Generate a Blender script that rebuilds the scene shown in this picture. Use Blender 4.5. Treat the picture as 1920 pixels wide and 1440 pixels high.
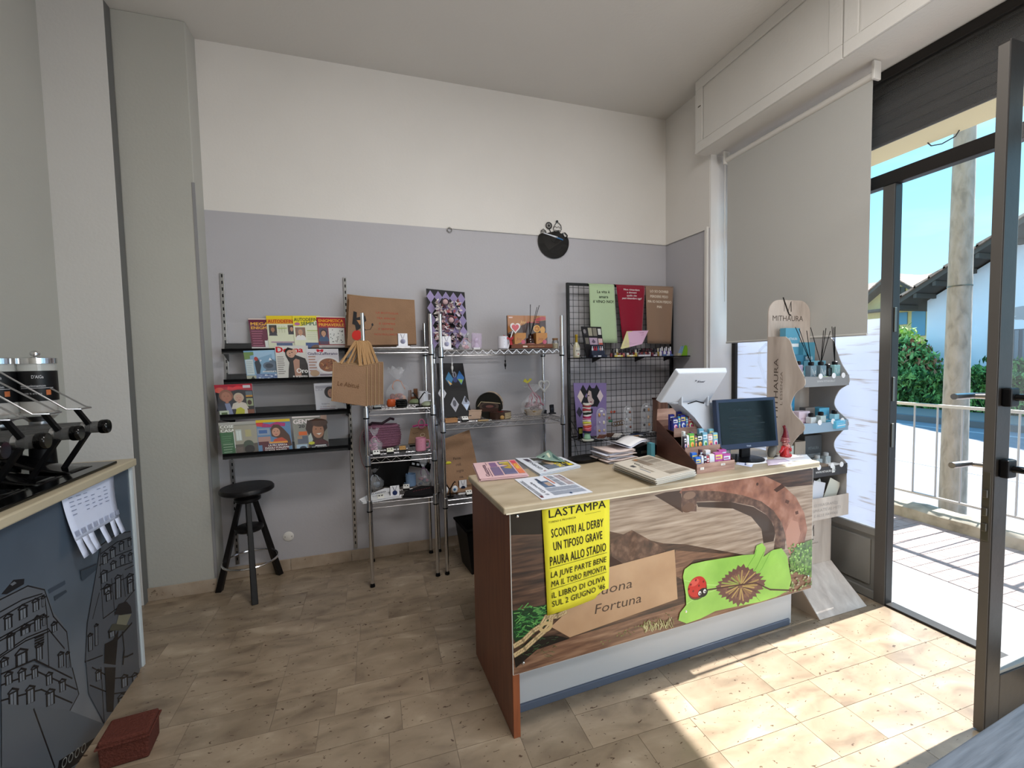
import bpy, math, random
import numpy as np
from mathutils import Matrix, Vector, Euler
from mathutils.geometry import tessellate_polygon
for o in list(bpy.data.objects): bpy.data.objects.remove(o)
S = bpy.context.scene
COL = S.collection
R_ = random.Random(7)

# ---------------------------------------------------------------- camera
FPX = 815.07
YAW, PITCH, ROLL = 0.30476, 0.05342, -0.02075
cy, sy = math.cos(YAW), math.sin(YAW)
_w = np.array([sy*math.cos(PITCH), cy*math.cos(PITCH), -math.sin(PITCH)])
_r0 = np.array([cy, -sy, 0.0]); _u0 = np.cross(_r0, _w)
_r = math.cos(ROLL)*_r0+math.sin(ROLL)*_u0
_u = -math.sin(ROLL)*_r0+math.cos(ROLL)*_u0
CAM = np.array([0.0, 0.0, 1.5])
cam_d = bpy.data.cameras.new('camera'); cam = bpy.data.objects.new('camera', cam_d); COL.objects.link(cam)
m = Matrix.Identity(4)
for i in range(3):
    m[i][0] = _r[i]; m[i][1] = _u[i]; m[i][2] = -_w[i]; m[i][3] = CAM[i]
cam.matrix_world = m
cam_d.sensor_fit = 'HORIZONTAL'; cam_d.sensor_width = 36.0; cam_d.lens = FPX/1920*36
cam_d.clip_start = 0.02; cam_d.clip_end = 300
S.camera = cam

# ---------------------------------------------------------------- sky, sun, lamps, exposure
W = bpy.data.worlds.new('sky'); S.world = W; W.use_nodes = True
nt = W.node_tree; nt.nodes.clear()
tc = nt.nodes.new('ShaderNodeTexCoord'); sx = nt.nodes.new('ShaderNodeSeparateXYZ')
rp = nt.nodes.new('ShaderNodeValToRGB'); bg = nt.nodes.new('ShaderNodeBackground'); ow = nt.nodes.new('ShaderNodeOutputWorld')
nt.links.new(tc.outputs['Generated'], sx.inputs[0]); nt.links.new(sx.outputs['Z'], rp.inputs[0])
e = rp.color_ramp.elements
e[0].position = 0.0; e[0].color = (0.46, 0.78, 0.95, 1)
e[1].position = 0.75; e[1].color = (0.13, 0.50, 0.95, 1)
x_ = e.new(0.25); x_.color = (0.28, 0.70, 0.98, 1)
cn = nt.nodes.new('ShaderNodeTexNoise'); cn.inputs['Scale'].default_value = 2.2; cn.inputs['Detail'].default_value = 5
mp = nt.nodes.new('ShaderNodeMapping'); mp.inputs['Scale'].default_value = (1, 1, 5)
nt.links.new(tc.outputs['Generated'], mp.inputs[0]); nt.links.new(mp.outputs[0], cn.inputs['Vector'])
cr = nt.nodes.new('ShaderNodeMapRange'); cr.inputs[1].default_value = 0.5; cr.inputs[2].default_value = 0.8; cr.inputs[4].default_value = 0.45
nt.links.new(cn.outputs[0], cr.inputs[0])
mx = nt.nodes.new('ShaderNodeMix'); mx.data_type = 'RGBA'
nt.links.new(cr.outputs[0], mx.inputs[0]); nt.links.new(rp.outputs[0], mx.inputs[6]); mx.inputs[7].default_value = (0.75, 0.90, 1, 1)
nt.links.new(mx.outputs[2], bg.inputs[0]); bg.inputs[1].default_value = 1.42
nt.links.new(bg.outputs[0], ow.inputs[0])

sd = bpy.data.lights.new('sun', 'SUN'); sun = bpy.data.objects.new('sun', sd); COL.objects.link(sun)
sd.energy = 13.0; sd.angle = math.radians(0.6); sd.color = (1.0, 0.99, 0.96)
sun.rotation_euler = Vector((-1.0, -0.045, -1.145)).to_track_quat('-Z', 'Y').to_euler(); sun.location = (6, 2, 6)

def area(name, loc, direction, sx_, sy_, energy, color=(1, 1, 1)):
    d = bpy.data.lights.new(name, 'AREA'); d.shape = 'RECTANGLE'; d.size = sx_; d.size_y = sy_; d.energy = energy; d.color = color
    o = bpy.data.objects.new(name, d); COL.objects.link(o); o.location = loc
    o.rotation_euler = Vector(direction).to_track_quat('-Z', 'Y').to_euler(); return o
area('added_ceiling_fill', (0.9, 0.9, 3.6), (0, 0, -1), 1.3, 0.5, 40, (1.0, 0.97, 0.94))  # this and the next: unseen overhead lamps added to brighten the room
area('added_ceiling_fill', (1.0, -1.6, 3.6), (0, 0, -1), 1.3, 0.5, 36, (1.0, 0.97, 0.94))
area('added_window_fill', (2.7, -1.5, 1.7), (-0.6, 1.0, 0.0), 2.0, 2.2, 44, (0.94, 0.97, 1.0))  # added lamp inside the room, standing in for daylight from the window behind
S.view_settings.view_transform = 'Standard'; S.view_settings.look = 'None'
S.view_settings.exposure = 0.35; S.view_settings.gamma = 1.0; S.view_settings.use_curve_mapping = False

# ---------------------------------------------------------------- helpers
def ray(x, y): return _w*FPX+_r*(x-960)+_u*(720-y)
def fl(x, y, z=0.0): d = ray(x, y); return CAM+(z-1.5)/d[2]*d
def yp(x, y, Y): d = ray(x, y); return CAM+Y/d[1]*d
def xp(x, y, X): d = ray(x, y); return CAM+X/d[0]*d
def s2l(c): return c/12.92 if c <= 0.04045 else ((c+0.055)/1.055)**2.4
def hx(h, a=1.0):
    if isinstance(h, tuple): return h if len(h) == 4 else (*h, 1.0)
    h = h.lstrip('#'); h = ''.join(c*2 for c in h) if len(h) == 3 else h
    return tuple(s2l(int(h[i:i+2], 16)/255) for i in (0, 2, 4))+(a,)
MATS = {}
def M(name, col=None, rough=0.6, metal=0.0, bump=0.0, bscale=40.0, var=0.0, vscale=8.0, trans=0.0, alpha=1.0, spec=0.35, coat=0.0, stretch=(1, 1, 1), ior=1.45, sheen=0.0, rnd=0.0):
    if name in MATS: return MATS[name]
    m = bpy.data.materials.new(name); m.use_nodes = True; n = m.node_tree; b = n.nodes['Principled BSDF']
    c = hx(col)
    b.inputs['Base Color'].default_value = c; b.inputs['Roughness'].default_value = rough; b.inputs['Metallic'].default_value = metal
    b.inputs['Transmission Weight'].default_value = trans; b.inputs['Alpha'].default_value = alpha
    b.inputs['Specular IOR Level'].default_value = spec; b.inputs['Coat Weight'].default_value = coat; b.inputs['IOR'].default_value = ior
    b.inputs['Sheen Weight'].default_value = sheen
    if bump or var:
        t = n.nodes.new('ShaderNodeTexCoord'); mp = n.nodes.new('ShaderNodeMapping'); mp.inputs['Scale'].default_value = stretch
        n.links.new(t.outputs['Object'], mp.inputs[0])
    if var:
        z = n.nodes.new('ShaderNodeTexNoise'); z.inputs['Scale'].default_value = vscale; z.inputs['Detail'].default_value = 6
        n.links.new(mp.outputs[0], z.inputs['Vector'])
        mr = n.nodes.new('ShaderNodeMapRange'); mr.inputs[1].default_value = 0.3; mr.inputs[2].default_value = 0.7
        mr.inputs[3].default_value = 1-var; mr.inputs[4].default_value = 1+var
        n.links.new(z.outputs[0], mr.inputs[0])
        mu = n.nodes.new('ShaderNodeMix'); mu.data_type = 'RGBA'; mu.blend_type = 'MULTIPLY'; mu.inputs[0].default_value = 1
        mu.inputs[6].default_value = c; n.links.new(mr.outputs[0], mu.inputs[7]); last = mu.outputs[2]
        if rnd:
            oi = n.nodes.new('ShaderNodeObjectInfo'); m2 = n.nodes.new('ShaderNodeMapRange'); m2.inputs[3].default_value = 1-rnd; m2.inputs[4].default_value = 1+rnd
            n.links.new(oi.outputs['Random'], m2.inputs[0])
            mv = n.nodes.new('ShaderNodeMix'); mv.data_type = 'RGBA'; mv.blend_type = 'MULTIPLY'; mv.inputs[0].default_value = 1
            n.links.new(last, mv.inputs[6]); n.links.new(m2.outputs[0], mv.inputs[7]); last = mv.outputs[2]
        n.links.new(last, b.inputs['Base Color'])
    if bump:
        z = n.nodes.new('ShaderNodeTexNoise'); z.inputs['Scale'].default_value = bscale; z.inputs['Detail'].default_value = 4
        n.links.new(mp.outputs[0], z.inputs['Vector'])
        bb = n.nodes.new('ShaderNodeBump'); bb.inputs['Strength'].default_value = bump; bb.inputs['Distance'].default_value = 0.01
        n.links.new(z.outputs[0], bb.inputs['Height']); n.links.new(bb.outputs[0], b.inputs['Normal'])
    MATS[name] = m; return m
def attr_mat(name, rough=0.55, coat=0.0, noise=0.0, nscale=60):
    m = bpy.data.materials.new(name); m.use_nodes = True; n = m.node_tree; b = n.nodes['Principled BSDF']
    a = n.nodes.new('ShaderNodeAttribute'); a.attribute_name = 'Col'
    b.inputs['Roughness'].default_value = rough; b.inputs['Coat Weight'].default_value = coat; b.inputs['Specular IOR Level'].default_value = 0.25
    if noise:
        t = n.nodes.new('ShaderNodeTexCoord'); z = n.nodes.new('ShaderNodeTexNoise'); z.inputs['Scale'].default_value = nscale; z.inputs['Detail'].default_value = 5
        n.links.new(t.outputs['Object'], z.inputs['Vector'])
        mr = n.nodes.new('ShaderNodeMapRange'); mr.inputs[1].default_value = 0.3; mr.inputs[2].default_value = 0.7; mr.inputs[3].default_value = 1-noise; mr.inputs[4].default_value = 1+noise
        n.links.new(z.outputs[0], mr.inputs[0])
        mu = n.nodes.new('ShaderNodeMix'); mu.data_type = 'RGBA'; mu.blend_type = 'MULTIPLY'; mu.inputs[0].default_value = 1
        n.links.new(a.outputs['Color'], mu.inputs[6]); n.links.new(mr.outputs[0], mu.inputs[7]); n.links.new(mu.outputs[2], b.inputs['Base Color'])
    else: n.links.new(a.outputs['Color'], b.inputs['Base Color'])
    MATS[name] = m; return m
INK = attr_mat('printed_ink', 0.5)
INKG = attr_mat('glossy_print', 0.3, 0.25)
INKM = attr_mat('mottled_paint', 0.55, 0, 0.25, 30)

def ramp_mat(name, stops, scale=5, detail=8, stretch=(1, 1, 1), rough=0.6, bump=0.0, distort=0.0, kind='noise', coat=0.0, rnd=0.0, fleck=None):
    m = bpy.data.materials.new(name); m.use_nodes = True; n = m.node_tree; b = n.nodes['Principled BSDF']
    t = n.nodes.new('ShaderNodeTexCoord'); mp = n.nodes.new('ShaderNodeMapping'); mp.inputs['Scale'].default_value = stretch
    n.links.new(t.outputs['Object'], mp.inputs[0]); vec = mp.outputs[0]
    if rnd:
        oi = n.nodes.new('ShaderNodeObjectInfo'); ad = n.nodes.new('ShaderNodeVectorMath'); ad.operation = 'ADD'
        ml = n.nodes.new('ShaderNodeVectorMath'); ml.operation = 'SCALE'; ml.inputs['Scale'].default_value = 37.0
        cb = n.nodes.new('ShaderNodeCombineXYZ'); n.links.new(oi.outputs['Random'], cb.inputs[0]); n.links.new(oi.outputs['Random'], cb.inputs[1])
        n.links.new(cb.outputs[0], ml.inputs[0]); n.links.new(vec, ad.inputs[0]); n.links.new(ml.outputs[0], ad.inputs[1]); vec = ad.outputs[0]
    z = n.nodes.new('ShaderNodeTexNoise'); z.inputs['Scale'].default_value = scale; z.inputs['Detail'].default_value = detail; z.inputs['Distortion'].default_value = distort
    n.links.new(vec, z.inputs['Vector'])
    r = n.nodes.new('ShaderNodeValToRGB'); n.links.new(z.outputs[0], r.inputs[0])
    els = r.color_ramp.elements
    while len(els) < len(stops): els.new(0.5)
    for e_, (p, c) in zip(els, stops): e_.position = p; e_.color = hx(c)
    out = r.outputs[0]
    if fleck:   # (colour, scale, threshold)
        v = n.nodes.new('ShaderNodeTexNoise'); v.inputs['Scale'].default_value = fleck[1]; v.inputs['Detail'].default_value = 3; v.inputs['Distortion'].default_value = 0.6
        n.links.new(vec, v.inputs['Vector']); mr = n.nodes.new('ShaderNodeMapRange'); mr.inputs[1].default_value = fleck[2]; mr.inputs[2].default_value = fleck[2]+0.03
        n.links.new(v.outputs[0], mr.inputs[0]); fm = n.nodes.new('ShaderNodeMix'); fm.data_type = 'RGBA'
        n.links.new(mr.outputs[0], fm.inputs[0]); n.links.new(out, fm.inputs[6]); fm.inputs[7].default_value = hx(fleck[0]); out = fm.outputs[2]
    if rnd:
        m2 = n.nodes.new('ShaderNodeMapRange'); m2.inputs[3].default_value = 1-rnd; m2.inputs[4].default_value = 1+rnd
        n.links.new(oi.outputs['Random'], m2.inputs[0]); mv = n.nodes.new('ShaderNodeMix'); mv.data_type = 'RGBA'; mv.blend_type = 'MULTIPLY'; mv.inputs[0].default_value = 1
        n.links.new(out, mv.inputs[6]); n.links.new(m2.outputs[0], mv.inputs[7]); out = mv.outputs[2]
    n.links.new(out, b.inputs['Base Color']); b.inputs['Roughness'].default_value = rough; b.inputs['Coat Weight'].default_value = coat
    if bump:
        bb = n.nodes.new('ShaderNodeBump'); bb.inputs['Strength'].default_value = bump; bb.inputs['Distance'].default_value = 0.01
        n.links.new(z.outputs[0], bb.inputs['Height']); n.links.new(bb.outputs[0], b.inputs['Normal'])
    MATS[name] = m; return m

class MB:
    """collects shapes; build() links them as one mesh object.  o = origin taken off every vertex"""
    def __init__(s, o=(0, 0, 0)): s.v = []; s.f = []; s.mi = []; s.c = []; s.o = Vector(o); s.T = None
    def add(s, vs, fs, mi=0, c=None):
        b = len(s.v)
        for p in vs:
            p = Vector(p)
            if s.T is not None: p = s.T @ p
            s.v.append(tuple(p-s.o))
        for f in fs: s.f.append([i+b for i in f]); s.mi.append(mi); s.c.append(c)
        return s
    def box(s, a, b, mi=0, c=None):
        x0, y0, z0 = a; x1, y1, z1 = b
        return s.add([(x0, y0, z0), (x1, y0, z0), (x1, y1, z0), (x0, y1, z0), (x0, y0, z1), (x1, y0, z1), (x1, y1, z1), (x0, y1, z1)],
                     [(3, 2, 1, 0), (4, 5, 6, 7), (0, 1, 5, 4), (1, 2, 6, 5), (2, 3, 7, 6), (3, 0, 4, 7)], mi, c)
    def hexa(s, p, mi=0, c=None):  # 8 points bottom 4, top 4
        return s.add(p, [(3, 2, 1, 0), (4, 5, 6, 7), (0, 1, 5, 4), (1, 2, 6, 5), (2, 3, 7, 6), (3, 0, 4, 7)], mi, c)
    def rod(s, p0, p1, r0, r1=None, n=8, mi=0, c=None, cap=True):
        r1 = r0 if r1 is None else r1; p0 = Vector(p0); p1 = Vector(p1); d = (p1-p0)
        if d.length < 1e-6: return s
        q = d.to_track_quat('Z', 'Y'); vs = []
        for k in range(n):
            a = 2*math.pi*k/n; e_ = q @ Vector((math.cos(a), math.sin(a), 0)); vs.append(p0+e_*r0); vs.append(p1+e_*r1)
        fs = [(2*k, 2*((k+1) % n), 2*((k+1) % n)+1, 2*k+1) for k in range(n)]
        if cap: fs += [tuple(2*k for k in range(n))[::-1], tuple(2*k+1 for k in range(n))]
        return s.add(vs, fs, mi, c)
    def tube(s, pts, r, n=6, closed=False, mi=0, c=None):
        pts = [Vector(p) for p in pts]; m_ = len(pts); vs = []; prev = None
        rs = r if isinstance(r, (list, tuple)) else [r]*m_
        for i, p in enumerate(pts):
            a = pts[i-1] if (i or closed) else p; b = pts[(i+1) % m_] if (i < m_-1 or closed) else p
            d = (b-a).normalized()
            if prev is None:
                u = d.orthogonal().normalized()
            else:
                u = (prev-d*prev.dot(d)); u = u.normalized() if u.length > 1e-6 else d.orthogonal().normalized()
            prev = u; w = d.cross(u)
            for k in range(n):
                t = 2*math.pi*k/n; vs.append(p+(u*math.cos(t)+w*math.sin(t))*rs[i])
        fs = []
        for i in range(m_ if closed else m_-1):
            j = (i+1) % m_
            for k in range(n): fs.append((i*n+k, i*n+(k+1) % n, j*n+(k+1) % n, j*n+k))
        if not closed: fs += [tuple(range(n))[::-1], tuple((m_-1)*n+k for k in range(n))]
        return s.add(vs, fs, mi, c)
    def lathe(s, prof, at=(0, 0, 0), n=20, mi=0, c=None, axis=None, cap=True):
        at = Vector(at); q = Vector(axis).to_track_quat('Z', 'Y') if axis else None; vs = []
        for r, z in prof:
            for k in range(n):
                t = 2*math.pi*k/n; p = Vector((r*math.cos(t), r*math.sin(t), z)); vs.append(at+(q @ p if q else p))
        fs = []
        for i in range(len(prof)-1):
            for k in range(n): fs.append((i*n+k, i*n+(k+1) % n, (i+1)*n+(k+1) % n, (i+1)*n+k))
        if cap and prof[0][0] > 1e-5: fs.append(tuple(range(n))[::-1])
        if cap and prof[-1][0] > 1e-5: fs.append(tuple((len(prof)-1)*n+k for k in range(n)))
        return s.add(vs, fs, mi, c)
    def ball(s, at, rx, ry=None, rz=None, n=12, m_=8, mi=0, c=None):
        ry = ry or rx; rz = rz or rx
        vs = []; at = Vector(at)
        for i in range(m_+1):
            ph = math.pi*i/m_-math.pi/2
            for k in range(n):
                t = 2*math.pi*k/n; vs.append(at+Vector((rx*math.cos(ph)*math.cos(t), ry*math.cos(ph)*math.sin(t), rz*math.sin(ph))))
        fs = [(i*n+k, i*n+(k+1) % n, (i+1)*n+(k+1) % n, (i+1)*n+k) for i in range(m_) for k in range(n)]
        return s.add(vs, fs, mi, c)
    def prism(s, pts, d, mi=0, c=None, holes=None):
        """pts: 3D outline; d: extrusion vector"""
        pts = [Vector(p) for p in pts]; d = Vector(d); n = len(pts)
        tri = tessellate_polygon([pts]); vs = pts+[p+d for p in pts]
        fs = [tuple(t) for t in tri]+[tuple(i+n for i in t)[::-1] for t in tri]+[(i, (i+1) % n, (i+1) % n+n, i+n) for i in range(n)]
        return s.add(vs, fs, mi, c)
    def grid(s, fn, nu, nv, mi=0, c=None):
        vs = [fn(i/nu, j/nv) for j in range(nv+1) for i in range(nu+1)]
        fs = [(j*(nu+1)+i, j*(nu+1)+i+1, (j+1)*(nu+1)+i+1, (j+1)*(nu+1)+i) for j in range(nv) for i in range(nu)]
        return s.add(vs, fs, mi, c)
    def build(s, name, mats, parent=None, smooth=False, bevel=0, solid=0, subd=0, kind=None, label=None, auto=None):
        me = bpy.data.meshes.new(name); me.from_pydata(s.v, [], s.f)
        if not isinstance(mats, (list, tuple)): mats = [mats]
        for m_ in mats: me.materials.append(m_)
        me.polygons.foreach_set('material_index', s.mi)
        if any(c is not None for c in s.c):
            ca = me.color_attributes.new('Col', 'FLOAT_COLOR', 'CORNER'); arr = []
            for f, c in zip(s.f, s.c): arr += list(hx(c) if c is not None else (1, 1, 1, 1))*len(f)
            ca.data.foreach_set('color', arr)
        if smooth: me.polygons.foreach_set('use_smooth', [True]*len(s.f))
        me.update()
        o = bpy.data.objects.new(name, me); COL.objects.link(o)
        if parent: o.parent = parent
        if smooth:
            try: me.set_sharp_from_angle(angle=math.radians(auto or 40))
            except Exception: pass
        if solid: md = o.modifiers.new('thick', 'SOLIDIFY'); md.thickness = solid; md.offset = 0
        if bevel: md = o.modifiers.new('bev', 'BEVEL'); md.width = bevel; md.segments = 2; md.limit_method = 'ANGLE'; md.angle_limit = 0.7
        if subd: md = o.modifiers.new('sub', 'SUBSURF'); md.levels = subd; md.render_levels = subd
        if kind: o['kind'] = kind
        if label: o['label'] = label
        return o

def thing(name, label, cat, loc=(0, 0, 0), rz=0.0, group=None, rot=None):
    o = bpy.data.objects.new(name, None); COL.objects.link(o); o.location = loc
    o.rotation_euler = rot if rot is not None else (0, 0, rz)
    o.empty_display_size = 0.05; o['label'] = label; o['category'] = cat
    if group: o['group'] = group
    return o
def tag(o, label, cat, group=None):
    o['label'] = label; o['category'] = cat
    if group: o['group'] = group
    return o
def struct(o): o['kind'] = 'structure'; return o
def copy_tree(o, loc=None, rz=None, label=None, parent=None):
    c = o.copy(); COL.objects.link(c); c.parent = parent
    for ch in list(o.children): copy_tree(ch, parent=c)
    if loc is not None: c.location = loc
    if rz is not None: c.rotation_euler = (0, 0, rz)
    if label: c['label'] = label
    return c

_tc = {}
def text_mesh(s, bold=0.0, space=1.0, res=2):
    k = (s, bold, space, res)
    if k in _tc: return _tc[k]
    cu = bpy.data.curves.new('t', 'FONT'); cu.body = s; cu.resolution_u = res; cu.offset = bold; cu.space_character = space; cu.size = 1; cu.fill_mode = 'FRONT'
    ob = bpy.data.objects.new('t', cu); COL.objects.link(ob)
    bpy.context.view_layer.update()
    me = bpy.data.meshes.new_from_object(ob.evaluated_get(bpy.context.evaluated_depsgraph_get()))
    vs = [tuple(v.co) for v in me.vertices]; fs = [tuple(p.vertices) for p in me.polygons]
    bpy.data.objects.remove(ob); bpy.data.curves.remove(cu); bpy.data.meshes.remove(me)
    _tc[k] = (vs, fs); return _tc[k]

class Print:
    """flat print: x right, y up, layers stacked along the frame's outward axis.  frame(x, y, lift) -> 3D point"""
    def __init__(s, frame, step=0.00008): s.mb = MB(); s.fr = frame; s.k = 1; s.step = step
    def _a(s, pts, fs, c, mi=0):
        s.mb.add([s.fr(p[0], p[1], s.k*s.step) for p in pts], fs, mi, c); s.k += 1; return s
    def poly(s, pts, c, mi=0):
        v = [Vector((p[0], p[1], 0)) for p in pts]
        return s._a(pts, [tuple(t) for t in tessellate_polygon([v])], c, mi)
    def rect(s, x, y, w, h, c, mi=0, n=1):
        if n == 1: return s._a([(x, y), (x+w, y), (x+w, y+h), (x, y+h)], [(0, 1, 2, 3)], c, mi)
        pts = [(x+w*i/n, y+h*j/n) for j in range(n+1) for i in range(n+1)]
        return s._a(pts, [(j*(n+1)+i, j*(n+1)+i+1, (j+1)*(n+1)+i+1, (j+1)*(n+1)+i) for j in range(n) for i in range(n)], c, mi)
    def ell(s, x, y, rx, ry, c, n=20, mi=0, rot=0):
        cr, sr = math.cos(rot), math.sin(rot); pts = []
        for k in range(n):
            a = 2*math.pi*k/n; u, v = rx*math.cos(a), ry*math.sin(a); pts.append((x+u*cr-v*sr, y+u*sr+v*cr))
        return s._a(pts, [tuple(range(n))], c, mi)
    def ring(s, x, y, r, t, c, n=24, ry=None):
        ry = ry or r; pts = []
        for k in range(n):
            a = 2*math.pi*k/n; pts += [(x+(r-t)*math.cos(a), y+(ry-t)*math.sin(a)), (x+r*math.cos(a), y+ry*math.sin(a))]
        return s._a(pts, [(2*k, 2*k+1, (2*k+3) % (2*n), (2*k+2) % (2*n)) for k in range(n)], c)
    def line(s, pts, t, c, mi=0):
        fs = []; vs = []
        for i in range(len(pts)-1):
            a = Vector(pts[i]); b = Vector(pts[i+1]); d = (b-a)
            if d.length < 1e-9: continue
            n = Vector((-d.y, d.x)).normalized()*t/2; e_ = d.normalized()*t*0.3; k = len(vs)
            vs += [a-n-e_, b-n+e_, b+n+e_, a+n-e_]; fs.append((k, k+1, k+2, k+3))
        return s._a([tuple(v) for v in vs], fs, c, mi)
    def text(s, t, x, y, h, c, w=None, al='l', bold=0.0, shear=0.0, space=1.0, rot=0.0, mi=0, serif=False):
        """h: cap height; w: fit width; (x, y): baseline start / centre"""
        vs, fs = text_mesh(t, 0.0, space)
        if bold and vs:      # heavier strokes: the same outline laid down three times a hair apart
            b_ = bold*0.8; n_ = len(vs); vs = [(v[0]+d, v[1]+e_) for d, e_ in ((-b_, 0), (b_, 0), (0, b_*0.5), (0, -b_*0.5)) for v in vs]; fs = [tuple(i+n_*k for i in f) for k in range(4) for f in fs]
            return s._text(vs, fs, x, y, h, c, w, al, shear, rot, mi, n_)
        return s._text(vs, fs, x, y, h, c, w, al, shear, rot, mi, len(vs))
    def _text(s, vs, fs, x, y, h, c, w, al, shear, rot, mi, n_):
        if not vs: return s
        xs = [v[0] for v in vs]; x0, x1 = min(xs), max(xs); ky = h/0.72; kx = ky if w is None else w/(x1-x0)
        tw = (x1-x0)*kx; off = {'l': 0, 'c': -tw/2, 'r': -tw}[al]; cr, sr = math.cos(rot), math.sin(rot); pts = []
        for v in vs:
            u = (v[0]-x0)*kx+off+shear*v[1]*ky; q = v[1]*ky; pts.append((x+u*cr-q*sr, y+u*sr+q*cr))
        nc = max(1, len(vs)//max(n_, 1))
        if nc > 1:
            for k in range(nc): s._a(pts[k*n_:(k+1)*n_], [tuple(i-k*n_ for i in f) for f in fs[len(fs)*k//nc:len(fs)*(k+1)//nc]], c, mi)
            return s
        return s._a(pts, fs, c, mi)
    def done(s, name='print', parent=None, mats=None, label=None):
        return s.mb.build(name, mats or [INK], parent, label=label)
def fr_front(y=0.0, ox=0.0, oz=0.0):   # faces -Y
    return lambda a, b, l: (ox+a, y-l, oz+b)
def fr_top(z=0.0, ox=0.0, oy=0.0):
    return lambda a, b, l: (ox+a, oy+b, z+l)

# ---------------------------------------------------------------- materials
def wall_mat():
    """one plaster wall with the grey lilac paint zone below z 2.55"""
    m = bpy.data.materials.new('painted_plaster_two_tone'); m.use_nodes = True; n = m.node_tree; b = n.nodes['Principled BSDF']
    g = n.nodes.new('ShaderNodeNewGeometry'); s_ = n.nodes.new('ShaderNodeSeparateXYZ'); n.links.new(g.outputs['Position'], s_.inputs[0])
    ad = n.nodes.new('ShaderNodeMath'); ad.operation = 'MULTIPLY_ADD'; ad.inputs[1].default_value = 0.0055; n.links.new(s_.outputs['X'], ad.inputs[0]); n.links.new(s_.outputs['Z'], ad.inputs[2])
    mr = n.nodes.new('ShaderNodeMapRange'); mr.inputs[1].default_value = 2.553; mr.inputs[2].default_value = 2.557; n.links.new(ad.outputs[0], mr.inputs[0])
    mx = n.nodes.new('ShaderNodeMix'); mx.data_type = 'RGBA'; n.links.new(mr.outputs[0], mx.inputs[0])
    mx.inputs[6].default_value = hx('#b7b5ba'); mx.inputs[7].default_value = hx('#e3dfda')
    z = n.nodes.new('ShaderNodeTexNoise'); z.inputs['Scale'].default_value = 1.3; z.inputs['Detail'].default_value = 6
    n.links.new(g.outputs['Position'], z.inputs['Vector']); r2 = n.nodes.new('ShaderNodeMapRange'); r2.inputs[1].default_value = .3; r2.inputs[2].default_value = .7; r2.inputs[3].default_value = 0.96; r2.inputs[4].default_value = 1.03
    n.links.new(z.outputs[0], r2.inputs[0]); mu = n.nodes.new('ShaderNodeMix'); mu.data_type = 'RGBA'; mu.blend_type = 'MULTIPLY'; mu.inputs[0].default_value = 1
    n.links.new(mx.outputs[2], mu.inputs[6]); n.links.new(r2.outputs[0], mu.inputs[7]); n.links.new(mu.outputs[2], b.inputs['Base Color'])
    b.inputs['Roughness'].default_value = 0.62
    z2 = n.nodes.new('ShaderNodeTexNoise'); z2.inputs['Scale'].default_value = 60; n.links.new(g.outputs['Position'], z2.inputs['Vector'])
    bb = n.nodes.new('ShaderNodeBump'); bb.inputs['Strength'].default_value = 0.15; bb.inputs['Distance'].default_value = 0.004; n.links.new(z2.outputs[0], bb.inputs['Height']); n.links.new(bb.outputs[0], b.inputs['Normal'])
    return m
TWO = wall_mat()
WHITE = M('white_plaster', '#e0ddd8', 0.65, bump=0.12, bscale=60, var=0.03, vscale=1.5)
GREYP = M('pale_grey_plaster', '#b5b4ad', 0.65, bump=0.12, bscale=60, var=0.03, vscale=1.5)
CEILM = M('ceiling_paint', '#d6d3ce', 0.75, bump=0.1, bscale=50, var=0.02, vscale=1.0)
TRIMW = M('white_gloss_paint', '#dedbd6', 0.4)
STEEL = M('dark_painted_steel', '#2a2725', 0.42, 0.25, bump=0.05, bscale=30, var=0.12, vscale=5)
STEELG = M('grey_painted_steel', '#8b8a86', 0.45, 0.2, bump=0.05, bscale=30, var=0.1, vscale=4)
CHROME = M('chrome', '#d8d8da', 0.16, 1.0)
CHROMED = M('worn_chrome', '#b9b9bc', 0.28, 1.0)
BLACKP = M('black_plastic', '#0b0b0d', 0.42, spec=0.2)
BLACKM = M('black_matte', '#080809', 0.8, spec=0.1)
BLACKG = M('black_gloss', '#050506', 0.12, coat=0.2, spec=0.2)
WHITEP = M('white_plastic', '#dcdde0', 0.35)
GLASS = M('clear_glass', '#ffffff', 0.02, trans=1.0, ior=1.45)
CLEAR = M('clear_acrylic', '#f4f6f8', 0.05, alpha=0.16, spec=0.8)
FOIL = M('cellophane', '#eef0f6', 0.12, alpha=0.22, spec=1.0, bump=0.6, bscale=25)
PAPER = M('white_paper', '#e8e8ec', 0.7)
KRAFT = M('kraft_paper', '#a8794f', 0.75, bump=0.12, bscale=50, var=0.07, vscale=9)
KRAFTD = M('jute_cord', '#b08a60', 0.8, bump=0.4, bscale=200)
WOODR = ramp_mat('red_brown_wood', [(0.3, '#6b3d2e'), (0.7, '#845039')], 6, 6, (6, 6, 0.7), 0.42)
WOODE = ramp_mat('cherry_wood_edge', [(0.3, '#8a4a2c'), (0.7, '#a15c38')], 6, 6, (6, 6, 0.7), 0.4)
TOPM = ramp_mat('beige_laminate', [(0.3, '#a39379'), (0.5, '#b3a48b'), (0.75, '#c0b29b')], 5.5, 8, (1, 2.5, 1), 0.38, 0.02, 0.4, rnd=0.0)
MARB = ramp_mat('beige_marble_tile', [(0.3, '#766757'), (0.45, '#8a7a67'), (0.6, '#968672'), (0.76, '#ad9d88')], 4.5, 12, (1, 2.0, 1), 0.24, 0.02, 0.5, rnd=0.10, fleck=('#554538', 34, 0.662))
GROUT = M('tile_grout', '#7b6d60', 0.8)
BASEM = ramp_mat('marble_skirting', [(0.3, '#9d8b78'), (0.7, '#b8a896')], 9, 8, (1, 1, 1), 0.4, rnd=0.08, fleck=('#6b5a4c', 30, 0.68))
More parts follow.
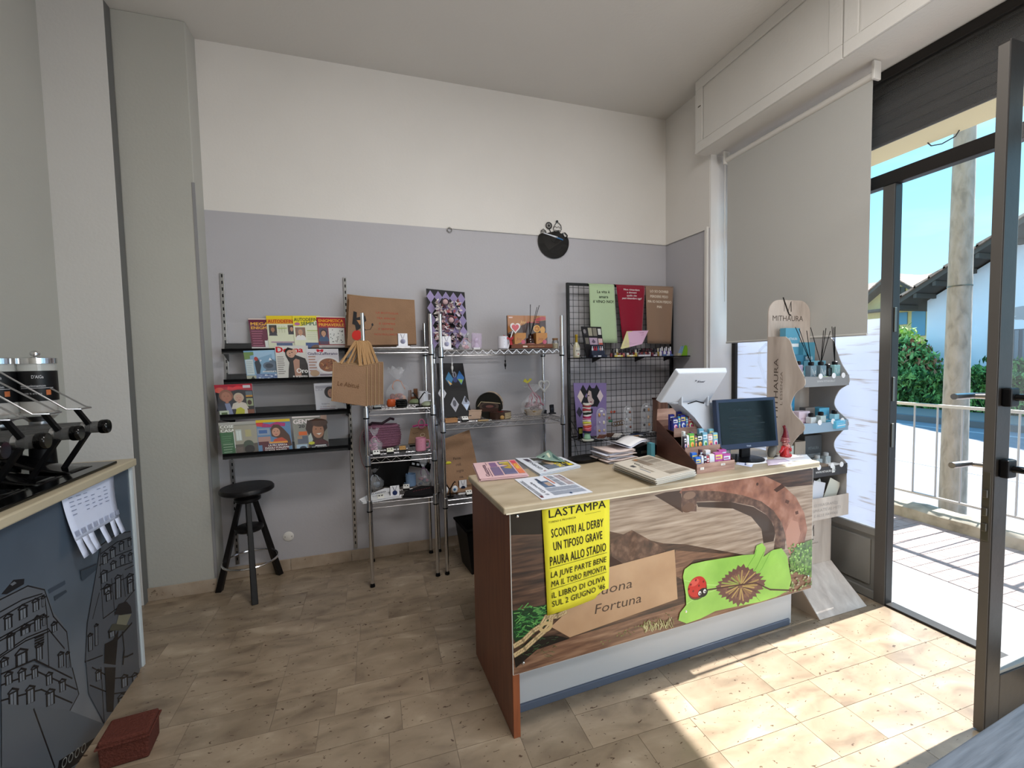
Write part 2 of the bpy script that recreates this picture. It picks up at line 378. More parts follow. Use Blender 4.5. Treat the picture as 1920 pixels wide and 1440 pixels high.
# ================================================================ ROOM
H = 3.67; YB = 3.473
b = MB().box((-1.06, YB, 0), (3.1, YB+0.15, H)); struct(b.build('wall_back', TWO))
b = MB().box((-1.447, 3.32, 0), (-1.06, YB+0.15, H)); struct(b.build('wall_back_pilaster', GREYP, bevel=0.006))
b = MB().box((-1.95, 3.262, 0), (-1.4472, YB+0.15, H)); struct(b.build('wall_back_left_pier', M('pale_plaster', '#d0cecb', 0.65, bump=0.12, bscale=60, var=0.03, vscale=1.5), bevel=0.004))
b = MB().box((-1.95, -3.0, 0), (-1.762, 3.2618, H)); struct(b.build('wall_left', GREYP))
b = MB().box((-1.95, -3.15, 0), (3.3, -3.0, H)); struct(b.build('wall_front', GREYP))
b = MB().box((2.618, 2.92, 0), (3.1, YB, H)); struct(b.build('wall_right', TWO))
b = MB().box((-1.95, -3.15, H), (3.1, YB+0.15, H+0.12)); struct(b.build('ceiling', CEILM))
# pale grey painted corner bead at the pilaster's edge
b = MB().box((-1.0735, 3.3165, 0.09), (-1.0575, 3.325, 2.68)); struct(b.build('trim_1', M('grey_bead_paint', '#8d8c8e', 0.6)))
b = MB().box((-1.4478, 3.2625, 0.0), (-1.4445, 3.3198, H)); struct(b.build('gap_shade_strip', M('painted_gap_shade', '#6e6e6c', 0.7)))  # dark strip painting in the shade of the gap between pier and pilaster
# soffit over the window: box with recessed panels
sof = MB().box((2.512, -3.0, 3.115), (2.98, 2.9195, H-0.0005)).box((2.512, 2.9195, 3.115), (2.617, 2.95, H-0.0005)); sof = struct(sof.build('wall_right_soffit', WHITE))
b = MB()
def frame_x(b, x0, x1, ya, yb, za, zb, t):
    b.box((x0, ya, za), (x1, yb, za+t)).box((x0, ya, zb-t), (x1, yb, zb)).box((x0, ya, za+t), (x1, ya+t, zb-t)).box((x0, yb-t, za+t), (x1, yb, zb-t))
pn_y = [2.95, 1.80, 0.30, -1.4]
for i in range(3):
    q = MB(); frame_x(q, 2.498, 2.512, pn_y[i+1]+0.004, pn_y[i]-0.004, 3.115, H-0.001, 0.075)
    struct(q.build('soffit_frame', WHITE, None, bevel=0.003)); o = bpy.data.objects['soffit_frame' if i == 0 else 'soffit_frame.%03d' % i]
    o.parent = sof
    q = MB().box((2.5065, pn_y[i+1]+0.085, 3.196), (2.5125, pn_y[i]-0.085, H-0.082)); o = q.build('soffit_panel', WHITE, sof, bevel=0.003)
q = MB().box((2.494, 2.885, 3.455), (2.499, 2.912, 3.461)); q.build('catch', M('dull_brass', '#6d675c', 0.5, 0.8), sof)
# lintel beam and wall above the shop front, rear pier
b = MB().box((2.98, -3.0, 3.14), (3.1, 2.92, H)); struct(b.build('wall_right_lintel', WHITE))
b = MB().box((2.78, -3.0, 0), (3.1, -2.75, 3.115)); struct(b.build('wall_right_rear_pier', WHITE))
b = MB().box((2.6215, 2.912, 0), (2.84, 2.9198, 3.1145)); struct(b.build('window_1_jamb', M('white_jamb', '#e2e0de', 0.6)))
# baseboards
def skirting(name, x0, x1, y, t=0.012, h=0.085):
    base = MB().box((x0, y-t*0.6, 0), (x1, y, h*0.6)); root = struct(base.build(name, GROUT))
    x = x0
    while x < x1-1e-3:
        w = min(0.42, x1-x); q = MB().box((x+0.001, y-t, 0.0002), (x+w-0.001, y-t*0.3, h)); q.build('skirting_tile', BASEM, root, bevel=0.002); x += w
skirting('baseboard_back', -1.058, 2.616, YB)
skirting('baseboard_pilaster', -1.447, -1.0575, 3.319)
# cable/rail along the paint line, and a hook
b = MB(); b.tube([(0.60, YB-0.006, 2.553), (1.6, YB-0.006, 2.548), (2.612, YB-0.006, 2.541)], 0.005, 6)
b.tube([(2.612, YB-0.006, 2.541), (2.612, 2.93, 2.535)], 0.005, 6)
tag(b.build('rail_cord', TRIMW), 'thin white cord stretched along the grey paint line of the back wall', 'cord')
b = MB(); b.tube([(0.60+0.018*math.cos(a), YB-0.012, 2.538+0.018*math.sin(a)) for a in [i*2*math.pi/12 for i in range(12)]], 0.003, 6, True)
b.rod((0.60, YB, 2.556), (0.60, YB-0.014, 2.556), 0.006)
tag(b.build('picture_ring', M('dull_metal', '#6a6862', 0.4, 0.9), None, smooth=True), 'small metal ring hook at the paint line of the back wall', 'hook')
b = MB().box((2.596, 2.925, 0.1), (2.6175, 2.955, 2.55)); struct(b.build('trim_2', TRIMW, bevel=0.004))
b = MB(); b.lathe([(0.0, 0.0), (0.034, 0.0), (0.036, -0.004), (0.03, -0.008), (0.0, -0.009)], (0, 0, 0), 24, axis=(0, 1, 0))
b2 = thing('blanking_plate', 'round white blanking plate low on the grey wall beside the stool', 'wall plate', (-0.645, YB, 0.252))
b.build('cover', TRIMW, b2, smooth=True)
for s_ in (-1, 1): MB().rod((0.022*s_, -0.0085, 0), (0.022*s_, -0.0105, 0), 0.003, n=8).build('screw', M('dull_metal'), b2)

# ---------------- floor: a mortar bed and single marble tiles
fb = MB().box((-1.95, -3.1, -0.1), (2.84, YB+0.1, -0.002)); floor = struct(fb.build('floor', GROUT))
TB = {}
def tile(x0, y0, x1, y1):
    w, d = round(x1-x0, 3), round(y1-y0, 3); k = (w, d)
    if k not in TB:
        me = MB().box((0.001, 0.001, -0.0019), (w-0.001, d-0.001, 0.0)).build('tile', MARB).data
        bpy.data.objects.remove([o for o in bpy.data.objects if o.data == me][0]); TB[k] = me
    o = bpy.data.objects.new('floor_tile', TB[k]); COL.objects.link(o); o.parent = floor; o.location = (x0, y0, 0)
rt = random.Random(3)
y = 0.945-0.165*2
k = 0
while y < YB-0.02:
    hgt = 0.33 if k % 3 == 1 else 0.165
    hgt = min(hgt, YB-y)
    x = -1.76-rt.random()*0.2; 
    while x < 2.84:
        w = rt.choice([0.25, 0.33, 0.41, 0.5]); xa, xb = max(x, -1.76), min(x+w, 2.84)
        if xb-xa > 0.03:
            if hgt > 0.3 and rt.random() < 0.35:
                tile(xa, y, xb, y+0.165); tile(xa, y+0.165, xb, y+hgt)
            else: tile(xa, y, xb, y+hgt)
        x += w
    y += hgt; k += 1
b = MB(); b.box((-1.76, -3.0, -0.0019), (2.84, 0.614, 0)); b.build('floor_slab', MARB, floor)

# ---------------- shop front (window, door frame, glass, shutter)
XW = 2.84
fr = struct(MB().box((XW, 1.735, 0), (XW+0.06, 1.80, 2.46)).box((XW, -2.75, 2.46), (XW+0.06, 2.92, 2.535)).box((XW, 2.875, 0), (XW+0.06, 2.92, 3.115)).box((XW, -2.75, 3.06), (XW+0.06, 2.92, 3.115))
    .box((XW, 0.96, 0), (XW+0.06, 0.995, 2.46)).box((XW+0.01, -2.75, 0.0), (XW+0.05, 0.96, 0.08)).box((XW, -1.2, 0), (XW+0.06, -1.14, 2.46)).build('window_1', STEEL, bevel=0.004))
q = MB().box((XW+0.005, 1.80, 0.395), (XW+0.055, 2.875, 0.44)); q.build('mid_rail', STEELG, fr, bevel=0.003)
q = MB().box((XW+0.005, 1.80, 0.0), (XW+0.055, 2.875, 0.05)); q.build('bottom_rail', STEELG, fr, bevel=0.003)
q = MB().box((XW+0.022, 1.80, 0.05), (XW+0.034, 2.875, 0.395)); q.box((XW+0.012, 1.83, 0.08), (XW+0.024, 2.85, 0.365)); q.build('kick_panel', STEELG, fr, bevel=0.003)
q = MB().box((XW-0.004, 1.738, 0), (XW+0.001, 1.796, 2.455)); q.build('post_face', M('edge_steel', '#5c5854', 0.5, 0.2), fr)
for z in (0.95, 1.22, 1.62): MB().box((XW+0.012, 1.729, z), (XW+0.03, 1.7355, z+0.14)).build('strike_plate', M('dull_metal'), fr, bevel=0.002)
q = MB().box((XW+0.0, 0.995, 0.0005), (XW+0.07, 1.735, 0.012)); q.build('threshold', STEEL, fr, bevel=0.003)
PANE = M('window_glass', '#ffffff', 0.0, trans=0.0, alpha=0.035, spec=0.5)
for ya, yb, za, zb in ((1.80, 2.875, 0.44, 2.46), (-1.14, 0.96, 0.08, 2.46), (-2.75, -1.2, 0.08, 2.46), (-2.75, 2.875, 2.535, 3.06)):
    MB().box((XW+0.026, ya, za), (XW+0.031, yb, zb)).build('glass_pane', PANE, fr)
def film_white():
    m = bpy.data.materials.new('white_translucent_ink'); m.use_nodes = True; n = m.node_tree; n.nodes.clear()
    out = n.nodes.new('ShaderNodeOutputMaterial'); t = n.nodes.new('ShaderNodeBsdfTransparent'); d = n.nodes.new('ShaderNodeBsdfTranslucent'); a = n.nodes.new('ShaderNodeMixShader'); a.inputs[0].default_value = 0.5
    n.links.new(t.outputs[0], a.inputs[1]); n.links.new(d.outputs[0], a.inputs[2]); n.links.new(a.outputs[0], out.inputs[0]); return m
# white film with faint brown strokes on the lower pane
def film_mat():
    m = bpy.data.materials.new('translucent_window_film'); m.use_nodes = True; n = m.node_tree; n.nodes.clear()
    out = n.nodes.new('ShaderNodeOutputMaterial'); d = n.nodes.new('ShaderNodeBsdfDiffuse'); t = n.nodes.new('ShaderNodeBsdfTranslucent'); tr = n.nodes.new('ShaderNodeBsdfTransparent')
    tcx = n.nodes.new('ShaderNodeTexCoord'); mp = n.nodes.new('ShaderNodeMapping'); mp.inputs['Scale'].default_value = (1, 1.2, 16); mp.inputs['Rotation'].default_value = (0.12, 0, 0)
    n.links.new(tcx.outputs['Object'], mp.inputs[0]); z = n.nodes.new('ShaderNodeTexNoise'); z.inputs['Scale'].default_value = 3; z.inputs['Detail'].default_value = 5
    n.links.new(mp.outputs[0], z.inputs['Vector']); r = n.nodes.new('ShaderNodeValToRGB'); n.links.new(z.outputs[0], r.inputs[0])
    e_ = r.color_ramp.elements; e_[0].position = 0.30; e_[0].color = hx('#a8a09a'); e_[1].position = 0.43; e_[1].color = hx('#ccd3e2')
    n.links.new(r.outputs[0], d.inputs[0]); n.links.new(r.outputs[0], t.inputs[0]); tr.inputs[0].default_value = (1, 1, 1, 1)
    a1 = n.nodes.new('ShaderNodeMixShader'); a1.inputs[0].default_value = 0.42; n.links.new(d.outputs[0], a1.inputs[1]); n.links.new(t.outputs[0], a1.inputs[2])
    a2 = n.nodes.new('ShaderNodeMixShader'); a2.inputs[0].default_value = 0.16; n.links.new(a1.outputs[0], a2.inputs[1]); n.links.new(tr.outputs[0], a2.inputs[2])
    n.links.new(a2.outputs[0], out.inputs[0]); return m
q = MB().box((XW+0.0235, 1.802, 0.442), (XW+0.0255, 2.873, 1.705)); q.build('window_film', film_mat(), fr)
p = Print(lambda a, bb, l: (XW+0.0228-l*0.2, a, bb))
pts = [(2.62-0.0, 1.52), (2.50, 1.58), (2.42, 1.47), (2.37, 1.32), (2.33, 1.15), (2.28, 0.95)]
p.line([(2.66, 1.45), (2.655, 1.54), (2.60, 1.585), (2.53, 1.55), (2.47, 1.45), (2.41, 1.30), (2.36, 1.10)], 0.022, '#ffffff'); p.line([(2.66, 1.45), (2.60, 1.30), (2.50, 1.15), (2.36, 0.98)], 0.022, '#ffffff')
p.done('film_drawing', fr, [film_white()])
# roller shutter box and rolled dark slats above, outside canopy
q = MB().box((XW+0.10, -2.75, 2.745), (XW+0.115, 2.92, 3.14)); shb = tag(q.build('roller_shutter', STEEL), 'dark rolled steel shutter above the shop door', 'shutter')
for i in range(7): MB().box((XW+0.090, -2.75, 2.745+i*0.056), (XW+0.10, 2.92, 2.745+i*0.056+0.05)).build('slat', M('dark_slat', '#1b1a18', 0.6, 0.0, spec=0.15) if i % 2 else M('darker_slat', '#141312', 0.6, spec=0.15), shb, bevel=0.006)
MB().rod((XW+0.105, -2.75, 2.75), (XW+0.105, 2.92, 2.75), 0.014, n=10).build('bottom_bar', STEEL, shb)
CAN = M('cream_render', '#cdbf98', 0.8, bump=0.1, bscale=30)
q = MB().box((3.1, -3.0, 2.93), (3.69, 6.0, 3.10)); struct(q.build('trim_3', CAN))
q = MB(); q.tube([(3.66, 2.05, 2.93), (3.66, 2.03, 2.90), (3.66, 1.97, 2.885), (3.66, 1.90, 2.90), (3.66, 1.88, 2.93)], 0.004, 5); tag(q.build('loose_cable', BLACKM, smooth=True), 'loop of black cable hanging under the cream canopy edge', 'cable')
b = MB().box((3.1, 2.92, 0), (3.14, 6.0, 3.6)); struct(b.build('wall_outside', CAN))
b = MB().box((3.1, -3.0, 3.10), (3.14, 6.0, 3.9)); struct(b.build('wall_outside_upper', CAN))
# roller blind
bl = thing('roller_blind', 'pale grey fabric roller blind half lowered over the shop window', 'blind', (2.70, 2.29, 3.04))
MB().box((-0.0008, -0.515, -1.425), (0.0008, 0.53, 0.0)).build('fabric', M('blind_fabric', '#bdbcb8', 0.85, bump=0.15, bscale=300), bl)
MB().rod((0.0, -0.52, 0.0), (0.0, 0.545, 0.0), 0.02, n=16).build('roller_tube', TRIMW, bl, smooth=True)
MB().rod((0, -0.515, -1.43), (0, 0.53, -1.43), 0.008, n=10).build('hem_bar', M('blind_hem', '#c9c7c3', 0.6), bl, smooth=True)
for s_, y_ in ((-1, -0.53), (1, 0.545)): MB().box((-0.025, y_-0.008, -0.03), (0.03, y_+0.008, 0.07)).build('bracket', TRIMW, bl, bevel=0.004)
MB().tube([(0.0, 0.556, -0.02), (0.006, 0.556, -0.8), (0, 0.556, -1.1), (-0.006, 0.556, -0.8), (0, 0.556, -0.02)], 0.0022, 5).build('pull_cord', TRIMW, bl)
q = MB().box((2.81, 2.900, 2.10), (2.838, 2.919, 2.38)); tag(q.build('window_latch', STEEL, bevel=0.003), 'dark steel latch on the window jamb beside the blind', 'latch')

# ---------------- open door leaf, seen end-on at its lock stile
dl = struct(bpy.data.objects.new('door_1', None)); COL.objects.link(dl); dl.location = (XW, 1.0, 0.01)
xl = 2.218-XW
MB().box((xl, 0, 0), (xl+0.085, 0.036, 2.61)).build('lock_stile', STEEL, dl, bevel=0.003)
MB().box((-0.08, 0, 0), (-0.004, 0.036, 2.61)).build('hinge_stile', STEEL, dl, bevel=0.003)
MB().box((xl+0.085, 0, 0), (-0.08, 0.036, 0.215)).build('bottom_rail', STEEL, dl, bevel=0.003)
MB().box((xl+0.085, 0, 2.52), (-0.08, 0.036, 2.61)).build('top_rail', STEEL, dl, bevel=0.003)
MB().box((xl-0.003, 0.003, 0.0), (xl, 0.033, 2.6)).build('edge_strip', M('edge_steel', '#5c5854', 0.5, 0.2), dl)
q = MB(); q.box((xl+0.085, 0.005, 0.215), (xl+0.095, 0.047, 2.52)).box((xl+0.095, 0.005, 0.215), (-0.08, 0.047, 0.227)); q.build('glazing_bead', STEELG, dl)
MB().box((xl+0.085, 0.016, 0.22), (-0.08, 0.020, 2.52)).build('glass_pane', PANE, dl)
q = MB().box((xl-0.006, 0.008, 0.76), (xl-0.003, 0.030, 1.03)); lk = q.build('lock_plate', M('dull_metal'), dl, bevel=0.002)
for z in (0.80, 0.86, 0.93): MB().box((xl-0.016, 0.012, z), (xl-0.006, 0.026, z+0.03)).build('bolt', M('dull_metal'), lk, bevel=0.002)
for z in (1.045, 1.315):
    q = MB().box((xl+0.02, -0.028, z-0.035), (xl+0.075, 0, z+0.035)); hd = q.build('handle_plate', BLACKP, dl, bevel=0.006)
    MB().tube([(xl+0.05, -0.02, z), (xl+0.055, -0.06, z), (xl+0.09, -0.07, z), (xl+0.20, -0.07, z-0.004)], 0.013, 10).build('handle', BLACKG, hd, smooth=True)
    MB().tube([(xl+0.04, 0.036, z), (xl+0.03, 0.085, z), (xl-0.06, 0.09, z), (xl-0.075, 0.09, z)], 0.012, 10).build('outer_handle', CHROMED, dl, smooth=True)

# ================================================================ OUTSIDE
b = MB().box((XW, -6, -0.1), (3.52, 12, -0.004)); struct(b.build('trim_4', M('pale_stone_step', '#8e9092', 0.7, bump=0.1, bscale=20, var=0.06)))
b = MB().box((3.52, -6, -0.12), (4.56, 14, -0.012)); pv = struct(b.build('ground', M('paving_joint', '#6f6763', 0.9)))
me = None; n_ = 0
PAV = ramp_mat('rose_paving', [(0.3, '#86746f'), (0.7, '#9a8a85')], 12, 5, (1, 1, 1), 0.8, 0.1, rnd=0.06)
for i in range(10):
    for j in range(27):
        x = 3.522+i*0.104; y = 0.75+j*0.104
        if me is None:
            o = MB().box((0.002, 0.002, -0.012), (0.102, 0.102, 0)).build('paving_tile', PAV, pv); me = o.data; o.location = (x, y, -0.0005)
        else:
            o = bpy.data.objects.new('paving_tile', me); COL.objects.link(o); o.parent = pv; o.location = (x, y, -0.0005)
MB().box((3.52, 3.56, -0.012), (4.56, 14, -0.001)).build('far_paving', PAV, pv)
MB().box((3.52, -6, -0.012), (4.56, 0.75, -0.001)).build('near_paving', PAV, pv)
CONC = ramp_mat('weathered_concrete', [(0.3, '#6f675a'), (0.5, '#8d8576'), (0.75, '#9d9587')], 9, 8, (1, 1, 1), 0.85, 0.5, 0.3)
crb = None
for j in range(9):
    y0 = -0.9+j*1.0; q = MB(); n = 10
    def prof(t, k, y0=y0): return None
    pr = [(4.56, 0.0), (4.565, 0.085), (4.59, 0.105), (4.72, 0.112), (4.79, 0.10), (4.80, -0.05)]
    rr = random.Random(j)
    vs = []; 
    for s_ in range(n+1):
        for (px_, pz_) in pr: vs.append((px_+rr.uniform(-.006, .006), y0+0.004+s_*0.992/n, pz_+(rr.uniform(-.008, .008) if pz_ > 0.01 else 0)))
    q.add(vs, [(s_*6+k, s_*6+k+1, (s_+1)*6+k+1, (s_+1)*6+k) for s_ in range(n) for k in range(5)]+[tuple(range(6)), tuple(n*6+k for k in range(6))[::-1]])
    if crb is None: crb = struct(q.build('ground_curb', CONC, smooth=True))
    else: q.build('curb_stone', CONC, crb, smooth=True)
b = MB().box((4.80, -14, -0.3), (60, 40, -0.06)); rd = struct(b.build('ground_road', ramp_mat('asphalt', [(0.3, '#76767c'), (0.7, '#808086')], 3, 8, (1, 1, 1), 0.9, 0.1)))
MB().box((7.2, -14, -0.06), (7.32, 40, -0.056)).box((10.9, -14, -0.06), (11.02, 40, -0.056)).build('road_line', M('road_paint', '#a4a4a8', 0.7), rd)
MB().box((11.6, -14, -0.06), (11.78, 40, 0.07)).build('far_kerb', M('kerb_dark', '#6e6c6c', 0.85, bump=0.2), rd)
MB().box((11.78, -14, -0.06), (13.6, 40, 0.05)).build('far_pavement', M('dark_tarmac', '#8c8078', 0.9, bump=0.2), rd)
# railing
RAIL = M('galvanised_rail', '#a2a0a0', 0.5, 0.5)
rl = thing('street_railing', 'grey metal street railing with thin upright bars on the concrete curb', 'railing', (4.70, 2.5, 0.10))
MB().box((-0.018, -3.5, 0.915), (0.018, 4.5, 0.94)).build('top_rail', RAIL, rl)
MB().box((-0.012, -3.5, 0.10), (0.012, 4.5, 0.118)).build('bottom_rail', RAIL, rl)
bar = None
for k in range(47):
    y = -3.4+k*0.17
    if bar is None: bar = MB().rod((0, 0, 0.118), (0, 0, 0.915), 0.007, n=6).build('bar', RAIL, rl); bar.location = (0, y, 0)
    else: c = bar.copy(); COL.objects.link(c); c.location = (0, y, 0)
for y in (-2.55, -0.85, 1.19, 3.06):
    MB().box((-0.014, y-0.014, -0.01), (0.014, y+0.014, 0.94)).build('post', RAIL, rl)
# concrete pole
pl = thing('concrete_pole', 'tall tapered concrete street pole behind the railing', 'pole', (5.14, 2.60, -0.06))
MB().rod((0, 0, 0), (0, 0, 8.0), 0.097, 0.045, n=24).build('shaft', ramp_mat('pole_concrete', [(0.3, '#7f786f'), (0.5, '#948c82'), (0.75, '#a09890')], 22, 9, (1, 1, 0.35), 0.9, 0.9, 0.4), pl, smooth=True)
MB().lathe([(0.078, 0), (0.086, 0), (0.086, 0.012), (0.078, 0.012)], (0, 0, 2.15), 24).build('band', M('dull_metal'), pl, smooth=True)
# hedge and shrubs: leaf cards with volume, each plant one foliage mesh
def foliage(name, label, at, size, n, cols, leaf=0.06, boxy=False, seed=1):
    rr = random.Random(seed); t = thing(name, label, 'hedge' if boxy else 'shrub', at); q = MB()
    sx_, sy_, sz_ = size
    for i in range(n):
        if boxy:
            # shell of the box
            f_ = rr.random()
            p = Vector((rr.uniform(-1, 1), rr.uniform(-1, 1), rr.uniform(0, 1)))
            if f_ < 0.6: p.x = -1+rr.random()*0.15
            elif f_ < 0.9: p.z = 1-rr.random()*0.08
            p = Vector((p.x*sx_, p.y*sy_, p.z*sz_+0.06*math.sin(p.y*sy_*3)+rr.uniform(-.05, .05)))
        else:
            a = rr.uniform(0, 2*math.pi); ph = math.acos(rr.uniform(-0.6, 1)); r = 0.7+0.35*rr.random()+0.12*math.sin(a*5)*math.sin(ph*4)
            p = Vector((math.cos(a)*math.sin(ph)*sx_*r, math.sin(a)*math.sin(ph)*sy_*r, sz_*(0.45+0.55*math.cos(ph)*r)))
        e_ = Euler((rr.uniform(0, 6), rr.uniform(0, 6), rr.uniform(0, 6))); l = leaf*rr.uniform(0.6, 1.3)
        u = e_.to_matrix() @ Vector((l, 0, 0)); v = e_.to_matrix() @ Vector((0, l*0.45, 0)); w = e_.to_matrix() @ Vector((0, 0, l*0.15))
        q.add([p-u, p-v+w, p+u, p+v+w], [(0, 1, 2), (0, 2, 3)], 0, rr.choice(cols))
    q.build('foliage', LEAF, t, kind='stuff')
    core = MB()
    if boxy: core.box((-sx_*0.85, -sy_*0.98, 0), (sx_*0.9, sy_*0.98, sz_*0.9)).build('woody_core', M('deep_green', '#1f2a17', 0.9), t, bevel=0.05)
    else:
        core.ball((0, 0, sz_*0.5), sx_*0.6, sy_*0.6, sz_*0.45).rod((0, 0, 0), (0, 0, sz_*0.5), 0.05); core.build('woody_core', M('deep_green', '#1f2a17', 0.9), t, smooth=True)
    return t
LEAF = attr_mat('leaf_green', 0.55)
foliage('clipped_hedge', 'long clipped green hedge across the road', (14.0, 8.0, 0.0), (0.5, 5.6, 0.92), 9000, ['#3a5a2c', '#4f763c', '#6a954c', '#86b062', '#2c4a22'], 0.09, True, 4)
foliage('flowering_bush', 'loose green bush growing above the hedge beside the white house', (15.2, 9.0, 0.0), (0.6, 0.9, 1.9), 2600, ['#5f8f50', '#7aa862', '#9cc47a', '#4a7038', '#b07a5a'], 0.09, False, 5)
foliage('yellow_green_bush', 'pale yellow-green bush behind the loose bush near the yellow house', (17.6, 10.6, 0.0), (0.8, 0.9, 2.35), 2600, ['#8fae4e', '#a9c565', '#c6d78a', '#6d9442'], 0.09, False, 6)
foliage('garden_bush', 'pale green bush seen past the blind left of the door post', (19.0, 15.2, 0.0), (1.4, 1.7, 3.6), 3600, ['#7aa05a', '#99bb78', '#b7cf98', '#5f8a45'], 0.12, False, 8)
foliage('low_green_bush', 'dark green low bush right of the concrete pole above the hedge', (15.1, 6.6, 0.0), (0.5, 0.9, 1.3), 1200, ['#35552a', '#4d7a3c', '#69984f'], 0.09, False, 9)
# white gabled house
RTILE = ramp_mat('clay_roof_tiles', [(0.3, '#9a7462'), (0.5, '#b58d78'), (0.75, '#cba894')], 7, 5, (1, 1, 1), 0.85, 0.3)
WHS = M('white_render', '#ecedf4', 0.85, bump=0.1, var=0.05, vscale=0.8)
DWD = M('dark_timber', '#5a5048', 0.8)
hs = thing('white_house', 'white rendered house with overhanging clay tiled gable roof across the road', 'house', (16, 5, 0))
# gable wall faces -X in the plane X=16; ridge runs along +X
yl, yr = 8.85-5, -1.0-5; ym = (yl+yr)/2; ze = 3.05; zr = ze+(yl-ym)*0.62
MB().prism([(0, yl, 0), (0, yr, 0), (0, yr, ze), (0, ym, zr), (0, yl, ze)], (7.5, 0, 0)).build('wall', WHS, hs)
for sgn, ya in ((1, yl), (-1, yr)):
    ex = sgn*0.5
    za = ze-0.5*0.62
    rf = MB().prism([(-0.9, ya+ex, za+0.06), (-0.9, ym, zr+0.06), (-0.9, ym, zr+0.20), (-0.9, ya+ex, za+0.20)], (8.6, 0, 0)).build('roof', DWD, hs)
    q = MB(); nrow = 16
    for j in range(nrow):
        for i in range(7):
            t0, t1 = j/nrow, (j+1.15)/nrow
            f0 = lambda t: (ya+ex+(ym-ya-ex)*t, za+0.20+(zr-za)*t)
            y0_, z0_ = f0(t0); y1_, z1_ = f0(min(t1, 1)); x0 = -0.95+i*1.2
            q.hexa([(x0, y0_, z0_), (x0+1.17, y0_, z0_), (x0+1.17, y1_, z1_), (x0, y1_, z1_), (x0, y0_, z0_+0.09), (x0+1.17, y0_, z0_+0.09), (x0+1.17, y1_, z1_+0.04), (x0, y1_, z1_+0.04)])
    q.build('roof_tiles', RTILE, rf, kind='stuff')
    # rafters under the overhang
    for k in range(12):
        t = (k+0.5)/12; y_ = ya+ex+(ym-ya-ex)*t; z_ = za+(zr-za)*t
        MB().box((-0.88, y_-0.04, z_-0.07), (0, y_+0.04, z_+0.06)).build('rafter', DWD, hs)
for y_, z0_, z1_, w_ in ((6.95-5, 0.55, 2.05, 0.45), (4.55-5, 0.55, 2.1, 1.5)):
    g_ = MB().box((-0.05, y_-w_, z0_), (0, y_+w_, z1_)).build('gate', M('slate_shutter', '#5d6068', 0.6), hs, bevel=0.01)
    for k in range(int(w_*2/0.15)):
        MB().box((-0.075, y_-w_+0.03+k*0.15, z0_+0.03), (-0.05, y_-w_+0.10+k*0.15, z1_-0.03)).build('slat', M('slate_slat', '#80848c', 0.6), g_)
# grey stain patch on the wall
p = Print(lambda a, bb, l: (-0.004-l, a, bb), 0.002); rr = random.Random(2)
for cx_, cz_, s_ in ((1.9, 2.5, 0.3), (1.2, 2.25, 0.35), (1.6, 2.35, 0.22)):
    p.poly([(cx_+s_*1.5*math.cos(a)*(0.7+0.5*rr.random()), cz_+s_*0.5*math.sin(a)*(0.6+0.6*rr.random())) for a in [i*2*math.pi/14 for i in range(14)]], '#a9a4a6')
p.done('bare_render_patch', hs)
# yellow house behind
yh = thing('yellow_house', 'small pale yellow house with blue shutters and a clay roof beyond the hedge', 'house', (25.2, 15.2, 0))
YEL = M('yellow_render', '#e6c98c', 0.85, var=0.04)
MB().prism([(0, 1.7, 0), (0, -2.2, 0), (0, -2.2, 3.75), (0, -1.3, 4.1), (0, 0, 5.15), (0, 1.3, 4.3), (0, 1.7, 4.1)], (1.2, 0, 0)).box((1.2, -6, 0), (6, 4, 4.1)).build('wall', YEL, yh)
for s_, e_ in ((-1, 1.75), (1, 1.6)):
    MB().prism([(-0.7, 0, 5.22), (-0.7, s_*e_, 5.22-e_*0.8), (-0.7, s_*e_, 5.38-e_*0.8), (-0.7, 0, 5.38)], (3.5, 0, 0)).build('gable_roof', DWD, yh)
q = MB()
for k in range(14):
    for s_ in (-1, 1):
        x0 = -0.75+k*0.25; q.hexa([(x0, 0, 5.40), (x0+0.22, 0, 5.40), (x0+0.22, s_*1.8, 3.96), (x0, s_*1.8, 3.96), (x0, 0, 5.46), (x0+0.22, 0, 5.46), (x0+0.22, s_*1.8, 4.02), (x0, s_*1.8, 4.02)])
q.build('roof_tiles', RTILE, yh, kind='stuff')
q = MB()
for k in range(40): y0_ = -7.5+k*0.32; q.hexa([(0.5, y0_, 4.3), (4.2, y0_, 5.7), (4.2, y0_+0.29, 5.7), (0.5, y0_+0.29, 4.3), (0.5, y0_, 4.42), (4.2, y0_, 5.82), (4.2, y0_+0.29, 5.82), (0.5, y0_+0.29, 4.42)])
q.box((0.6, -7.4, 4.1), (6, 5, 4.3)).build('main_roof', RTILE, yh)
for y_, z0_, z1_, w_ in ((-0.2, 2.9, 3.5, 0.28), (-0.95, 2.3, 3.5, 0.28)): MB().box((-0.06, y_-w_, z0_), (0, y_+w_, z1_)).build('shutter', M('blue_shutter', '#6f9cb4', 0.6), yh, bevel=0.01)
w_ = MB().box((-0.05, -0.35, 4.3), (0, 0.05, 4.78)).build('window', M('dark_window', '#5b564f', 0.4), yh); MB().box((-0.07, -0.16, 4.3), (-0.05, -0.14, 4.78)).build('window_bar', DWD, w_)
MB().box((-0.75, -2.3, 3.62), (0.0, 1.8, 3.74)).build('balcony_eave', DWD, yh)
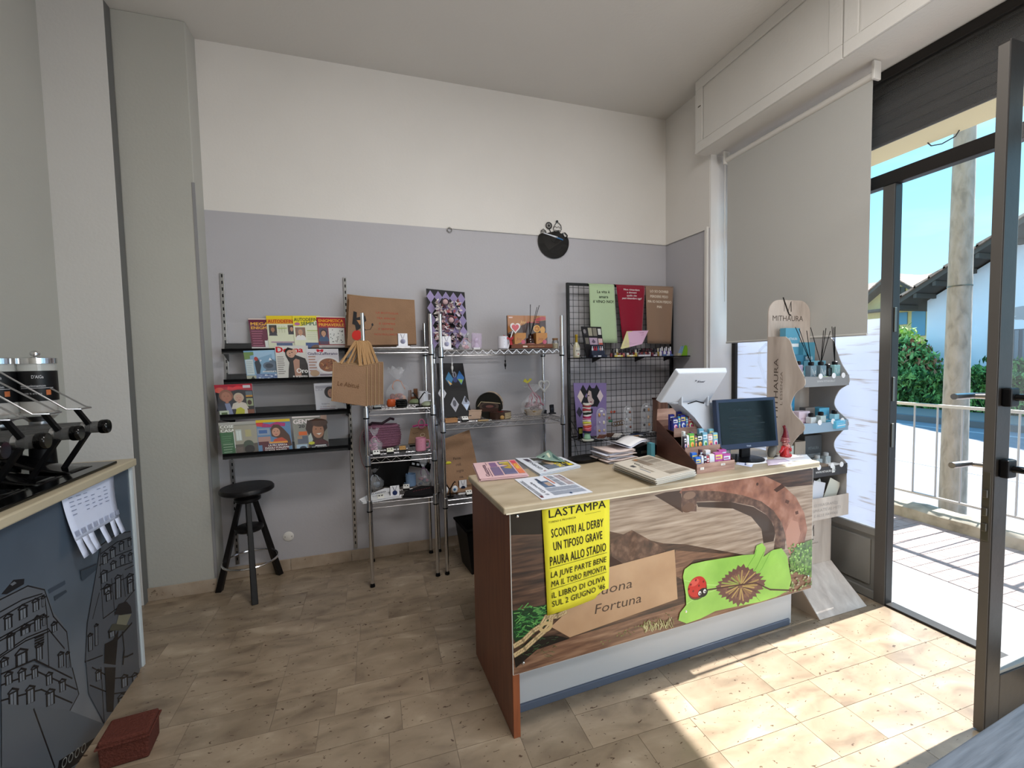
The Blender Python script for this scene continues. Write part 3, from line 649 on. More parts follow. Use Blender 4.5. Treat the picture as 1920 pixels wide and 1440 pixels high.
# ================================================================ SALES COUNTER
CA = 0.056; CO = Vector((0.474, 1.575, 0))
ct = thing('sales_counter', 'shop counter with red-brown sides and a large printed horseshoe panel on its front', 'counter', tuple(CO), CA)
ex = Vector((math.cos(CA), math.sin(CA), 0)); ey = Vector((-math.sin(CA), math.cos(CA), 0))
def c2w(u, v, z): return CO+ex*u+ey*v+Vector((0, 0, z))
def onfront(x, y, v=0.0):
    d = Vector(ray(x, y)); P0 = CO+ey*v-Vector(CAM); t = P0.dot(ey)/d.dot(ey); P = Vector(CAM)+d*t-CO
    return (P.dot(ex), P.z)
def bp(a, b): return onfront(880+a/2.618, 850+b/2.618)
ZT = 0.945
MB().box((0.0, 0.012, 0), (0.026, 0.545, 0.915)).build('side_panel', WOODR, ct, bevel=0.002)
MB().box((0.001, 0.004, 0.0), (0.030, 0.0118, 0.912)).build('side_panel_edge', WOODE, ct, bevel=0.001)
MB().box((1.69, 0.121, 0), (1.71, 0.545, 0.9145)).build('side_panel', M('pale_grey_laminate', '#c3c5c9', 0.3), ct, bevel=0.002)
MB().box((0.0265, 0.12, 0.035), (1.6895, 0.136, 0.9145)).build('kick_panel', M('pale_grey_laminate', '#c3c5c9', 0.3), ct)
MB().box((0.0265, 0.112, 0.0), (1.6895, 0.136, 0.034)).build('plinth_strip', M('blue_grey_strip', '#5d6678', 0.4), ct, bevel=0.003)
MB().box((0.0265, 0.30, 0.45), (1.6895, 0.54, 0.468)).build('inner_shelf', WOODR, ct)
# front board
tl, tr, br, blc = bp(203, 290), bp(1692, 58), bp(1680, 652), bp(222, 1093)
bz0 = (blc[1]+br[1])/2; bx1 = 1.688
bd = MB().box((0.0, -0.004, bz0), (bx1, 0.003, 0.914)).build('front_board', M('white_edge', '#d9d6d0', 0.5), ct)
WD1 = ramp_mat('print_dark_wood', [(0.3, '#1c120d'), (0.45, '#3d281d'), (0.6, '#5b4030'), (0.78, '#8a6a52')], 7, 10, (0.7, 1, 8), 0.3, coat=0.2)
WD2 = ramp_mat('print_grey_wood', [(0.25, '#5d4a3c'), (0.42, '#94806f'), (0.6, '#b3a08f'), (0.8, '#c9b9a9')], 7, 10, (0.6, 1, 9), 0.3, coat=0.2)
WD3 = ramp_mat('print_brown_wood', [(0.28, '#4a3024'), (0.5, '#7c5843'), (0.75, '#a98569')], 8, 10, (0.7, 1, 7), 0.3, coat=0.2)
RUST = ramp_mat('print_rusty_iron', [(0.3, '#6f4535'), (0.5, '#96634e'), (0.75, '#b98a76')], 14, 8, (1, 1, 1), 0.3, coat=0.2)
RUSTD = ramp_mat('print_dark_iron', [(0.3, '#3a261d'), (0.5, '#5c4031'), (0.75, '#8b6c59')], 30, 8, (1, 1, 1), 0.3, coat=0.2)
GRN = ramp_mat('print_clover', [(0.3, '#84b84c'), (0.6, '#9fd35c'), (0.8, '#b9e584')], 5, 5, (1, 1, 1), 0.3, coat=0.2)
KCARD = ramp_mat('print_card', [(0.3, '#b08a68'), (0.7, '#c9a582')], 4, 5, (1, 1, 1), 0.3, coat=0.2)
GRASS = ramp_mat('print_moss', [(0.3, '#2f4a26'), (0.5, '#56793a'), (0.75, '#8fb060')], 40, 6, (1, 1, 1), 0.3, coat=0.2)
MT = [INKG, WD1, WD2, WD3, RUST, RUSTD, GRN, KCARD, GRASS]
pr = Print(lambda a, b, l: (min(max(a, 0.002), bx1-0.002), -0.004-l, min(max(b, bz0+0.001), 0.913)), 0.000008)
P = lambda *q: [bp(q[i], q[i+1]) for i in range(0, len(q), 2)]
pr.rect(0.0, bz0, bx1, 0.914-bz0, '#5b4030', 1)
pr.poly(P(680, 190, 1700, 40, 1700, 560, 1480, 520, 1060, 445, 950, 440, 680, 380), '#aaa', 2)
pr.poly(P(1350, 100, 1700, 50, 1700, 150, 1560, 165), '#444', 1)
pr.poly(P(200, 1120, 210, 985, 500, 900, 1020, 745, 1700, 545, 1700, 700), '#777', 3)
pr.poly(P(195, 280, 370, 255, 375, 395, 200, 400), '#0d0907')
pr.poly(P(700, 440, 950, 440, 1040, 470, 1000, 520, 700, 560), '#333', 1)
pr.poly(P(905, 205, 960, 190, 1035, 180, 1045, 290, 1000, 262), '#4a382d')
# shade inside the printed arch
pr.poly(P(1110, 240, 1270, 235, 1390, 262, 1470, 310, 1500, 380, 1490, 430, 1440, 440, 1430, 370, 1380, 310, 1290, 270, 1120, 262), '#43342b')
arch_o = [(1028, 190), (1048, 160), (1130, 148), (1250, 128), (1370, 110), (1450, 112), (1530, 150), (1600, 215), (1640, 290), (1655, 370), (1640, 440), (1600, 480), (1570, 500)]
arch_i = [(1545, 400), (1530, 340), (1490, 280), (1430, 235), (1340, 205), (1220, 185), (1100, 182), (1060, 182), (1040, 200)]
pr.poly(P(*[c for q in arch_o+arch_i for c in q]), '#999', 4)
rim_o = [(1040, 185), (1100, 180), (1220, 185), (1340, 205), (1430, 235), (1490, 280), (1530, 340), (1548, 400), (1545, 470), (1490, 470)]
rim_i = [(1500, 400), (1488, 345), (1450, 295), (1390, 258), (1290, 238), (1180, 232), (1112, 236), (1112, 284), (1036, 284)]
pr.poly(P(*[c for q in rim_o+rim_i for c in q]), '#555', 5)
pr.poly(P(1575, 325, 1610, 335, 1622, 390, 1600, 470, 1570, 500, 1552, 440, 1550, 380), '#b98a78'); 
pr.ell(*bp(1078, 205), 0.035, 0.018, '#8a6f5e'); pr.ell(*bp(1072, 265), 0.036, 0.022, '#6b5040', rot=0.1)
pr.poly(P(1490, 178, 1530, 148, 1545, 165, 1505, 190), '#4a3026'); pr.poly(P(1550, 225, 1568, 232, 1562, 248, 1545, 240), '#5a382c'); pr.poly(P(1595, 285, 1610, 280, 1612, 296, 1598, 300), '#5a382c'); pr.ell(*bp(1410, 150), 0.008, 0.008, '#4a3026', 8)
# iron lump, card
pr.poly(P(690, 445, 745, 400, 795, 375, 850, 405, 930, 450, 960, 478, 760, 545, 700, 520), '#444', 5)
pr.poly(P(690, 500, 760, 545, 960, 478, 1010, 500, 1070, 540, 1050, 580, 1010, 600, 680, 560), '#3c261d')
pr.poly(P(1005, 540, 1010, 475, 1300, 495, 1100, 520, 1060, 560, 1045, 620, 1012, 600), '#6b4636', 3)
pr.poly(P(210, 770, 385, 738, 380, 800, 345, 850, 225, 925, 210, 900), '#1d3a20')
rg = random.Random(12)
for i in range(150):
    a, b_ = rg.uniform(215, 375), rg.uniform(748, 900)
    if b_ > 920-(a-215)*0.55: continue
    an = rg.uniform(-0.6, 0.9); L_ = rg.uniform(14, 34)
    pr.line(P(a, b_, a+L_*math.cos(an), b_-L_*math.sin(an)), 0.004, rg.choice(['#2f6b37', '#4a8a44', '#1f4d2a', '#6aa457']))
pr.poly(P(215, 985, 300, 905, 420, 890, 490, 905, 330, 960, 225, 1050), '#1d1713')
for i in range(60):
    a, b_ = rg.uniform(225, 420), rg.uniform(900, 990); an = rg.uniform(-0.5, 0.9); L_ = rg.uniform(10, 26)
    pr.line(P(a, b_, a+L_*math.cos(an), b_-L_*math.sin(an)), 0.0013, rg.choice(['#3d5a35', '#55744a', '#2c4328']))
pr.poly(P(385, 740, 520, 600, 1003, 470, 1018, 712, 490, 900, 397, 848, 470, 780), '#c9a582', 7)
pr.line(P(397, 848, 490, 900, 1018, 712), 0.0016, '#7c5a40')
pr.text('Buona', bp(795, 655)[0], bp(795, 655)[1], 0.042, '#4b3a30', w=0.20, al='r', shear=0.18)
pr.text('Fortuna', bp(612, 786)[0], bp(612, 786)[1], 0.042, '#4b3a30', w=0.235, shear=0.18)
for rope in ([(220, 940), (262, 915), (310, 868), (350, 842), (375, 800), (430, 795), (470, 775)], [(222, 985), (270, 955), (325, 905), (365, 870), (395, 835), (400, 795)]):
    pr.line(P(*[c for q in rope for c in q]), 0.021, '#a58a62'); pr.line(P(*[c for q in rope for c in q]), 0.016, '#cdb48a')
    for i in range(len(rope)-1):
        for t in (0.2, 0.5, 0.8):
            a = rope[i][0]+(rope[i+1][0]-rope[i][0])*t; b_ = rope[i][1]+(rope[i+1][1]-rope[i][1])*t; pr.line(P(a-5, b_+7, a+5, b_-7), 0.003, '#8f744e')
pr.ring(*bp(372, 848), 0.03, 0.014, '#c4a878', ry=0.022)
# moss right
pr.poly(P(1562, 520, 1600, 455, 1650, 430, 1700, 415, 1700, 600, 1640, 590, 1575, 570), '#3b5', 8)
for i in range(120):
    a, b_ = rg.uniform(1565, 1690), rg.uniform(440, 590); pr.ell(*bp(a, b_), rg.uniform(0.004, 0.009), rg.uniform(0.003, 0.007), rg.choice(['#7fae55', '#5d8a3d', '#a3cc76', '#426b2f']), 6)
for i in range(70):
    a = rg.uniform(850, 1000); b_ = 868-(a-850)*0.17+rg.uniform(-14, 10); pr.line(P(a, b_, a+rg.uniform(-16, 16), b_-rg.uniform(14, 36)), 0.0028, rg.choice(['#b4a877', '#8f8a58', '#c9c295']))
for i in range(40):
    a = rg.uniform(640, 1010); b_ = 935-(a-640)*0.42+rg.uniform(-25, 10); pr.ell(*bp(a, b_), 0.004, 0.002, rg.choice(['#6b7a3d', '#8a9a55', '#55632f']), 6)
for i in range(90):
    a = rg.uniform(1380, 1690); b_ = 690-(a-1380)*0.25+rg.uniform(-30, 35); pr.ell(*bp(a, b_), rg.uniform(.004, .012), 0.005, rg.choice(['#6d8a45', '#8f9a68', '#b5b48a', '#4e6b34', '#a79b82']), 6)
# clover
pr.poly(P(1042, 600, 1050, 565, 1085, 540, 1150, 525, 1230, 512, 1330, 497, 1392, 492, 1402, 450, 1430, 437, 1448, 460, 1436, 505, 1480, 472, 1525, 462, 1552, 500, 1562, 560, 1573, 620, 1560, 668, 1500, 700, 1420, 725, 1300, 748, 1200, 770, 1130, 806, 1060, 830, 1020, 815, 1028, 778, 1058, 740, 1056, 690), '#8fd047', 6)
pr.poly(P(1060, 745, 1110, 725, 1180, 740, 1200, 768, 1130, 804, 1062, 826, 1022, 812, 1034, 778), '#9be05a', 6)
pr.line(P(1402, 470, 1395, 495, 1330, 600), 0.004, '#6fa83e'); pr.line(P(1050, 620, 1150, 640, 1230, 645), 0.003, '#b9e584'); pr.line(P(1470, 480, 1430, 560, 1400, 600), 0.004, '#74ac42')
pr.line(P(1060, 735, 1130, 690, 1220, 660, 1330, 640), 0.0018, '#c5ea95'); pr.line(P(1330, 640, 1400, 560, 1440, 480), 0.003, '#5d8f32'); pr.line(P(1330, 640, 1450, 660, 1560, 665), 0.002, '#5d8f32'); pr.line(P(1330, 640, 1400, 700, 1420, 722), 0.002, '#5d8f32')
star = []
for k in range(56):
    a = 2*math.pi*k/56; lob = 1.0-0.16*abs(math.sin(2*a)); r = (1.0 if k % 2 else 0.84)*lob*(0.94+0.12*rg.random())
    star.append((1325+130*r*math.cos(a), 645-105*r*math.sin(a)-0.12*130*r*math.cos(a)))
pr.poly(P(*[c for q in star for c in q]), '#6e4d47')
star2 = [(1325+(q[0]-1325)*0.72, 645+(q[1]-645)*0.72) for q in star]
pr.poly(P(*[c for q in star2 for c in q]), '#7d5a4e')
for k in range(34):
    a = 2*math.pi*(k+rg.random()*0.5)/34; r0, r1 = rg.uniform(10, 25), rg.uniform(55, 100)
    pr.line(P(1325+r0*math.cos(a), 645-r0*math.sin(a)*0.8, 1325+r1*math.cos(a), 645-r1*math.sin(a)*0.8-0.12*r1*math.cos(a)), 0.007, rg.choice(['#a58a55', '#8c6c4c', '#b79b62', '#5b3d3a', '#93a052']))
pr.line(P(1150, 668, 1230, 655, 1330, 640, 1400, 632, 1470, 665, 1560, 668), 0.007, '#4e3230')
# ladybird
pr.ell(*bp(1114, 668), 0.056, 0.045, '#4a5a2a'); pr.ell(*bp(1112, 655), 0.056, 0.052, '#8c1f1c'); pr.ell(*bp(1111, 650), 0.053, 0.048, '#c8342c', rot=0.2, n=32); pr.ell(*bp(1098, 630), 0.028, 0.016, '#dc5a4e', rot=0.2)
for a, b_ in ((1080, 640), (1105, 618), (1120, 645), (1092, 672), (1142, 625), (1070, 662)): pr.ell(*bp(a, b_), 0.0055, 0.0055, '#7b1d1a', 10)
pr.ell(*bp(1139, 679), 0.030, 0.022, '#17171a', 24); pr.ell(*bp(1124, 682), 0.009, 0.010, '#e8e8e8', 12); pr.ell(*bp(1148, 672), 0.009, 0.010, '#e8e8e8', 12); pr.ell(*bp(1126, 684), 0.004, 0.005, '#17171a', 8); pr.ell(*bp(1150, 674), 0.004, 0.005, '#17171a', 8)
pr.done('printed_picture', bd, MT)
for a, b_ in ((232, 306), (262, 1024), (1058, 772), (1674, 70), (1657, 600)):
    u, z = bp(a, b_); MB().lathe([(0.006, 0), (0.0055, 0.003), (0.003, 0.0045), (0, 0.005)], (u, -0.0056, z), 12, axis=(0, -1, 0)).build('screw', CHROME, bd, smooth=True)
# worktop
wt = MB().box((-0.03, -0.018, 0.9152), (1.72, 0.50, ZT)).build('worktop', TOPM, ct, bevel=0.007)
pr2 = Print(lambda a, b, l: (a, -0.0185-l*0.3, b)); pr2.rect(-0.02, 0.9155, 1.735, 0.006, '#e9dfc8'); pr2.done('edge_banding', wt)

# yellow newspaper bill taped on the front
cor = [onfront(880+a/2.618, 850+b/2.618, -0.012) for a, b in ((385, 800), (688, 694), (691, 206), (357, 262))]
def bil(c, s, t):
    (x0, y0), (x1, y1), (x2, y2), (x3, y3) = c
    return ((1-s)*(1-t)*x0+s*(1-t)*x1+s*t*x2+(1-s)*t*x3, (1-s)*(1-t)*y0+s*(1-t)*y1+s*t*y2+(1-s)*t*y3)
def pfr(s, t, l):
    x, z = bil(cor, s, t); return (x, -0.008-0.006*math.sin(t*2.5)*(1-t)*1.5-0.004*math.sin(s*5)*(1-t)-l, z)
bill = thing('newspaper_bill', 'yellow newspaper headline poster stuck on the front of the shop counter', 'poster', tuple(CO), CA)
YELM = M('yellow_poster_paper', '#ece23a', 0.6)
MB().grid(lambda u, v: pfr(u, v, 0), 10, 16).build('sheet', YELM, bill, smooth=True, solid=0.0003)
pb = Print(lambda s, t, l: pfr(s, t, l+0.0008), 0.0001); K = '#1a1a12'
def bt(t, s, tb, h, w, bold=0.03, shear=0.0): pb.text(t, s, tb, h, K, w=w, bold=bold*0.5, shear=shear, space=1.06)
bt('LASTAMPA', 0.09, 0.885, 0.075, 0.85, 0.035); pb.line([(0.62, 0.855), (0.86, 0.858)], 0.002, K)
bt('TORINO E PROVINCIA', 0.08, 0.838, 0.018, 0.40, 0.0)
bt('SCONTRI AL DERBY', 0.11, 0.705, 0.08, 0.79, 0.04); bt('UN TIFOSO GRAVE', 0.13, 0.585, 0.08, 0.75, 0.04); bt('PAURA ALLO STADIO', 0.07, 0.455, 0.085, 0.87, 0.04)
pb.line([(0.06, 0.435), (0.95, 0.435)], 0.004, K); bt('LA JUVE PARTE BENE', 0.07, 0.345, 0.055, 0.87, 0.03, 0.15); bt('MA IL TORO RIMONTA', 0.07, 0.26, 0.055, 0.87, 0.03, 0.15)
pb.line([(0.06, 0.24), (0.95, 0.24)], 0.004, K); bt("iL LIBRO DI OLIVA", 0.07, 0.155, 0.055, 0.86, 0.03); bt("SUL 2 GIUGNO '46", 0.07, 0.075, 0.055, 0.86, 0.03)
pb.done('headlines', bill)

# ---------------- newspapers: folded piles on the worktop, text running away from us
def quad_paper(name, label, cat, px, z, th, draw, nsheet=4, col='#dcdcdc', group=None, sag=0.0, off=None, parent_z=None):
    """px: image corners front-right, back-right, back-left, front-left on the plane z+th -> real corners there"""
    c = [fl(x, y, z+th) for x, y in px]; o = sum((Vector(q) for q in c), Vector())/4; o.z = z
    t = thing(name, label, cat, tuple(o), group=group); cc = [(q[0]-o.x, q[1]-o.y) for q in c]
    pm = M('newsprint_'+col.strip('#'), col, 0.75, bump=0.1, bscale=40)
    rq = random.Random(len(label))
    for i in range(nsheet):
        f = th/nsheet; jx, jy = rq.uniform(-.004, .004), rq.uniform(-.004, .004)
        if i == nsheet-1: jx = jy = 0
        nn = 8
        q = MB()
        def g(s, tt, top, i=i, f=f, jx=jx, jy=jy):
            x, y = bil(cc, s, tt); wv = sag*math.sin(s*9+i)*0.4*(1-abs(2*tt-1)*0.3)
            return (x+jx, y+jy, i*f+(f*0.72 if top else 0.0003)+max(0, wv)*(i+1)/nsheet)
        vs = [g(a/nn, b/nn, 1) for b in range(nn+1) for a in range(nn+1)]+[g(a/nn, b/nn, 0) for b in range(nn+1) for a in range(nn+1)]
        N = (nn+1)**2; I = lambda a, b: b*(nn+1)+a
        fs = [(I(a, b), I(a+1, b), I(a+1, b+1), I(a, b+1)) for a in range(nn) for b in range(nn)]+[(I(a, b)+N, I(a, b+1)+N, I(a+1, b+1)+N, I(a+1, b)+N) for a in range(nn) for b in range(nn)]
        for a in range(nn): fs += [(I(a, 0), I(a, 0)+N, I(a+1, 0)+N, I(a+1, 0)), (I(a+1, nn), I(a+1, nn)+N, I(a, nn)+N, I(a, nn)), (I(0, a+1), I(0, a+1)+N, I(0, a)+N, I(0, a)), (I(nn, a), I(nn, a)+N, I(nn, a+1)+N, I(nn, a+1))]
        q.add(vs, fs); q.build('folded_section', pm, t)
    i = nsheet-1; f = th/nsheet
    def fr2(s, tt, l):
        x, y = bil(cc, s, tt); wv = sag*math.sin(s*9+i)*0.4*(1-abs(2*tt-1)*0.3)
        return (x, y, i*f+f*0.72+max(0, wv)+0.0006+l)
    p = Print(fr2, 0.00005); draw(p); p.done('front_page', t)
    return t
def cols(p, x0, x1, y0, y1, n, c='#8d8f96', lh=0.014, seed=1):
    r = random.Random(seed); w = (x1-x0)/n
    vs = []; fs = []
    for k in range(n):
        y = y1
        while y > y0:
            a = x0+k*w+0.006; b = x0+(k+1)*w-0.006-(0.02*r.random() if r.random() < .3 else 0); i = len(vs)
            vs += [(a, y-lh*0.45), (b, y-lh*0.45), (b, y), (a, y)]; fs.append((i, i+1, i+2, i+3)); y -= lh
    p._a(vs, fs, c)
def d_gior(p):
    p.text('il Giornale', 0.12, 0.77, 0.07, '#3c4250', w=0.62, bold=0.01); p.rect(0.1, 0.90, 0.8, 0.004, '#7d8390'); cols(p, 0.1, 0.85, 0.905, 0.97, 3, seed=3); p.rect(0.05, 0.92, 0.08, 0.05, '#6b3b44')
    p.rect(0.42, 0.45, 0.3, 0.22, '#5a6f8c'); p.rect(0.47, 0.47, 0.18, 0.1, '#b59c8c'); p.rect(0.62, 0.58, 0.26, 0.06, '#3e4c63'); p.rect(0.55, 0.37, 0.4, 0.035, '#c47a68'); p.text('La sfida', 0.56, 0.62, 0.03, '#2b3446', w=0.25)
    cols(p, 0.06, 0.40, 0.06, 0.70, 2, '#9aa4b5', seed=4); cols(p, 0.42, 0.95, 0.22, 0.34, 3, '#7d8796', seed=5); cols(p, 0.42, 0.95, 0.04, 0.18, 3, '#a58a88', seed=6); p.rect(0.72, 0.04, 0.22, 0.02, '#6a5a50'); p.rect(0.05, 0.36, 0.05, 0.04, '#28406b')
def d_gazz(p):
    p.rect(0.04, 0.72, 0.9, 0.012, '#5a3b50'); p.text('Gazzetta', 0.08, 0.76, 0.09, '#5a3b50', w=0.72, bold=0.03); p.rect(0.08, 0.48, 0.5, 0.2, '#7b6a8c'); p.rect(0.30, 0.50, 0.22, 0.15, '#4a2f52'); p.rect(0.6, 0.5, 0.3, 0.16, '#8a6a94'); p.rect(0.1, 0.50, 0.16, 0.1, '#4a6cb0')
    p.rect(0.1, 0.18, 0.82, 0.27, '#6a6a8c'); p.rect(0.34, 0.2, 0.54, 0.22, '#d2c25c'); p.poly([(0.4, 0.22), (0.5, 0.4), (0.6, 0.25), (0.7, 0.4), (0.82, 0.24), (0.8, 0.2), (0.4, 0.2)], '#b89c42'); cols(p, 0.1, 0.32, 0.2, 0.42, 2, '#b4aac8', seed=8)
    p.rect(0.1, 0.02, 0.85, 0.13, '#e2805a'); p.text('TORO', 0.16, 0.04, 0.09, '#f2e04c', w=0.5, bold=0.04); p.rect(0.75, 0.03, 0.18, 0.10, '#d8506a')
def d_yell(p):
    p.text('GIORNO', 0.18, 0.80, 0.075, '#3a3f4c', w=0.55, bold=0.02); p.text('IL', 0.06, 0.80, 0.06, '#a23c4c', w=0.07); p.rect(0.70, 0.78, 0.2, 0.1, '#4a4354')
    p.rect(0.12, 0.08, 0.84, 0.64, '#3d403c'); p.rect(0.12, 0.3, 0.3, 0.4, '#6b7686'); p.poly([(0.35, 0.5), (0.6, 0.62), (0.75, 0.5), (0.6, 0.4), (0.4, 0.42)], '#c2a78c')
    p.text('MODA', 0.16, 0.30, 0.14, '#e2cc2e', w=0.55, bold=0.04); p.text('DONNA', 0.34, 0.12, 0.14, '#e2cc2e', w=0.6, bold=0.04); p.rect(0.14, 0.1, 0.16, 0.1, '#e2cc2e')
def d_stampa(p):
    p.rect(0.0, 0.0, 1, 1, '#cfc6b8'); p.text('LA STAMPA', 0.30, 0.66, 0.06, '#2f3137', w=0.48, bold=0.02); p.rect(0.24, 0.63, 0.62, 0.006, '#8d8a84'); p.rect(0.60, 0.80, 0.10, 0.09, '#4c4a4c')
    cols(p, 0.05, 0.95, 0.06, 0.58, 5, '#9c8f80', seed=9); p.rect(0.55, 0.40, 0.4, 0.16, '#8f7f6e'); p.text('W', 0.85, 0.45, 0.12, '#c07a3a', w=0.1, bold=0.02); p.rect(0.25, 0.82, 0.25, 0.03, '#7f848c'); cols(p, 0.25, 0.6, 0.72, 0.78, 3, '#a49a8c', seed=10)
    for y in (0.2, 0.4): p.rect(0.04, y, 0.92, 0.006, '#e4ddd0')
quad_paper('newspaper', 'folded white newspaper with a blue photo lying flat at the counter edge', 'newspaper', [(1111, 921.4), (1048, 888), (964.6, 898), (1015.4, 935.7)], ZT+0.0006, 0.004, d_gior, 1, '#d8dce6')
quad_paper('newspaper', 'pink folded sports newspaper on the left end of the counter', 'newspaper', [(990, 889), (964.6, 861), (887, 868), (899.5, 897)], ZT+0.0006, 0.016, d_gazz, 3, '#dcb8bc', sag=0.004)
quad_paper('newspaper', 'folded newspaper with a big yellow headline over a dark picture', 'newspaper', [(1088, 872), (1052, 856), (966, 858.5), (1012, 888)], ZT+0.0006, 0.014, d_yell, 3, '#d4dae4', sag=0.004)
zz = ZT+0.0006
for i, lb in enumerate(('lowest newspaper of the neat pile beside the sweets display', 'middle newspaper of the neat pile beside the sweets display', 'top newspaper of the neat pile, its page turned to the counter side')):
    j = (i-1)*1.2
    quad_paper('newspaper', lb, 'newspaper', [(1305+j*(-1), 888-i*3.6), (1216, 860-i*3.6), (1150+j, 874-i*3.3), (1231-j, 905-i*3.8)], zz, 0.012, d_stampa if i == 2 else (lambda p: p.rect(0, 0, 1, 1, '#d4d4d2')), 2, '#d6d2ca', group='newspapers in the pile beside the sweets display', sag=0.002); zz += 0.0155
# magazine tossed on the yellow paper
c0 = [fl(x, y, ZT+0.03) for x, y in ((1060, 862), (1052, 856), (1030, 848.5), (1004, 863))]
o_ = sum((Vector(q) for q in c0), Vector())/4
t = thing('leaflet', 'green glossy leaflet with curled corner lying on the yellow-headline newspaper', 'leaflet', (o_.x, o_.y, ZT+0.0175)); cc = [(q[0]-o_.x, q[1]-o_.y) for q in c0]
fg = lambda s, tt, l=0: (*bil(cc, s, tt), 0.002+0.028*tt*tt+l)
MB().grid(lambda u, v: fg(u, v), 6, 6).build('sheet', M('glossy_green_sheet', '#7f9a8e', 0.3), t, smooth=True, solid=0.0006)
p = Print(fg); p.poly([(0.1, 0.1), (0.6, 0.2), (0.9, 0.7), (0.5, 0.5)], '#3c5a58'); p.poly([(0.3, 0.6), (0.6, 0.9), (0.8, 0.9), (0.5, 0.6)], '#c9cdb4'); p.rect(0.1, 0.75, 0.3, 0.15, '#2d4644'); p.done('cover', t)
# messy pile of returned papers behind
t = thing('newspaper_pile', 'loose heap of folded papers and an opened one at the back of the counter', 'papers', tuple(fl(1150, 862, ZT)[:2])+(ZT+0.0006,), 0.1)
rq = random.Random(5)
for i in range(9):
    w, d_ = 0.16+rq.random()*0.02, 0.075+rq.random()*0.01; jx, jy = rq.uniform(-.012, .012), rq.uniform(-.008, .008); z0 = i*0.007
    MB().grid(lambda u, v: (-w/2+jx+u*w, -d_+jy+v*2*d_, z0+0.002+0.006*math.sin(u*3.1+i)**2), 8, 2).build('folded_paper', M('newsprint_pinkish' if i % 3 else 'newsprint_cool', '#cdbdb8' if i % 3 else '#c6c9d8', 0.8), t, smooth=True, solid=0.0035)
MB().grid(lambda u, v: (0.0+u*0.2, -0.06+v*0.15, 0.066+0.03*abs(math.sin((u-0.35)*3.0))**1.2), 14, 3).build('open_paper', M('newsprint_cool'), t, smooth=True, solid=0.002)
MB().grid(lambda u, v: (0.012+u*0.19, -0.05+v*0.15, 0.073+0.03*abs(math.sin((u-0.35)*3.0))**1.2), 14, 3).build('open_page', PAPER, t, smooth=True, solid=0.0008)
# black change tray
a_ = fl(1098, 864, ZT)
t = thing('change_tray', 'shallow black plastic change tray between the newspapers', 'tray', (a_[0], a_[1], ZT+0.0005), 0.25)
q = MB(); ring = lambda r, z, k=28: [((0.10*r)*math.copysign(abs(math.cos(a))**0.6, math.cos(a)), (0.062*r)*math.copysign(abs(math.sin(a))**0.6, math.sin(a)), z) for a in [2*math.pi*i/k for i in range(k)]]
rs = [ring(0.8, 0), ring(1.0, 0.018), ring(1.02, 0.02), ring(0.92, 0.018), ring(0.75, 0.006)]
vs = sum(rs, []); fs = [(j*28+i, j*28+(i+1) % 28, (j+1)*28+(i+1) % 28, (j+1)*28+i) for j in range(4) for i in range(28)]+[tuple(range(28))[::-1], tuple(4*28+i for i in range(28))]
q.add(vs, fs); q.build('dish', BLACKP, t, smooth=True)
# black bag-like case behind the counter pile with a blue box
a_ = fl(1213, 858, ZT)
t = thing('card_terminal_case', 'low black case behind the newspapers next to the sweets display', 'case', (a_[0], a_[1]+0.06, ZT+0.0005), 0.15)
MB().prism([(-0.10, -0.035, 0), (0.09, -0.035, 0), (0.09, -0.035, 0.05), (0.03, -0.035, 0.066), (-0.07, -0.035, 0.056), (-0.10, -0.035, 0.035)], (0, 0.07, 0)).build('case', BLACKP, t, bevel=0.006)
MB().box((-0.03, -0.0365, 0.02), (0.01, -0.035, 0.035)).build('clasp', M('dull_metal'), t)
a_ = fl(1226, 862, ZT)
t = thing('blue_box', 'small turquoise carton squeezed against the sweets display', 'box', (a_[0]+0.01, a_[1]+0.04, ZT+0.0005)); MB().box((-0.012, -0.02, 0), (0.012, 0.02, 0.085)).build('carton', M('turquoise_card', '#5fa5b8', 0.5), t, bevel=0.001)

# ---------------- sweets display with gum packs
A = Vector(fl(1306, 889, ZT)); B = Vector(fl(1376.6, 879.6, ZT)); dx = (B-A); wdt = dx.length; ang = math.atan2(dx.y, dx.x)
BK = Vector(fl(1231, 853, ZT)); dep = (BK-A).length; angd = math.atan2((BK-A).y, (BK-A).x)

HB = yp(1229, 788, BK.y)[2]; e1 = (B-A).normalized(); e2 = (BK-A).normalized()
SW = bpy.data.objects.new('sweets_display', None); COL.objects.link(SW)
tag(SW, 'brown stepped wooden display of chewing gum packets on the counter', 'display'); SW.location = A; SW.rotation_euler = (0, 0, math.atan2(e1.y, e1.x))
SW.location.z = ZT+0.0005
la = math.atan2(e2.y, e2.x)-math.atan2(e1.y, e1.x); DV = Vector((math.cos(la), math.sin(la), 0))
def sp(u, v, z): return (u+DV.x*v, DV.y*v, z)      # u across, v depth, z up
Wd, Dd, Hh = wdt, dep, HB-ZT
SWW = ramp_mat('display_dark_wood', [(0.3, '#4a2a20'), (0.7, '#61392c')], 9, 6, (1, 1, 5), 0.55)
SWP = ramp_mat('display_print_wood', [(0.25, '#7a5a50'), (0.5, '#a88578'), (0.75, '#c9a99a')], 10, 7, (0.6, 1, 6), 0.55)
MB().prism([sp(0, 0, 0), sp(0, Dd, 0), sp(0, Dd, Hh), sp(0, Dd*0.965, Hh), sp(0, 0.0, 0.045)], (0.004, 0, 0)).build('side_panel', SWW, SW)
MB().prism([sp(Wd-0.004, 0, 0), sp(Wd-0.004, Dd, 0), sp(Wd-0.004, Dd, Hh), sp(Wd-0.004, Dd*0.965, Hh), sp(Wd-0.004, 0.0, 0.045)], (0.004, 0, 0)).build('side_panel', SWW, SW)
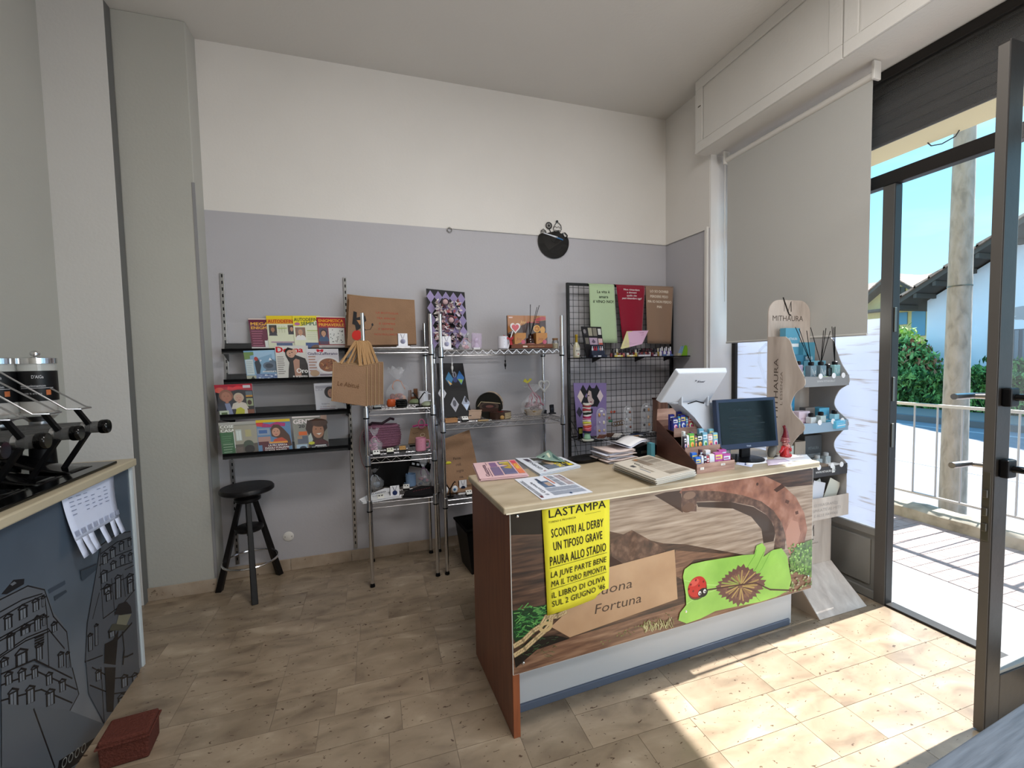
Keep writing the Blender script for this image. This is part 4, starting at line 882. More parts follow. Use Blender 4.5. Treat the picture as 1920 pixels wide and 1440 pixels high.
MB().hexa([sp(0, -0.004, 0), sp(Wd, -0.004, 0), sp(Wd, 0, 0), sp(0, 0, 0), sp(0, -0.004, 0.047), sp(Wd, -0.004, 0.047), sp(Wd, 0, 0.047), sp(0, 0, 0.047)]).build('front_lip', SWP, SW)
MB().hexa([sp(0.004, Dd-0.004, 0), sp(Wd-0.004, Dd-0.004, 0), sp(Wd-0.004, Dd, 0), sp(0.004, Dd, 0), sp(0.004, Dd-0.004, Hh), sp(Wd-0.004, Dd-0.004, Hh), sp(Wd-0.004, Dd, Hh), sp(0.004, Dd, Hh)]).build('back_panel', SWP, SW)
MB().hexa([sp(0.002, Dd-0.004, Hh), sp(Wd, Dd-0.004, Hh), sp(Wd, Dd, Hh+0.001), sp(0.002, Dd, Hh+0.001), sp(0.035, Dd+0.05, Hh+0.055), sp(Wd-0.06, Dd+0.05, Hh+0.055), sp(Wd-0.06, Dd+0.054, Hh+0.055), sp(0.035, Dd+0.054, Hh+0.055)]).build('header_flap', SWP, SW)
p = Print(lambda a, b, l: sp(a, -0.0042-l, b)); p.rect(0.02, 0.018, 0.022, 0.012, '#e8e6e2'); p.rect(0.145, 0.027, 0.026, 0.010, '#e8e6e2'); p.text('1,80', 0.148, 0.029, 0.006, '#3a3a44', w=0.02); p.text('2', 0.027, 0.020, 0.007, '#3a3a44'); p.done('price_label', SW)
steps = [(0.006, 0.004), (Dd*0.27, 0.085), (Dd*0.54, 0.165)]
packs = [
 [('#2f6fd0', 2), ('#d8d8e4', 1), ('#4a2a3a', 1), ('#b04050', 1), ('#e6e2e6', 2), ('#c060a8', 3), ('#b854a0', 3)],
 [('#3a3440', 1), ('#e8e8e8', 1), ('#5fae4a', 2), ('#7a5a78', 1), ('#2f4a40', 2), ('#6aa6c0', 2), ('#c9a6a0', 2), ('#7fb8cc', 2)],
 [('#262a8c', 2), ('#3a8cc8', 1), ('#2a2f9c', 2), ('#4f9cc8', 1), ('#c04040', 2), ('#d8c8b8', 2), ('#c8b848', 3)]]
names = {'#2f6fd0': 'bright blue', '#d8d8e4': 'silver white', '#4a2a3a': 'dark plum', '#b04050': 'raspberry', '#e6e2e6': 'white', '#c060a8': 'pink and purple berry', '#b854a0': 'purple berry', '#3a3440': 'charcoal', '#e8e8e8': 'plain white', '#5fae4a': 'green leaf', '#7a5a78': 'mauve', '#2f4a40': 'dark green', '#6aa6c0': 'sky blue', '#c9a6a0': 'peach', '#7fb8cc': 'pale blue', '#262a8c': 'navy', '#3a8cc8': 'turquoise', '#2a2f9c': 'royal blue', '#4f9cc8': 'light blue', '#c04040': 'red', '#d8c8b8': 'cream', '#c8b848': 'yellow-green'}
rowname = ['front tray', 'middle tray', 'top tray']
for r_i, (v0, z0) in enumerate(steps):
    if r_i: MB().hexa([sp(0.0045, v0-0.003, z0-0.03), sp(Wd-0.0045, v0-0.003, z0-0.03), sp(Wd-0.0045, v0, z0-0.03), sp(0.0045, v0, z0-0.03), sp(0.0045, v0-0.003, z0+0.018), sp(Wd-0.0045, v0-0.003, z0+0.018), sp(Wd-0.0045, v0, z0+0.018), sp(0.0045, v0, z0+0.018)]).build('tray_lip', SWP, SW)
    vb = steps[r_i+1][0]-0.005 if r_i < 2 else Dd-0.006
    MB().hexa([sp(0.0045, v0, z0-0.003), sp(Wd-0.0045, v0, z0-0.003), sp(Wd-0.0045, vb, z0-0.003), sp(0.0045, vb, z0-0.003), sp(0.0045, v0, z0), sp(Wd-0.0045, v0, z0), sp(Wd-0.0045, vb, z0), sp(0.0045, vb, z0)]).build('tray_floor', SWW, SW)
    u = 0.006; tot = sum(k for _, k in packs[r_i]); un = (Wd-0.014)/tot
    for j, (c, k) in enumerate(packs[r_i]):
        for k2, (vv, dz) in enumerate(((v0+0.006, 0.0), (v0+0.040, 0.014))):
            if k2 and (j+r_i) % 2: continue
            hgt = 0.070+0.006*((j*7+r_i*3) % 3)+dz; w_ = un*k-0.0015
            pos = SW.matrix_basis @ Vector(sp(u, vv, z0))
            g = thing('gum_packet', f'{names[c]} gum packet, {"rear" if k2 else "front"} row, in the {rowname[r_i]} of the display', 'sweets', pos, SW.rotation_euler.z, 'gum packets in the brown display')
            q = MB().hexa([(0, 0, 0.0004), (w_, 0, 0.0004), (w_+DV.x*0.026, DV.y*0.026, 0.0004), (DV.x*0.026, DV.y*0.026, 0.0004), (0.001, 0.004, hgt), (w_-0.001, 0.004, hgt), (w_-0.001+DV.x*0.024, DV.y*0.026, hgt), (0.001+DV.x*0.024, DV.y*0.026, hgt)], 0, c)
            q.build('packet', INKG, g, bevel=0.0015)
            pp = Print(lambda a, b, l, w_=w_, hgt=hgt: (a*w_, 0.004*b-0.0004-l, b*hgt)); rr = random.Random(j*5+r_i)
            pp.rect(0.08, 0.62, 0.84, 0.25, rr.choice(['#f0f0f4', '#e8d878', '#d8e8f8'])); pp.ell(0.5, 0.35, 0.32, 0.16, rr.choice(['#f4c8d8', '#c8e8c0', '#f0f4ff', '#f0b860'])); pp.ell(0.6, 0.3, 0.2, 0.1, rr.choice(['#a83070', '#4a8a3a', '#2c50a8', '#d87838'])); pp.rect(0.12, 0.68, 0.6, 0.1, c)
            pp.done('wrapper_print', g, [INKG])
        u += un*k

# ---------------- lottery terminal with its white back towards us
t = thing('lottery_terminal', 'white lottery terminal with its tilted screen turned away, behind the sweets display', 'terminal', (1.54, 1.90, ZT+0.0005))
W_ = lambda *p: Vector(p)-Vector((1.54, 1.90, ZT+0.0005))
BL_, BR_, TR_, TL_ = W_(1.385, 1.905, 1.262), W_(1.715, 1.905, 1.250), W_(1.705, 1.76, 1.425), W_(1.395, 1.76, 1.428)
nrm = (BR_-BL_).cross(TL_-BL_).normalized(); 
if nrm.y < 0: nrm = -nrm
ctr = (BL_+BR_+TR_+TL_)/4
insb = [ctr+(p-ctr)*0.94 for p in (BL_, BR_, TR_, TL_)]
q = MB(); q.hexa([*(p for p in insb), *(p+nrm*0.030 for p in (BL_, BR_, TR_, TL_))]); q.build('screen_housing', M('white_abs', '#d3dae6', 0.35), t, bevel=0.006)
fr_s = [p+nrm*0.0305 for p in insb]; MB().hexa([*fr_s, *(p+nrm*0.002 for p in fr_s)]).build('screen', BLACKG, t)
ax = (BR_-BL_).normalized(); ay = (TL_-BL_).normalized()
p = Print(lambda a, b, l: tuple(BL_*0.97+ctr*0.03+ax*a+ay*b-nrm*(0.0008+l))); p.text('Sisal', 0.145, 0.150, 0.012, '#2b3550', w=0.042, bold=0.02, shear=0.2); p.poly([(0.125, 0.15), (0.132, 0.157), (0.13, 0.165), (0.137, 0.168), (0.134, 0.157)], '#2b3550'); p.done('logo', t)
hz = W_(0, 1.9, 0).y
def byt(x, y, Y=1.885): v = yp(x, y, Y); return W_(*v)
q = MB().prism([byt(1280, 759), byt(1338, 757), byt(1352, 768), byt(1370, 795), byt(1376, 822), byt(1368, 836), (byt(1368, 836).x, byt(1368, 836).y, 0.002), (byt(1318, 806).x, byt(1318, 806).y, 0.002), byt(1318, 806), byt(1300, 782)], (0, 0.11, 0)); q.build('base', M('white_abs'), t, bevel=0.008)
for xx in (1279, 1328):
    a, b_ = byt(xx, 737, 1.87), byt(xx, 760, 1.885); MB().hexa([(a.x-0.004, a.y, b_.z), (a.x+0.006, a.y, b_.z), (a.x+0.006, a.y+0.03, b_.z), (a.x-0.004, a.y+0.03, b_.z), (a.x-0.002, a.y, a.z), (a.x+0.004, a.y, a.z), (a.x+0.004, a.y+0.01, a.z), (a.x-0.002, a.y+0.01, a.z)]).build('hinge_fin', M('white_abs'), t, bevel=0.002)
MB().tube([byt(1290, 757, 1.88), byt(1305, 752, 1.88), byt(1320, 756, 1.88)], 0.003, 6).build('cable_gland', BLACKP, t)
p_ = byt(1364, 806, 1.8845); MB().lathe([(0.0, 0), (0.009, 0), (0.010, 0.002), (0, 0.002)], p_, 16, axis=(0, -1, 0)).build('button', M('dull_metal'), t)

# ---------------- monitor
t = thing('computer_monitor', 'small dark customer monitor on the counter right of the sweets display', 'monitor', (1.88, 1.80, ZT+0.0005), -0.02)
q = MB(); q.T = Matrix.Rotation(math.radians(-6), 4, 'X'); q.T.translation = Vector((0, 0, 0.065))
MW, MH = 0.39, 0.265
q.box((-MW/2, 0.0, 0.0), (MW/2, 0.03, MH)); hs_ = q.build('bezel', M('navy_bezel', '#27344e', 0.35), t, bevel=0.004)
q2 = MB(); q2.T = q.T; q2.box((-MW/2+0.016, -0.0012, 0.03), (MW/2-0.016, 0.0, MH-0.016)); scr = q2.build('screen', M('screen_glass', '#0b1216', 0.12), t)
q2 = MB(); q2.T = q.T; q2.box((-MW*0.3, 0.03, 0.04), (MW*0.3, 0.055, MH-0.05)); q2.build('back_housing', BLACKP, t, bevel=0.006)
p = Print(lambda a, b, l: tuple(q.T @ Vector((a, -0.0014-l, b)))); p.text('Caffetteria', -0.09, 0.20, 0.013, '#22323a', w=0.12, shear=0.15)
for k in range(7): p.rect(-0.13+0.01*(k % 3), 0.165-k*0.018, 0.22-0.03*(k % 2), 0.005, '#182428')
p.done('screen_text', scr); p = Print(lambda a, b, l: tuple(q.T @ Vector((a, -0.0003-l, b)))); p.text('Vitek', -0.02, 0.010, 0.009, '#b9c6dc', w=0.03, bold=0.02); p.done('badge', hs_)
MB().lathe([(0.10, 0), (0.10, 0.006), (0.03, 0.014), (0, 0.015)], (0.0, 0.04, 0), 28).build('foot', BLACKP, t, smooth=True)
MB().box((-0.03, 0.025, 0.008), (0.03, 0.045, 0.12)).build('neck', BLACKP, t, bevel=0.004)
q3 = MB().tube([(-0.17, 0.03, 0.05), (-0.175, 0.0, 0.02), (-0.14, -0.02, 0.006), (-0.09, 0.0, 0.012), (-0.06, 0.03, 0.03)], 0.004, 6); q3.build('cable', BLACKP, t, smooth=True)
# grey card reader beside the monitor foot
a_ = fl(1452, 858, ZT)
t = thing('card_reader', 'grey oval card reader leaning at the right foot of the monitor', 'card reader', (a_[0]+0.01, a_[1]+0.01, ZT+0.0005), 0.3)
q = MB(); q.T = Matrix.Rotation(0.5, 4, 'Y'); q.T.translation = Vector((0, 0.01, 0.034)); q.ball((0, 0, 0), 0.014, 0.024, 0.044, 14, 10); q.build('body', M('grey_shell', '#7b7a74', 0.5), t, smooth=True)
MB().box((-0.014, -0.006, 0), (0.03, 0.02, 0.004)).build('foot', BLACKP, t, bevel=0.001)
# red gnome figurine
a_ = fl(1478, 858, ZT)
t = thing('gnome_figurine', 'glossy red gnome figurine with a tall pointed hat at the right end of the counter', 'figurine', (a_[0], a_[1]+0.02, ZT+0.0005))
RED = M('red_glaze', '#b3262a', 0.15, coat=0.6); RDD = M('dark_red_glaze', '#6b1a26', 0.15, coat=0.6)
MB().lathe([(0.0, 0), (0.024, 0), (0.026, 0.008), (0.022, 0.02), (0.017, 0.045), (0.02, 0.06), (0.0, 0.062)], (0, 0, 0), 18).build('body', RED, t, smooth=True)
for s_ in (-1, 1): MB().ball((0.014*s_, -0.014, 0.01), 0.011, 0.017, 0.010, 12, 8).build('boot', RED, t, smooth=True)
MB().tube([(-0.016, 0, 0.055), (-0.032, -0.008, 0.04), (-0.05, -0.012, 0.03)], [0.009, 0.008, 0.006], 8).build('arm', RED, t, smooth=True); MB().tube([(0.016, 0, 0.055), (0.027, -0.01, 0.042), (0.016, -0.02, 0.036)], [0.009, 0.008, 0.006], 8).build('arm', RED, t, smooth=True)
hd = MB().ball((0, 0, 0.073), 0.017, 0.016, 0.016, 14, 10).build('head', M('pink_glaze', '#c98a86', 0.2, coat=0.5), t, smooth=True)
MB().ball((0, -0.017, 0.072), 0.005, 0.005, 0.005, 8, 6).build('nose', M('pink_glaze'), hd, smooth=True); MB().lathe([(0.0, -0.028), (0.008, -0.018), (0.013, -0.004), (0.013, 0.002)], (0, -0.009, 0.068), 12).build('beard', M('pink_glaze'), hd, smooth=True)
q = MB().tube([(0, 0, 0.083), (0, 0, 0.095), (0.002, 0, 0.115), (0.003, 0, 0.135), (-0.002, 0, 0.155), (-0.010, 0, 0.168), (-0.006, -0.006, 0.172)], [0.024, 0.022, 0.016, 0.012, 0.009, 0.008, 0.005], 14); ht = q.build('hat', RDD, t, smooth=True)
for k in range(3): MB().lathe([(0.0235-k*0.002, 0), (0.0245-k*0.002, 0.0015), (0.0235-k*0.002, 0.003)], (0.0, 0, 0.086+k*0.008), 18).build('hat_stripe', M('pink_glaze'), ht, smooth=True)
MB().ball((0.012, -0.009, 0.0595), 0.012, 0.008, 0.012, 12, 8).build('lantern', M('pink_glaze'), t, smooth=True)
# papers
def flat_paper(label, px, z, mat, draw=None, name='paper_sheet', cat='paper', curl=0.0):
    c = [Vector(fl(x, y, z)) for x, y in px]; o = sum(c, Vector())/4; t = thing(name, label, cat, (o.x, o.y, z)); cc = [(q[0]-o.x, q[1]-o.y) for q in c]
    f = lambda s, tt, l=0: (*bil(cc, s, tt), 0.0006+curl*(s-0.5)**2+l)
    MB().grid(lambda u, v: f(u, v), 5, 3).build('sheet', mat, t, solid=0.0004, smooth=True)
    if draw: p = Print(lambda s, tt, l: f(s, tt, 0.0004+l)); draw(p); p.done('print', t)
    return t
flat_paper('white scratch card with a blue letter on the counter below the monitor', [(1379, 871), (1409, 876), (1417, 864), (1388, 857)], ZT+0.0005, M('pale_blue_card', '#cdd6f2', 0.5), lambda p: (p.text('T', 0.12, 0.2, 0.5, '#33406b', w=0.12), p.text('0', 0.5, 0.1, 0.7, '#1f2a5c', w=0.16, bold=0.03)), 'scratch_card', 'card')
flat_paper('blank bluish sheet of paper in front of the monitor foot', [(1400, 872), (1440, 868), (1438, 856), (1396, 858)], ZT+0.0015, PAPER)
flat_paper('large white paper glaring in the sun at the right end of the counter', [(1446, 868), (1522, 862), (1512, 852), (1455, 853)], ZT+0.0005, PAPER)
flat_paper('pinkish sheet between the card reader and the counter edge', [(1440, 873), (1492, 868), (1470, 860), (1436, 862)], ZT+0.0022, M('pink_paper', '#e2d3e6', 0.7))
# ================================================================ BACK WALL: MAGAZINES
def V(a): return Vector(a)
def quad_card(name, label, cat, px, Yb, Yt, draw, th=0.004, mat=None, group=None, ink=None, back='#e6e6ea'):
    """px: BL, BR, TR, TL in the photograph; bottom edge in plane Yb, top edge in plane Yt"""
    c = [V(yp(*px[0], Yb)), V(yp(*px[1], Yb)), V(yp(*px[2], Yt)), V(yp(*px[3], Yt))]
    o = (c[0]+c[1])/2; t = thing(name, label, cat, o, group=group); c = [q-o for q in c]
    n = (c[1]-c[0]).cross(c[3]-c[0]).normalized()
    if n.y > 0: n = -n
    def f(s, tt, l): return tuple(c[0]*(1-s)*(1-tt)+c[1]*s*(1-tt)+c[2]*s*tt+c[3]*(1-s)*tt+n*l)
    MB().hexa([f(0, 0, -th), f(1, 0, -th), f(1, 0, 0), f(0, 0, 0), f(0, 1, -th), f(1, 1, -th), f(1, 1, 0), f(0, 1, 0)]).build('pages' if cat == 'magazine' else 'sheet', mat or M('page_block', back, 0.7), t)
    if draw: p = Print(lambda s, tt, l: f(s, tt, l+0.0004)); draw(p); p.done('cover' if cat == 'magazine' else 'print', t, ink)
    return t
def head(p, x, y, s, skin='#c99a7c', hair='#4a3226', body='#3b3b46', asp=0.75):
    """a generic printed portrait: shoulders, hair, face"""
    p.poly([(x-1.5*s, y-2.4*s*asp), (x-1.1*s, y-1.2*s*asp), (x-0.4*s, y-0.9*s*asp), (x+0.4*s, y-0.9*s*asp), (x+1.1*s, y-1.2*s*asp), (x+1.5*s, y-2.4*s*asp)], body)
    p.ell(x, y+0.12*s*asp, 0.88*s, 1.05*s*asp, hair); p.ell(x, y-0.08*s*asp, 0.62*s, 0.85*s*asp, skin); p.rect(x-0.2*s, y-1.15*s*asp, 0.4*s, 0.4*s*asp, skin)
    p.ell(x-0.24*s, y+0.05*s*asp, 0.07*s, 0.05*s*asp, '#2b2220', 8); p.ell(x+0.24*s, y+0.05*s*asp, 0.07*s, 0.05*s*asp, '#2b2220', 8); p.poly([(x-0.2*s, y-0.4*s*asp), (x+0.2*s, y-0.4*s*asp), (x, y-0.52*s*asp)], '#a8554c')
def lines(p, x, y, w, n, dy, c, h=0.012, seed=0):
    r = random.Random(seed)
    for i in range(n): p.rect(x, y-i*dy, w*r.uniform(0.7, 1), h, c)
MG = 'magazines on the black wall rack'
def m1(p):
    p.rect(0, 0, 1, 1, '#6b2a44'); p.rect(0, 0.96, 1, 0.04, '#d8c8c0'); p.text('MEGA', 0.06, 0.78, 0.10, '#f0b53c', w=0.62, bold=0.03); p.text('ENIGMISTICA', 0.06, 0.66, 0.09, '#f0b53c', w=1.1, bold=0.03); lines(p, 0.06, 0.58, 0.4, 7, 0.075, '#a05a74', 0.03); head(p, 0.76, 0.48, 0.16, body='#d8d8d8'); p.rect(0.48, 0.08, 0.42, 0.22, '#dfe4e0'); p.rect(0, 0, 1, 0.10, '#d8d8d8')
def m2(p):
    p.rect(0, 0, 1, 1, '#dfe3c8'); p.rect(0, 0.78, 1, 0.22, '#e8cc2e'); p.rect(0, 0.76, 1, 0.14, '#e0a030'); p.text('AUTODEFINITI', 0.04, 0.79, 0.10, '#b3282a', w=1.05, bold=0.03); p.rect(0.06, 0.48, 0.27, 0.25, '#3b3430'); head(p, 0.19, 0.60, 0.10, '#a87a5a', '#5a4636'); p.rect(0.72, 0.50, 0.26, 0.23, '#5a4a44'); head(p, 0.85, 0.62, 0.09, hair='#3a2a22')
    for i in range(4):
        for j in range(3): p.ring(0.42+0.09*j, 0.68-0.05*i, 0.02, 0.006, '#a9b08c', 6)
    p.rect(0.36, 0.62, 0.33, 0.03, '#b9c878'); p.rect(0.1, 0.22, 0.8, 0.03, '#b08aa8'); p.rect(0.28, 0.02, 0.55, 0.19, '#54648c'); p.rect(0.4, 0.05, 0.3, 0.07, '#a8a0a8')
def m3(p):
    p.rect(0, 0, 1, 1, '#e3e6cc'); p.rect(0, 0.70, 1, 0.30, '#ecd93a'); p.text('AUTODEFINITI', 0.04, 0.84, 0.10, '#202a30', w=1.0, bold=0.03); p.text('SEMPLICI', 0.28, 0.72, 0.10, '#1f5a3a', w=0.75, bold=0.03); p.ell(0.15, 0.76, 0.1, 0.045, '#b86a9c'); p.rect(0.06, 0.38, 0.36, 0.28, '#8c6a5c'); head(p, 0.24, 0.53, 0.13, hair='#8c7a70', body='#e8e8e8'); p.rect(0.48, 0.55, 0.45, 0.03, '#b8c67c'); lines(p, 0.48, 0.5, 0.4, 4, 0.06, '#c9cfb4'); p.rect(0.4, 0, 0.6, 0.22, '#4a5f94'); p.ell(0.78, 0.06, 0.2, 0.1, '#7a5a48')
def m4(p):
    p.rect(0, 0, 1, 1, '#8c2430'); p.rect(0, 0.68, 1, 0.32, '#a81e28'); p.rect(0, 0.97, 1, 0.03, '#d8d0c8'); p.text('ENIGMISTICA', 0.06, 0.83, 0.09, '#f2ae2e', w=0.86, bold=0.03); p.text('PRIMAVERILE', 0.06, 0.71, 0.09, '#f2ae2e', w=0.88, bold=0.03); p.rect(0.05, 0.18, 0.3, 0.48, '#54405c'); head(p, 0.2, 0.5, 0.13, hair='#2e2222', body='#3e5a80')
    p.rect(0.38, 0.18, 0.56, 0.48, '#dfe2e0'); r = random.Random(4)
    for i in range(26): p.rect(0.40+r.random()*0.5, 0.20+r.random()*0.42, 0.03, 0.022, '#30343a')
    p.rect(0.0, 0.0, 1, 0.15, '#c8c4c4'); lines(p, 0.1, 0.11, 0.8, 3, 0.04, '#8a8688')
def m5(p):
    p.rect(0, 0, 1, 1, '#7fa8c8'); p.poly([(0.3, 0.95), (0, 0.95), (0, 0.7), (0.3, 0.75)], '#6a8a4a'); p.rect(0.3, 0.7, 0.7, 0.3, '#9cc0dc'); p.poly([(0.25, 0.3), (0.5, 0.7), (0.65, 0.55), (0.8, 0.75), (1, 0.6), (1, 0.25)], '#54687c'); p.poly([(0.5, 0.7), (0.56, 0.62), (0.46, 0.6)], '#e8eef4'); p.poly([(0.8, 0.75), (0.86, 0.66), (0.75, 0.66)], '#e8eef4')
    p.rect(0.02, 0.2, 0.24, 0.5, '#c4d2d4'); lines(p, 0.04, 0.62, 0.2, 7, 0.06, '#8498a4'); p.poly([(0.33, 0.2), (0.3, 0.6), (0.42, 0.75), (0.5, 0.5), (0.42, 0.2)], '#26303c'); p.ell(0.36, 0.72, 0.06, 0.07, '#b03a34'); p.ell(0.75, 0.48, 0.2, 0.13, '#5c6c80'); p.ell(0.75, 0.48, 0.13, 0.08, '#3a4656'); p.text('avventure', 0.52, 0.27, 0.07, '#eef2f6', w=0.44, bold=0.02); p.rect(0.3, 0.0, 0.7, 0.22, '#6d84ae'); r = random.Random(2)
    for i in range(18): p.ell(0.35+r.random()*0.6, 0.03+r.random()*0.16, 0.04, 0.02, r.choice(['#d4dee8', '#48608c', '#8ca0bc']), 8)
    p.rect(0, 0, 0.3, 0.17, '#a8ac98'); p.poly([(0.1, 0.02), (0.2, 0.15), (0.28, 0.02)], '#2f332c')
def m6(p):
    p.rect(0, 0, 1, 1, '#d4d4d0'); p.text('Donna', 0.02, 0.80, 0.17, '#c41e2e', w=0.83, bold=0.05); p.poly([(0.33, 0.0), (0.36, 0.3), (0.4, 0.5), (0.3, 0.7), (0.28, 0.85), (0.38, 0.95), (0.55, 0.9), (0.62, 0.72), (0.9, 0.62), (1, 0.35), (1, 0.0)], '#1e1c1e'); p.poly([(0.55, 0.1), (0.52, 0.55), (0.6, 0.62), (0.72, 0.58), (0.75, 0.3), (0.75, 0.1)], '#b48a78'); p.ell(0.46, 0.76, 0.13, 0.11, '#cba08a', rot=-0.5); p.ell(0.43, 0.77, 0.02, 0.015, '#2a2020', 8); p.ell(0.5, 0.8, 0.02, 0.015, '#2a2020', 8); p.ell(0.43, 0.70, 0.03, 0.012, '#a04a44', 8)
    p.poly([(0.5, 0.88), (0.6, 0.9), (0.66, 0.78), (0.6, 0.72)], '#cba08a'); p.poly([(0.7, 0.25), (0.72, 0.62), (0.92, 0.55), (1, 0.3), (1, 0.2)], '#2a2628'); lines(p, 0.04, 0.66, 0.24, 9, 0.06, '#7a7470', 0.02, 3); p.text('Oro', 0.60, 0.20, 0.14, '#f4f4f4', w=0.36, bold=0.04); p.text('e argento', 0.48, 0.08, 0.07, '#f4f4f4', w=0.46, bold=0.03); p.rect(0.66, 0.02, 0.28, 0.03, '#c8c8c8')
def m7(p):
    p.rect(0, 0, 1, 1, '#d8d6de'); p.poly([(0.3, 0.97), (0.36, 0.99), (0.42, 0.95), (0.48, 0.99), (0.54, 0.97), (0.5, 0.88), (0.42, 0.92), (0.34, 0.88)], '#c0283a'); p.text('GialloZafferano', 0.03, 0.80, 0.09, '#332a5c', w=0.94, bold=0.03); lines(p, 0.04, 0.72, 0.28, 6, 0.09, '#b08a7c', 0.04, 7); p.ell(0.66, 0.45, 0.38, 0.28, '#e8e8ec', 28); p.ell(0.66, 0.46, 0.31, 0.22, '#8c5a40', 28); r = random.Random(6)
    for i in range(30): a = r.random()*6.3; q = r.random()**0.5; p.ell(0.66+0.27*q*math.cos(a), 0.46+0.18*q*math.sin(a), 0.05, 0.02, r.choice(['#b07a4c', '#c89a6a', '#6e3e2a', '#a05a34']), 8, rot=r.random()*3)
    p.ell(0.2, 0.2, 0.15, 0.1, '#b89c80'); p.rect(0.36, 0.12, 0.5, 0.05, '#8a8090'); p.text('facili e gustose', 0.38, 0.03, 0.055, '#3a2e58', w=0.52, bold=0.02)
def m8(p):
    p.rect(0, 0, 1, 1, '#23222a'); p.poly([(0, 0.78), (0, 1), (1, 1), (1, 0.8), (0.6, 0.84), (0.3, 0.78)], '#a8283a'); p.ell(0.12, 0.84, 0.12, 0.08, '#c8564a'); head(p, 0.27, 0.66, 0.21, '#a8705a', '#8a5a48', '#1f2434', 0.8); p.poly([(0.2, 0.46), (0.34, 0.46), (0.4, 0.1), (0.25, 0.1)], '#7c86a8'); head(p, 0.60, 0.60, 0.16, '#c09a88', '#b8a894', '#c9c0b4', 0.8); p.poly([(0.5, 0.05), (0.48, 0.4), (0.62, 0.46), (0.78, 0.4), (0.82, 0.05)], '#d0c8bc')
    p.poly([(0.44, 0.12), (0.5, 0.3), (0.62, 0.34), (0.72, 0.26), (0.7, 0.12), (0.56, 0.06)], '#b4b432'); p.rect(0.8, 0.62, 0.18, 0.16, '#5c6a74'); p.rect(0.8, 0.62, 0.18, 0.05, '#c08a30'); p.rect(0.8, 0.36, 0.18, 0.22, '#94a07c'); p.ell(0.88, 0.46, 0.06, 0.07, '#3a2620'); p.rect(0.8, 0.06, 0.18, 0.2, '#7c4a34'); p.rect(0.02, 0.0, 0.26, 0.26, '#b8c4b0'); p.rect(0.07, 0.03, 0.16, 0.18, '#4e6a3a'); p.poly([(0.32, 0.85), (0.36, 0.95), (0.48, 0.9), (0.6, 0.96), (0.78, 0.92), (0.76, 0.86), (0.5, 0.84)], '#d8303c'); p.rect(0.75, 0.88, 0.2, 0.08, '#c8c4cc')
def m9(p):
    p.rect(0, 0, 1, 1, '#c9cdd8'); lines(p, 0.04, 0.90, 0.8, 3, 0.03, '#6c6e84', 0.016); p.text('LXX', 0.05, 0.76, 0.06, '#8486a0', w=0.24); p.poly([(0.4, 0.0), (0.35, 0.3), (0.55, 0.48), (0.8, 0.45), (1, 0.2), (1, 0)], '#d8d8dc'); p.ell(0.52, 0.70, 0.2, 0.19, '#26222a'); p.ell(0.55, 0.67, 0.12, 0.14, '#b88c78'); p.ell(0.5, 0.69, 0.016, 0.012, '#222', 8); p.ell(0.6, 0.69, 0.016, 0.012, '#222', 8); p.ell(0.56, 0.60, 0.03, 0.01, '#8c4a44', 8); p.text('Inverno', 0.2, 0.32, 0.05, '#4a4c66', w=0.26); p.text('a modo mio', 0.15, 0.24, 0.04, '#8a4a5c', w=0.5); p.rect(0.12, 0.18, 0.5, 0.018, '#8a6a7c'); p.rect(0.7, 0.14, 0.24, 0.05, '#8a8494')
def m10(p):
    p.rect(0, 0, 1, 1, '#8c8c80'); p.rect(0, 0.92, 1, 0.08, '#aaa9a4'); p.rect(0, 0.0, 0.36, 0.72, '#3f6a46'); p.text('COSE', 0.03, 0.84, 0.08, '#eceee8', w=0.36, bold=0.05); p.text('CASA', 0.03, 0.73, 0.08, '#eceee8', w=0.38, bold=0.05); p.text('di', 0.40, 0.86, 0.03, '#eceee8'); lines(p, 0.05, 0.6, 0.26, 4, 0.06, '#5c8660', 0.02); lines(p, 0.05, 0.38, 0.28, 6, 0.07, '#a8bca4', 0.014)
    p.rect(0.38, 0.35, 0.62, 0.53, '#a09c8c'); p.rect(0.42, 0.46, 0.16, 0.32, '#b8c0bc'); p.rect(0.44, 0.48, 0.055, 0.26, '#d4dcd8'); p.rect(0.505, 0.48, 0.055, 0.26, '#d4dcd8'); p.rect(0.68, 0.56, 0.16, 0.2, '#b0a87c'); p.rect(0.38, 0.0, 0.62, 0.36, '#5c564e'); p.ell(0.74, 0.34, 0.14, 0.12, '#4a5448'); p.ell(0.76, 0.2, 0.14, 0.12, '#2e2a28'); p.rect(0.40, 0.12, 0.18, 0.16, '#6e625a'); p.rect(0.42, 0.04, 0.5, 0.05, '#7a6e62')
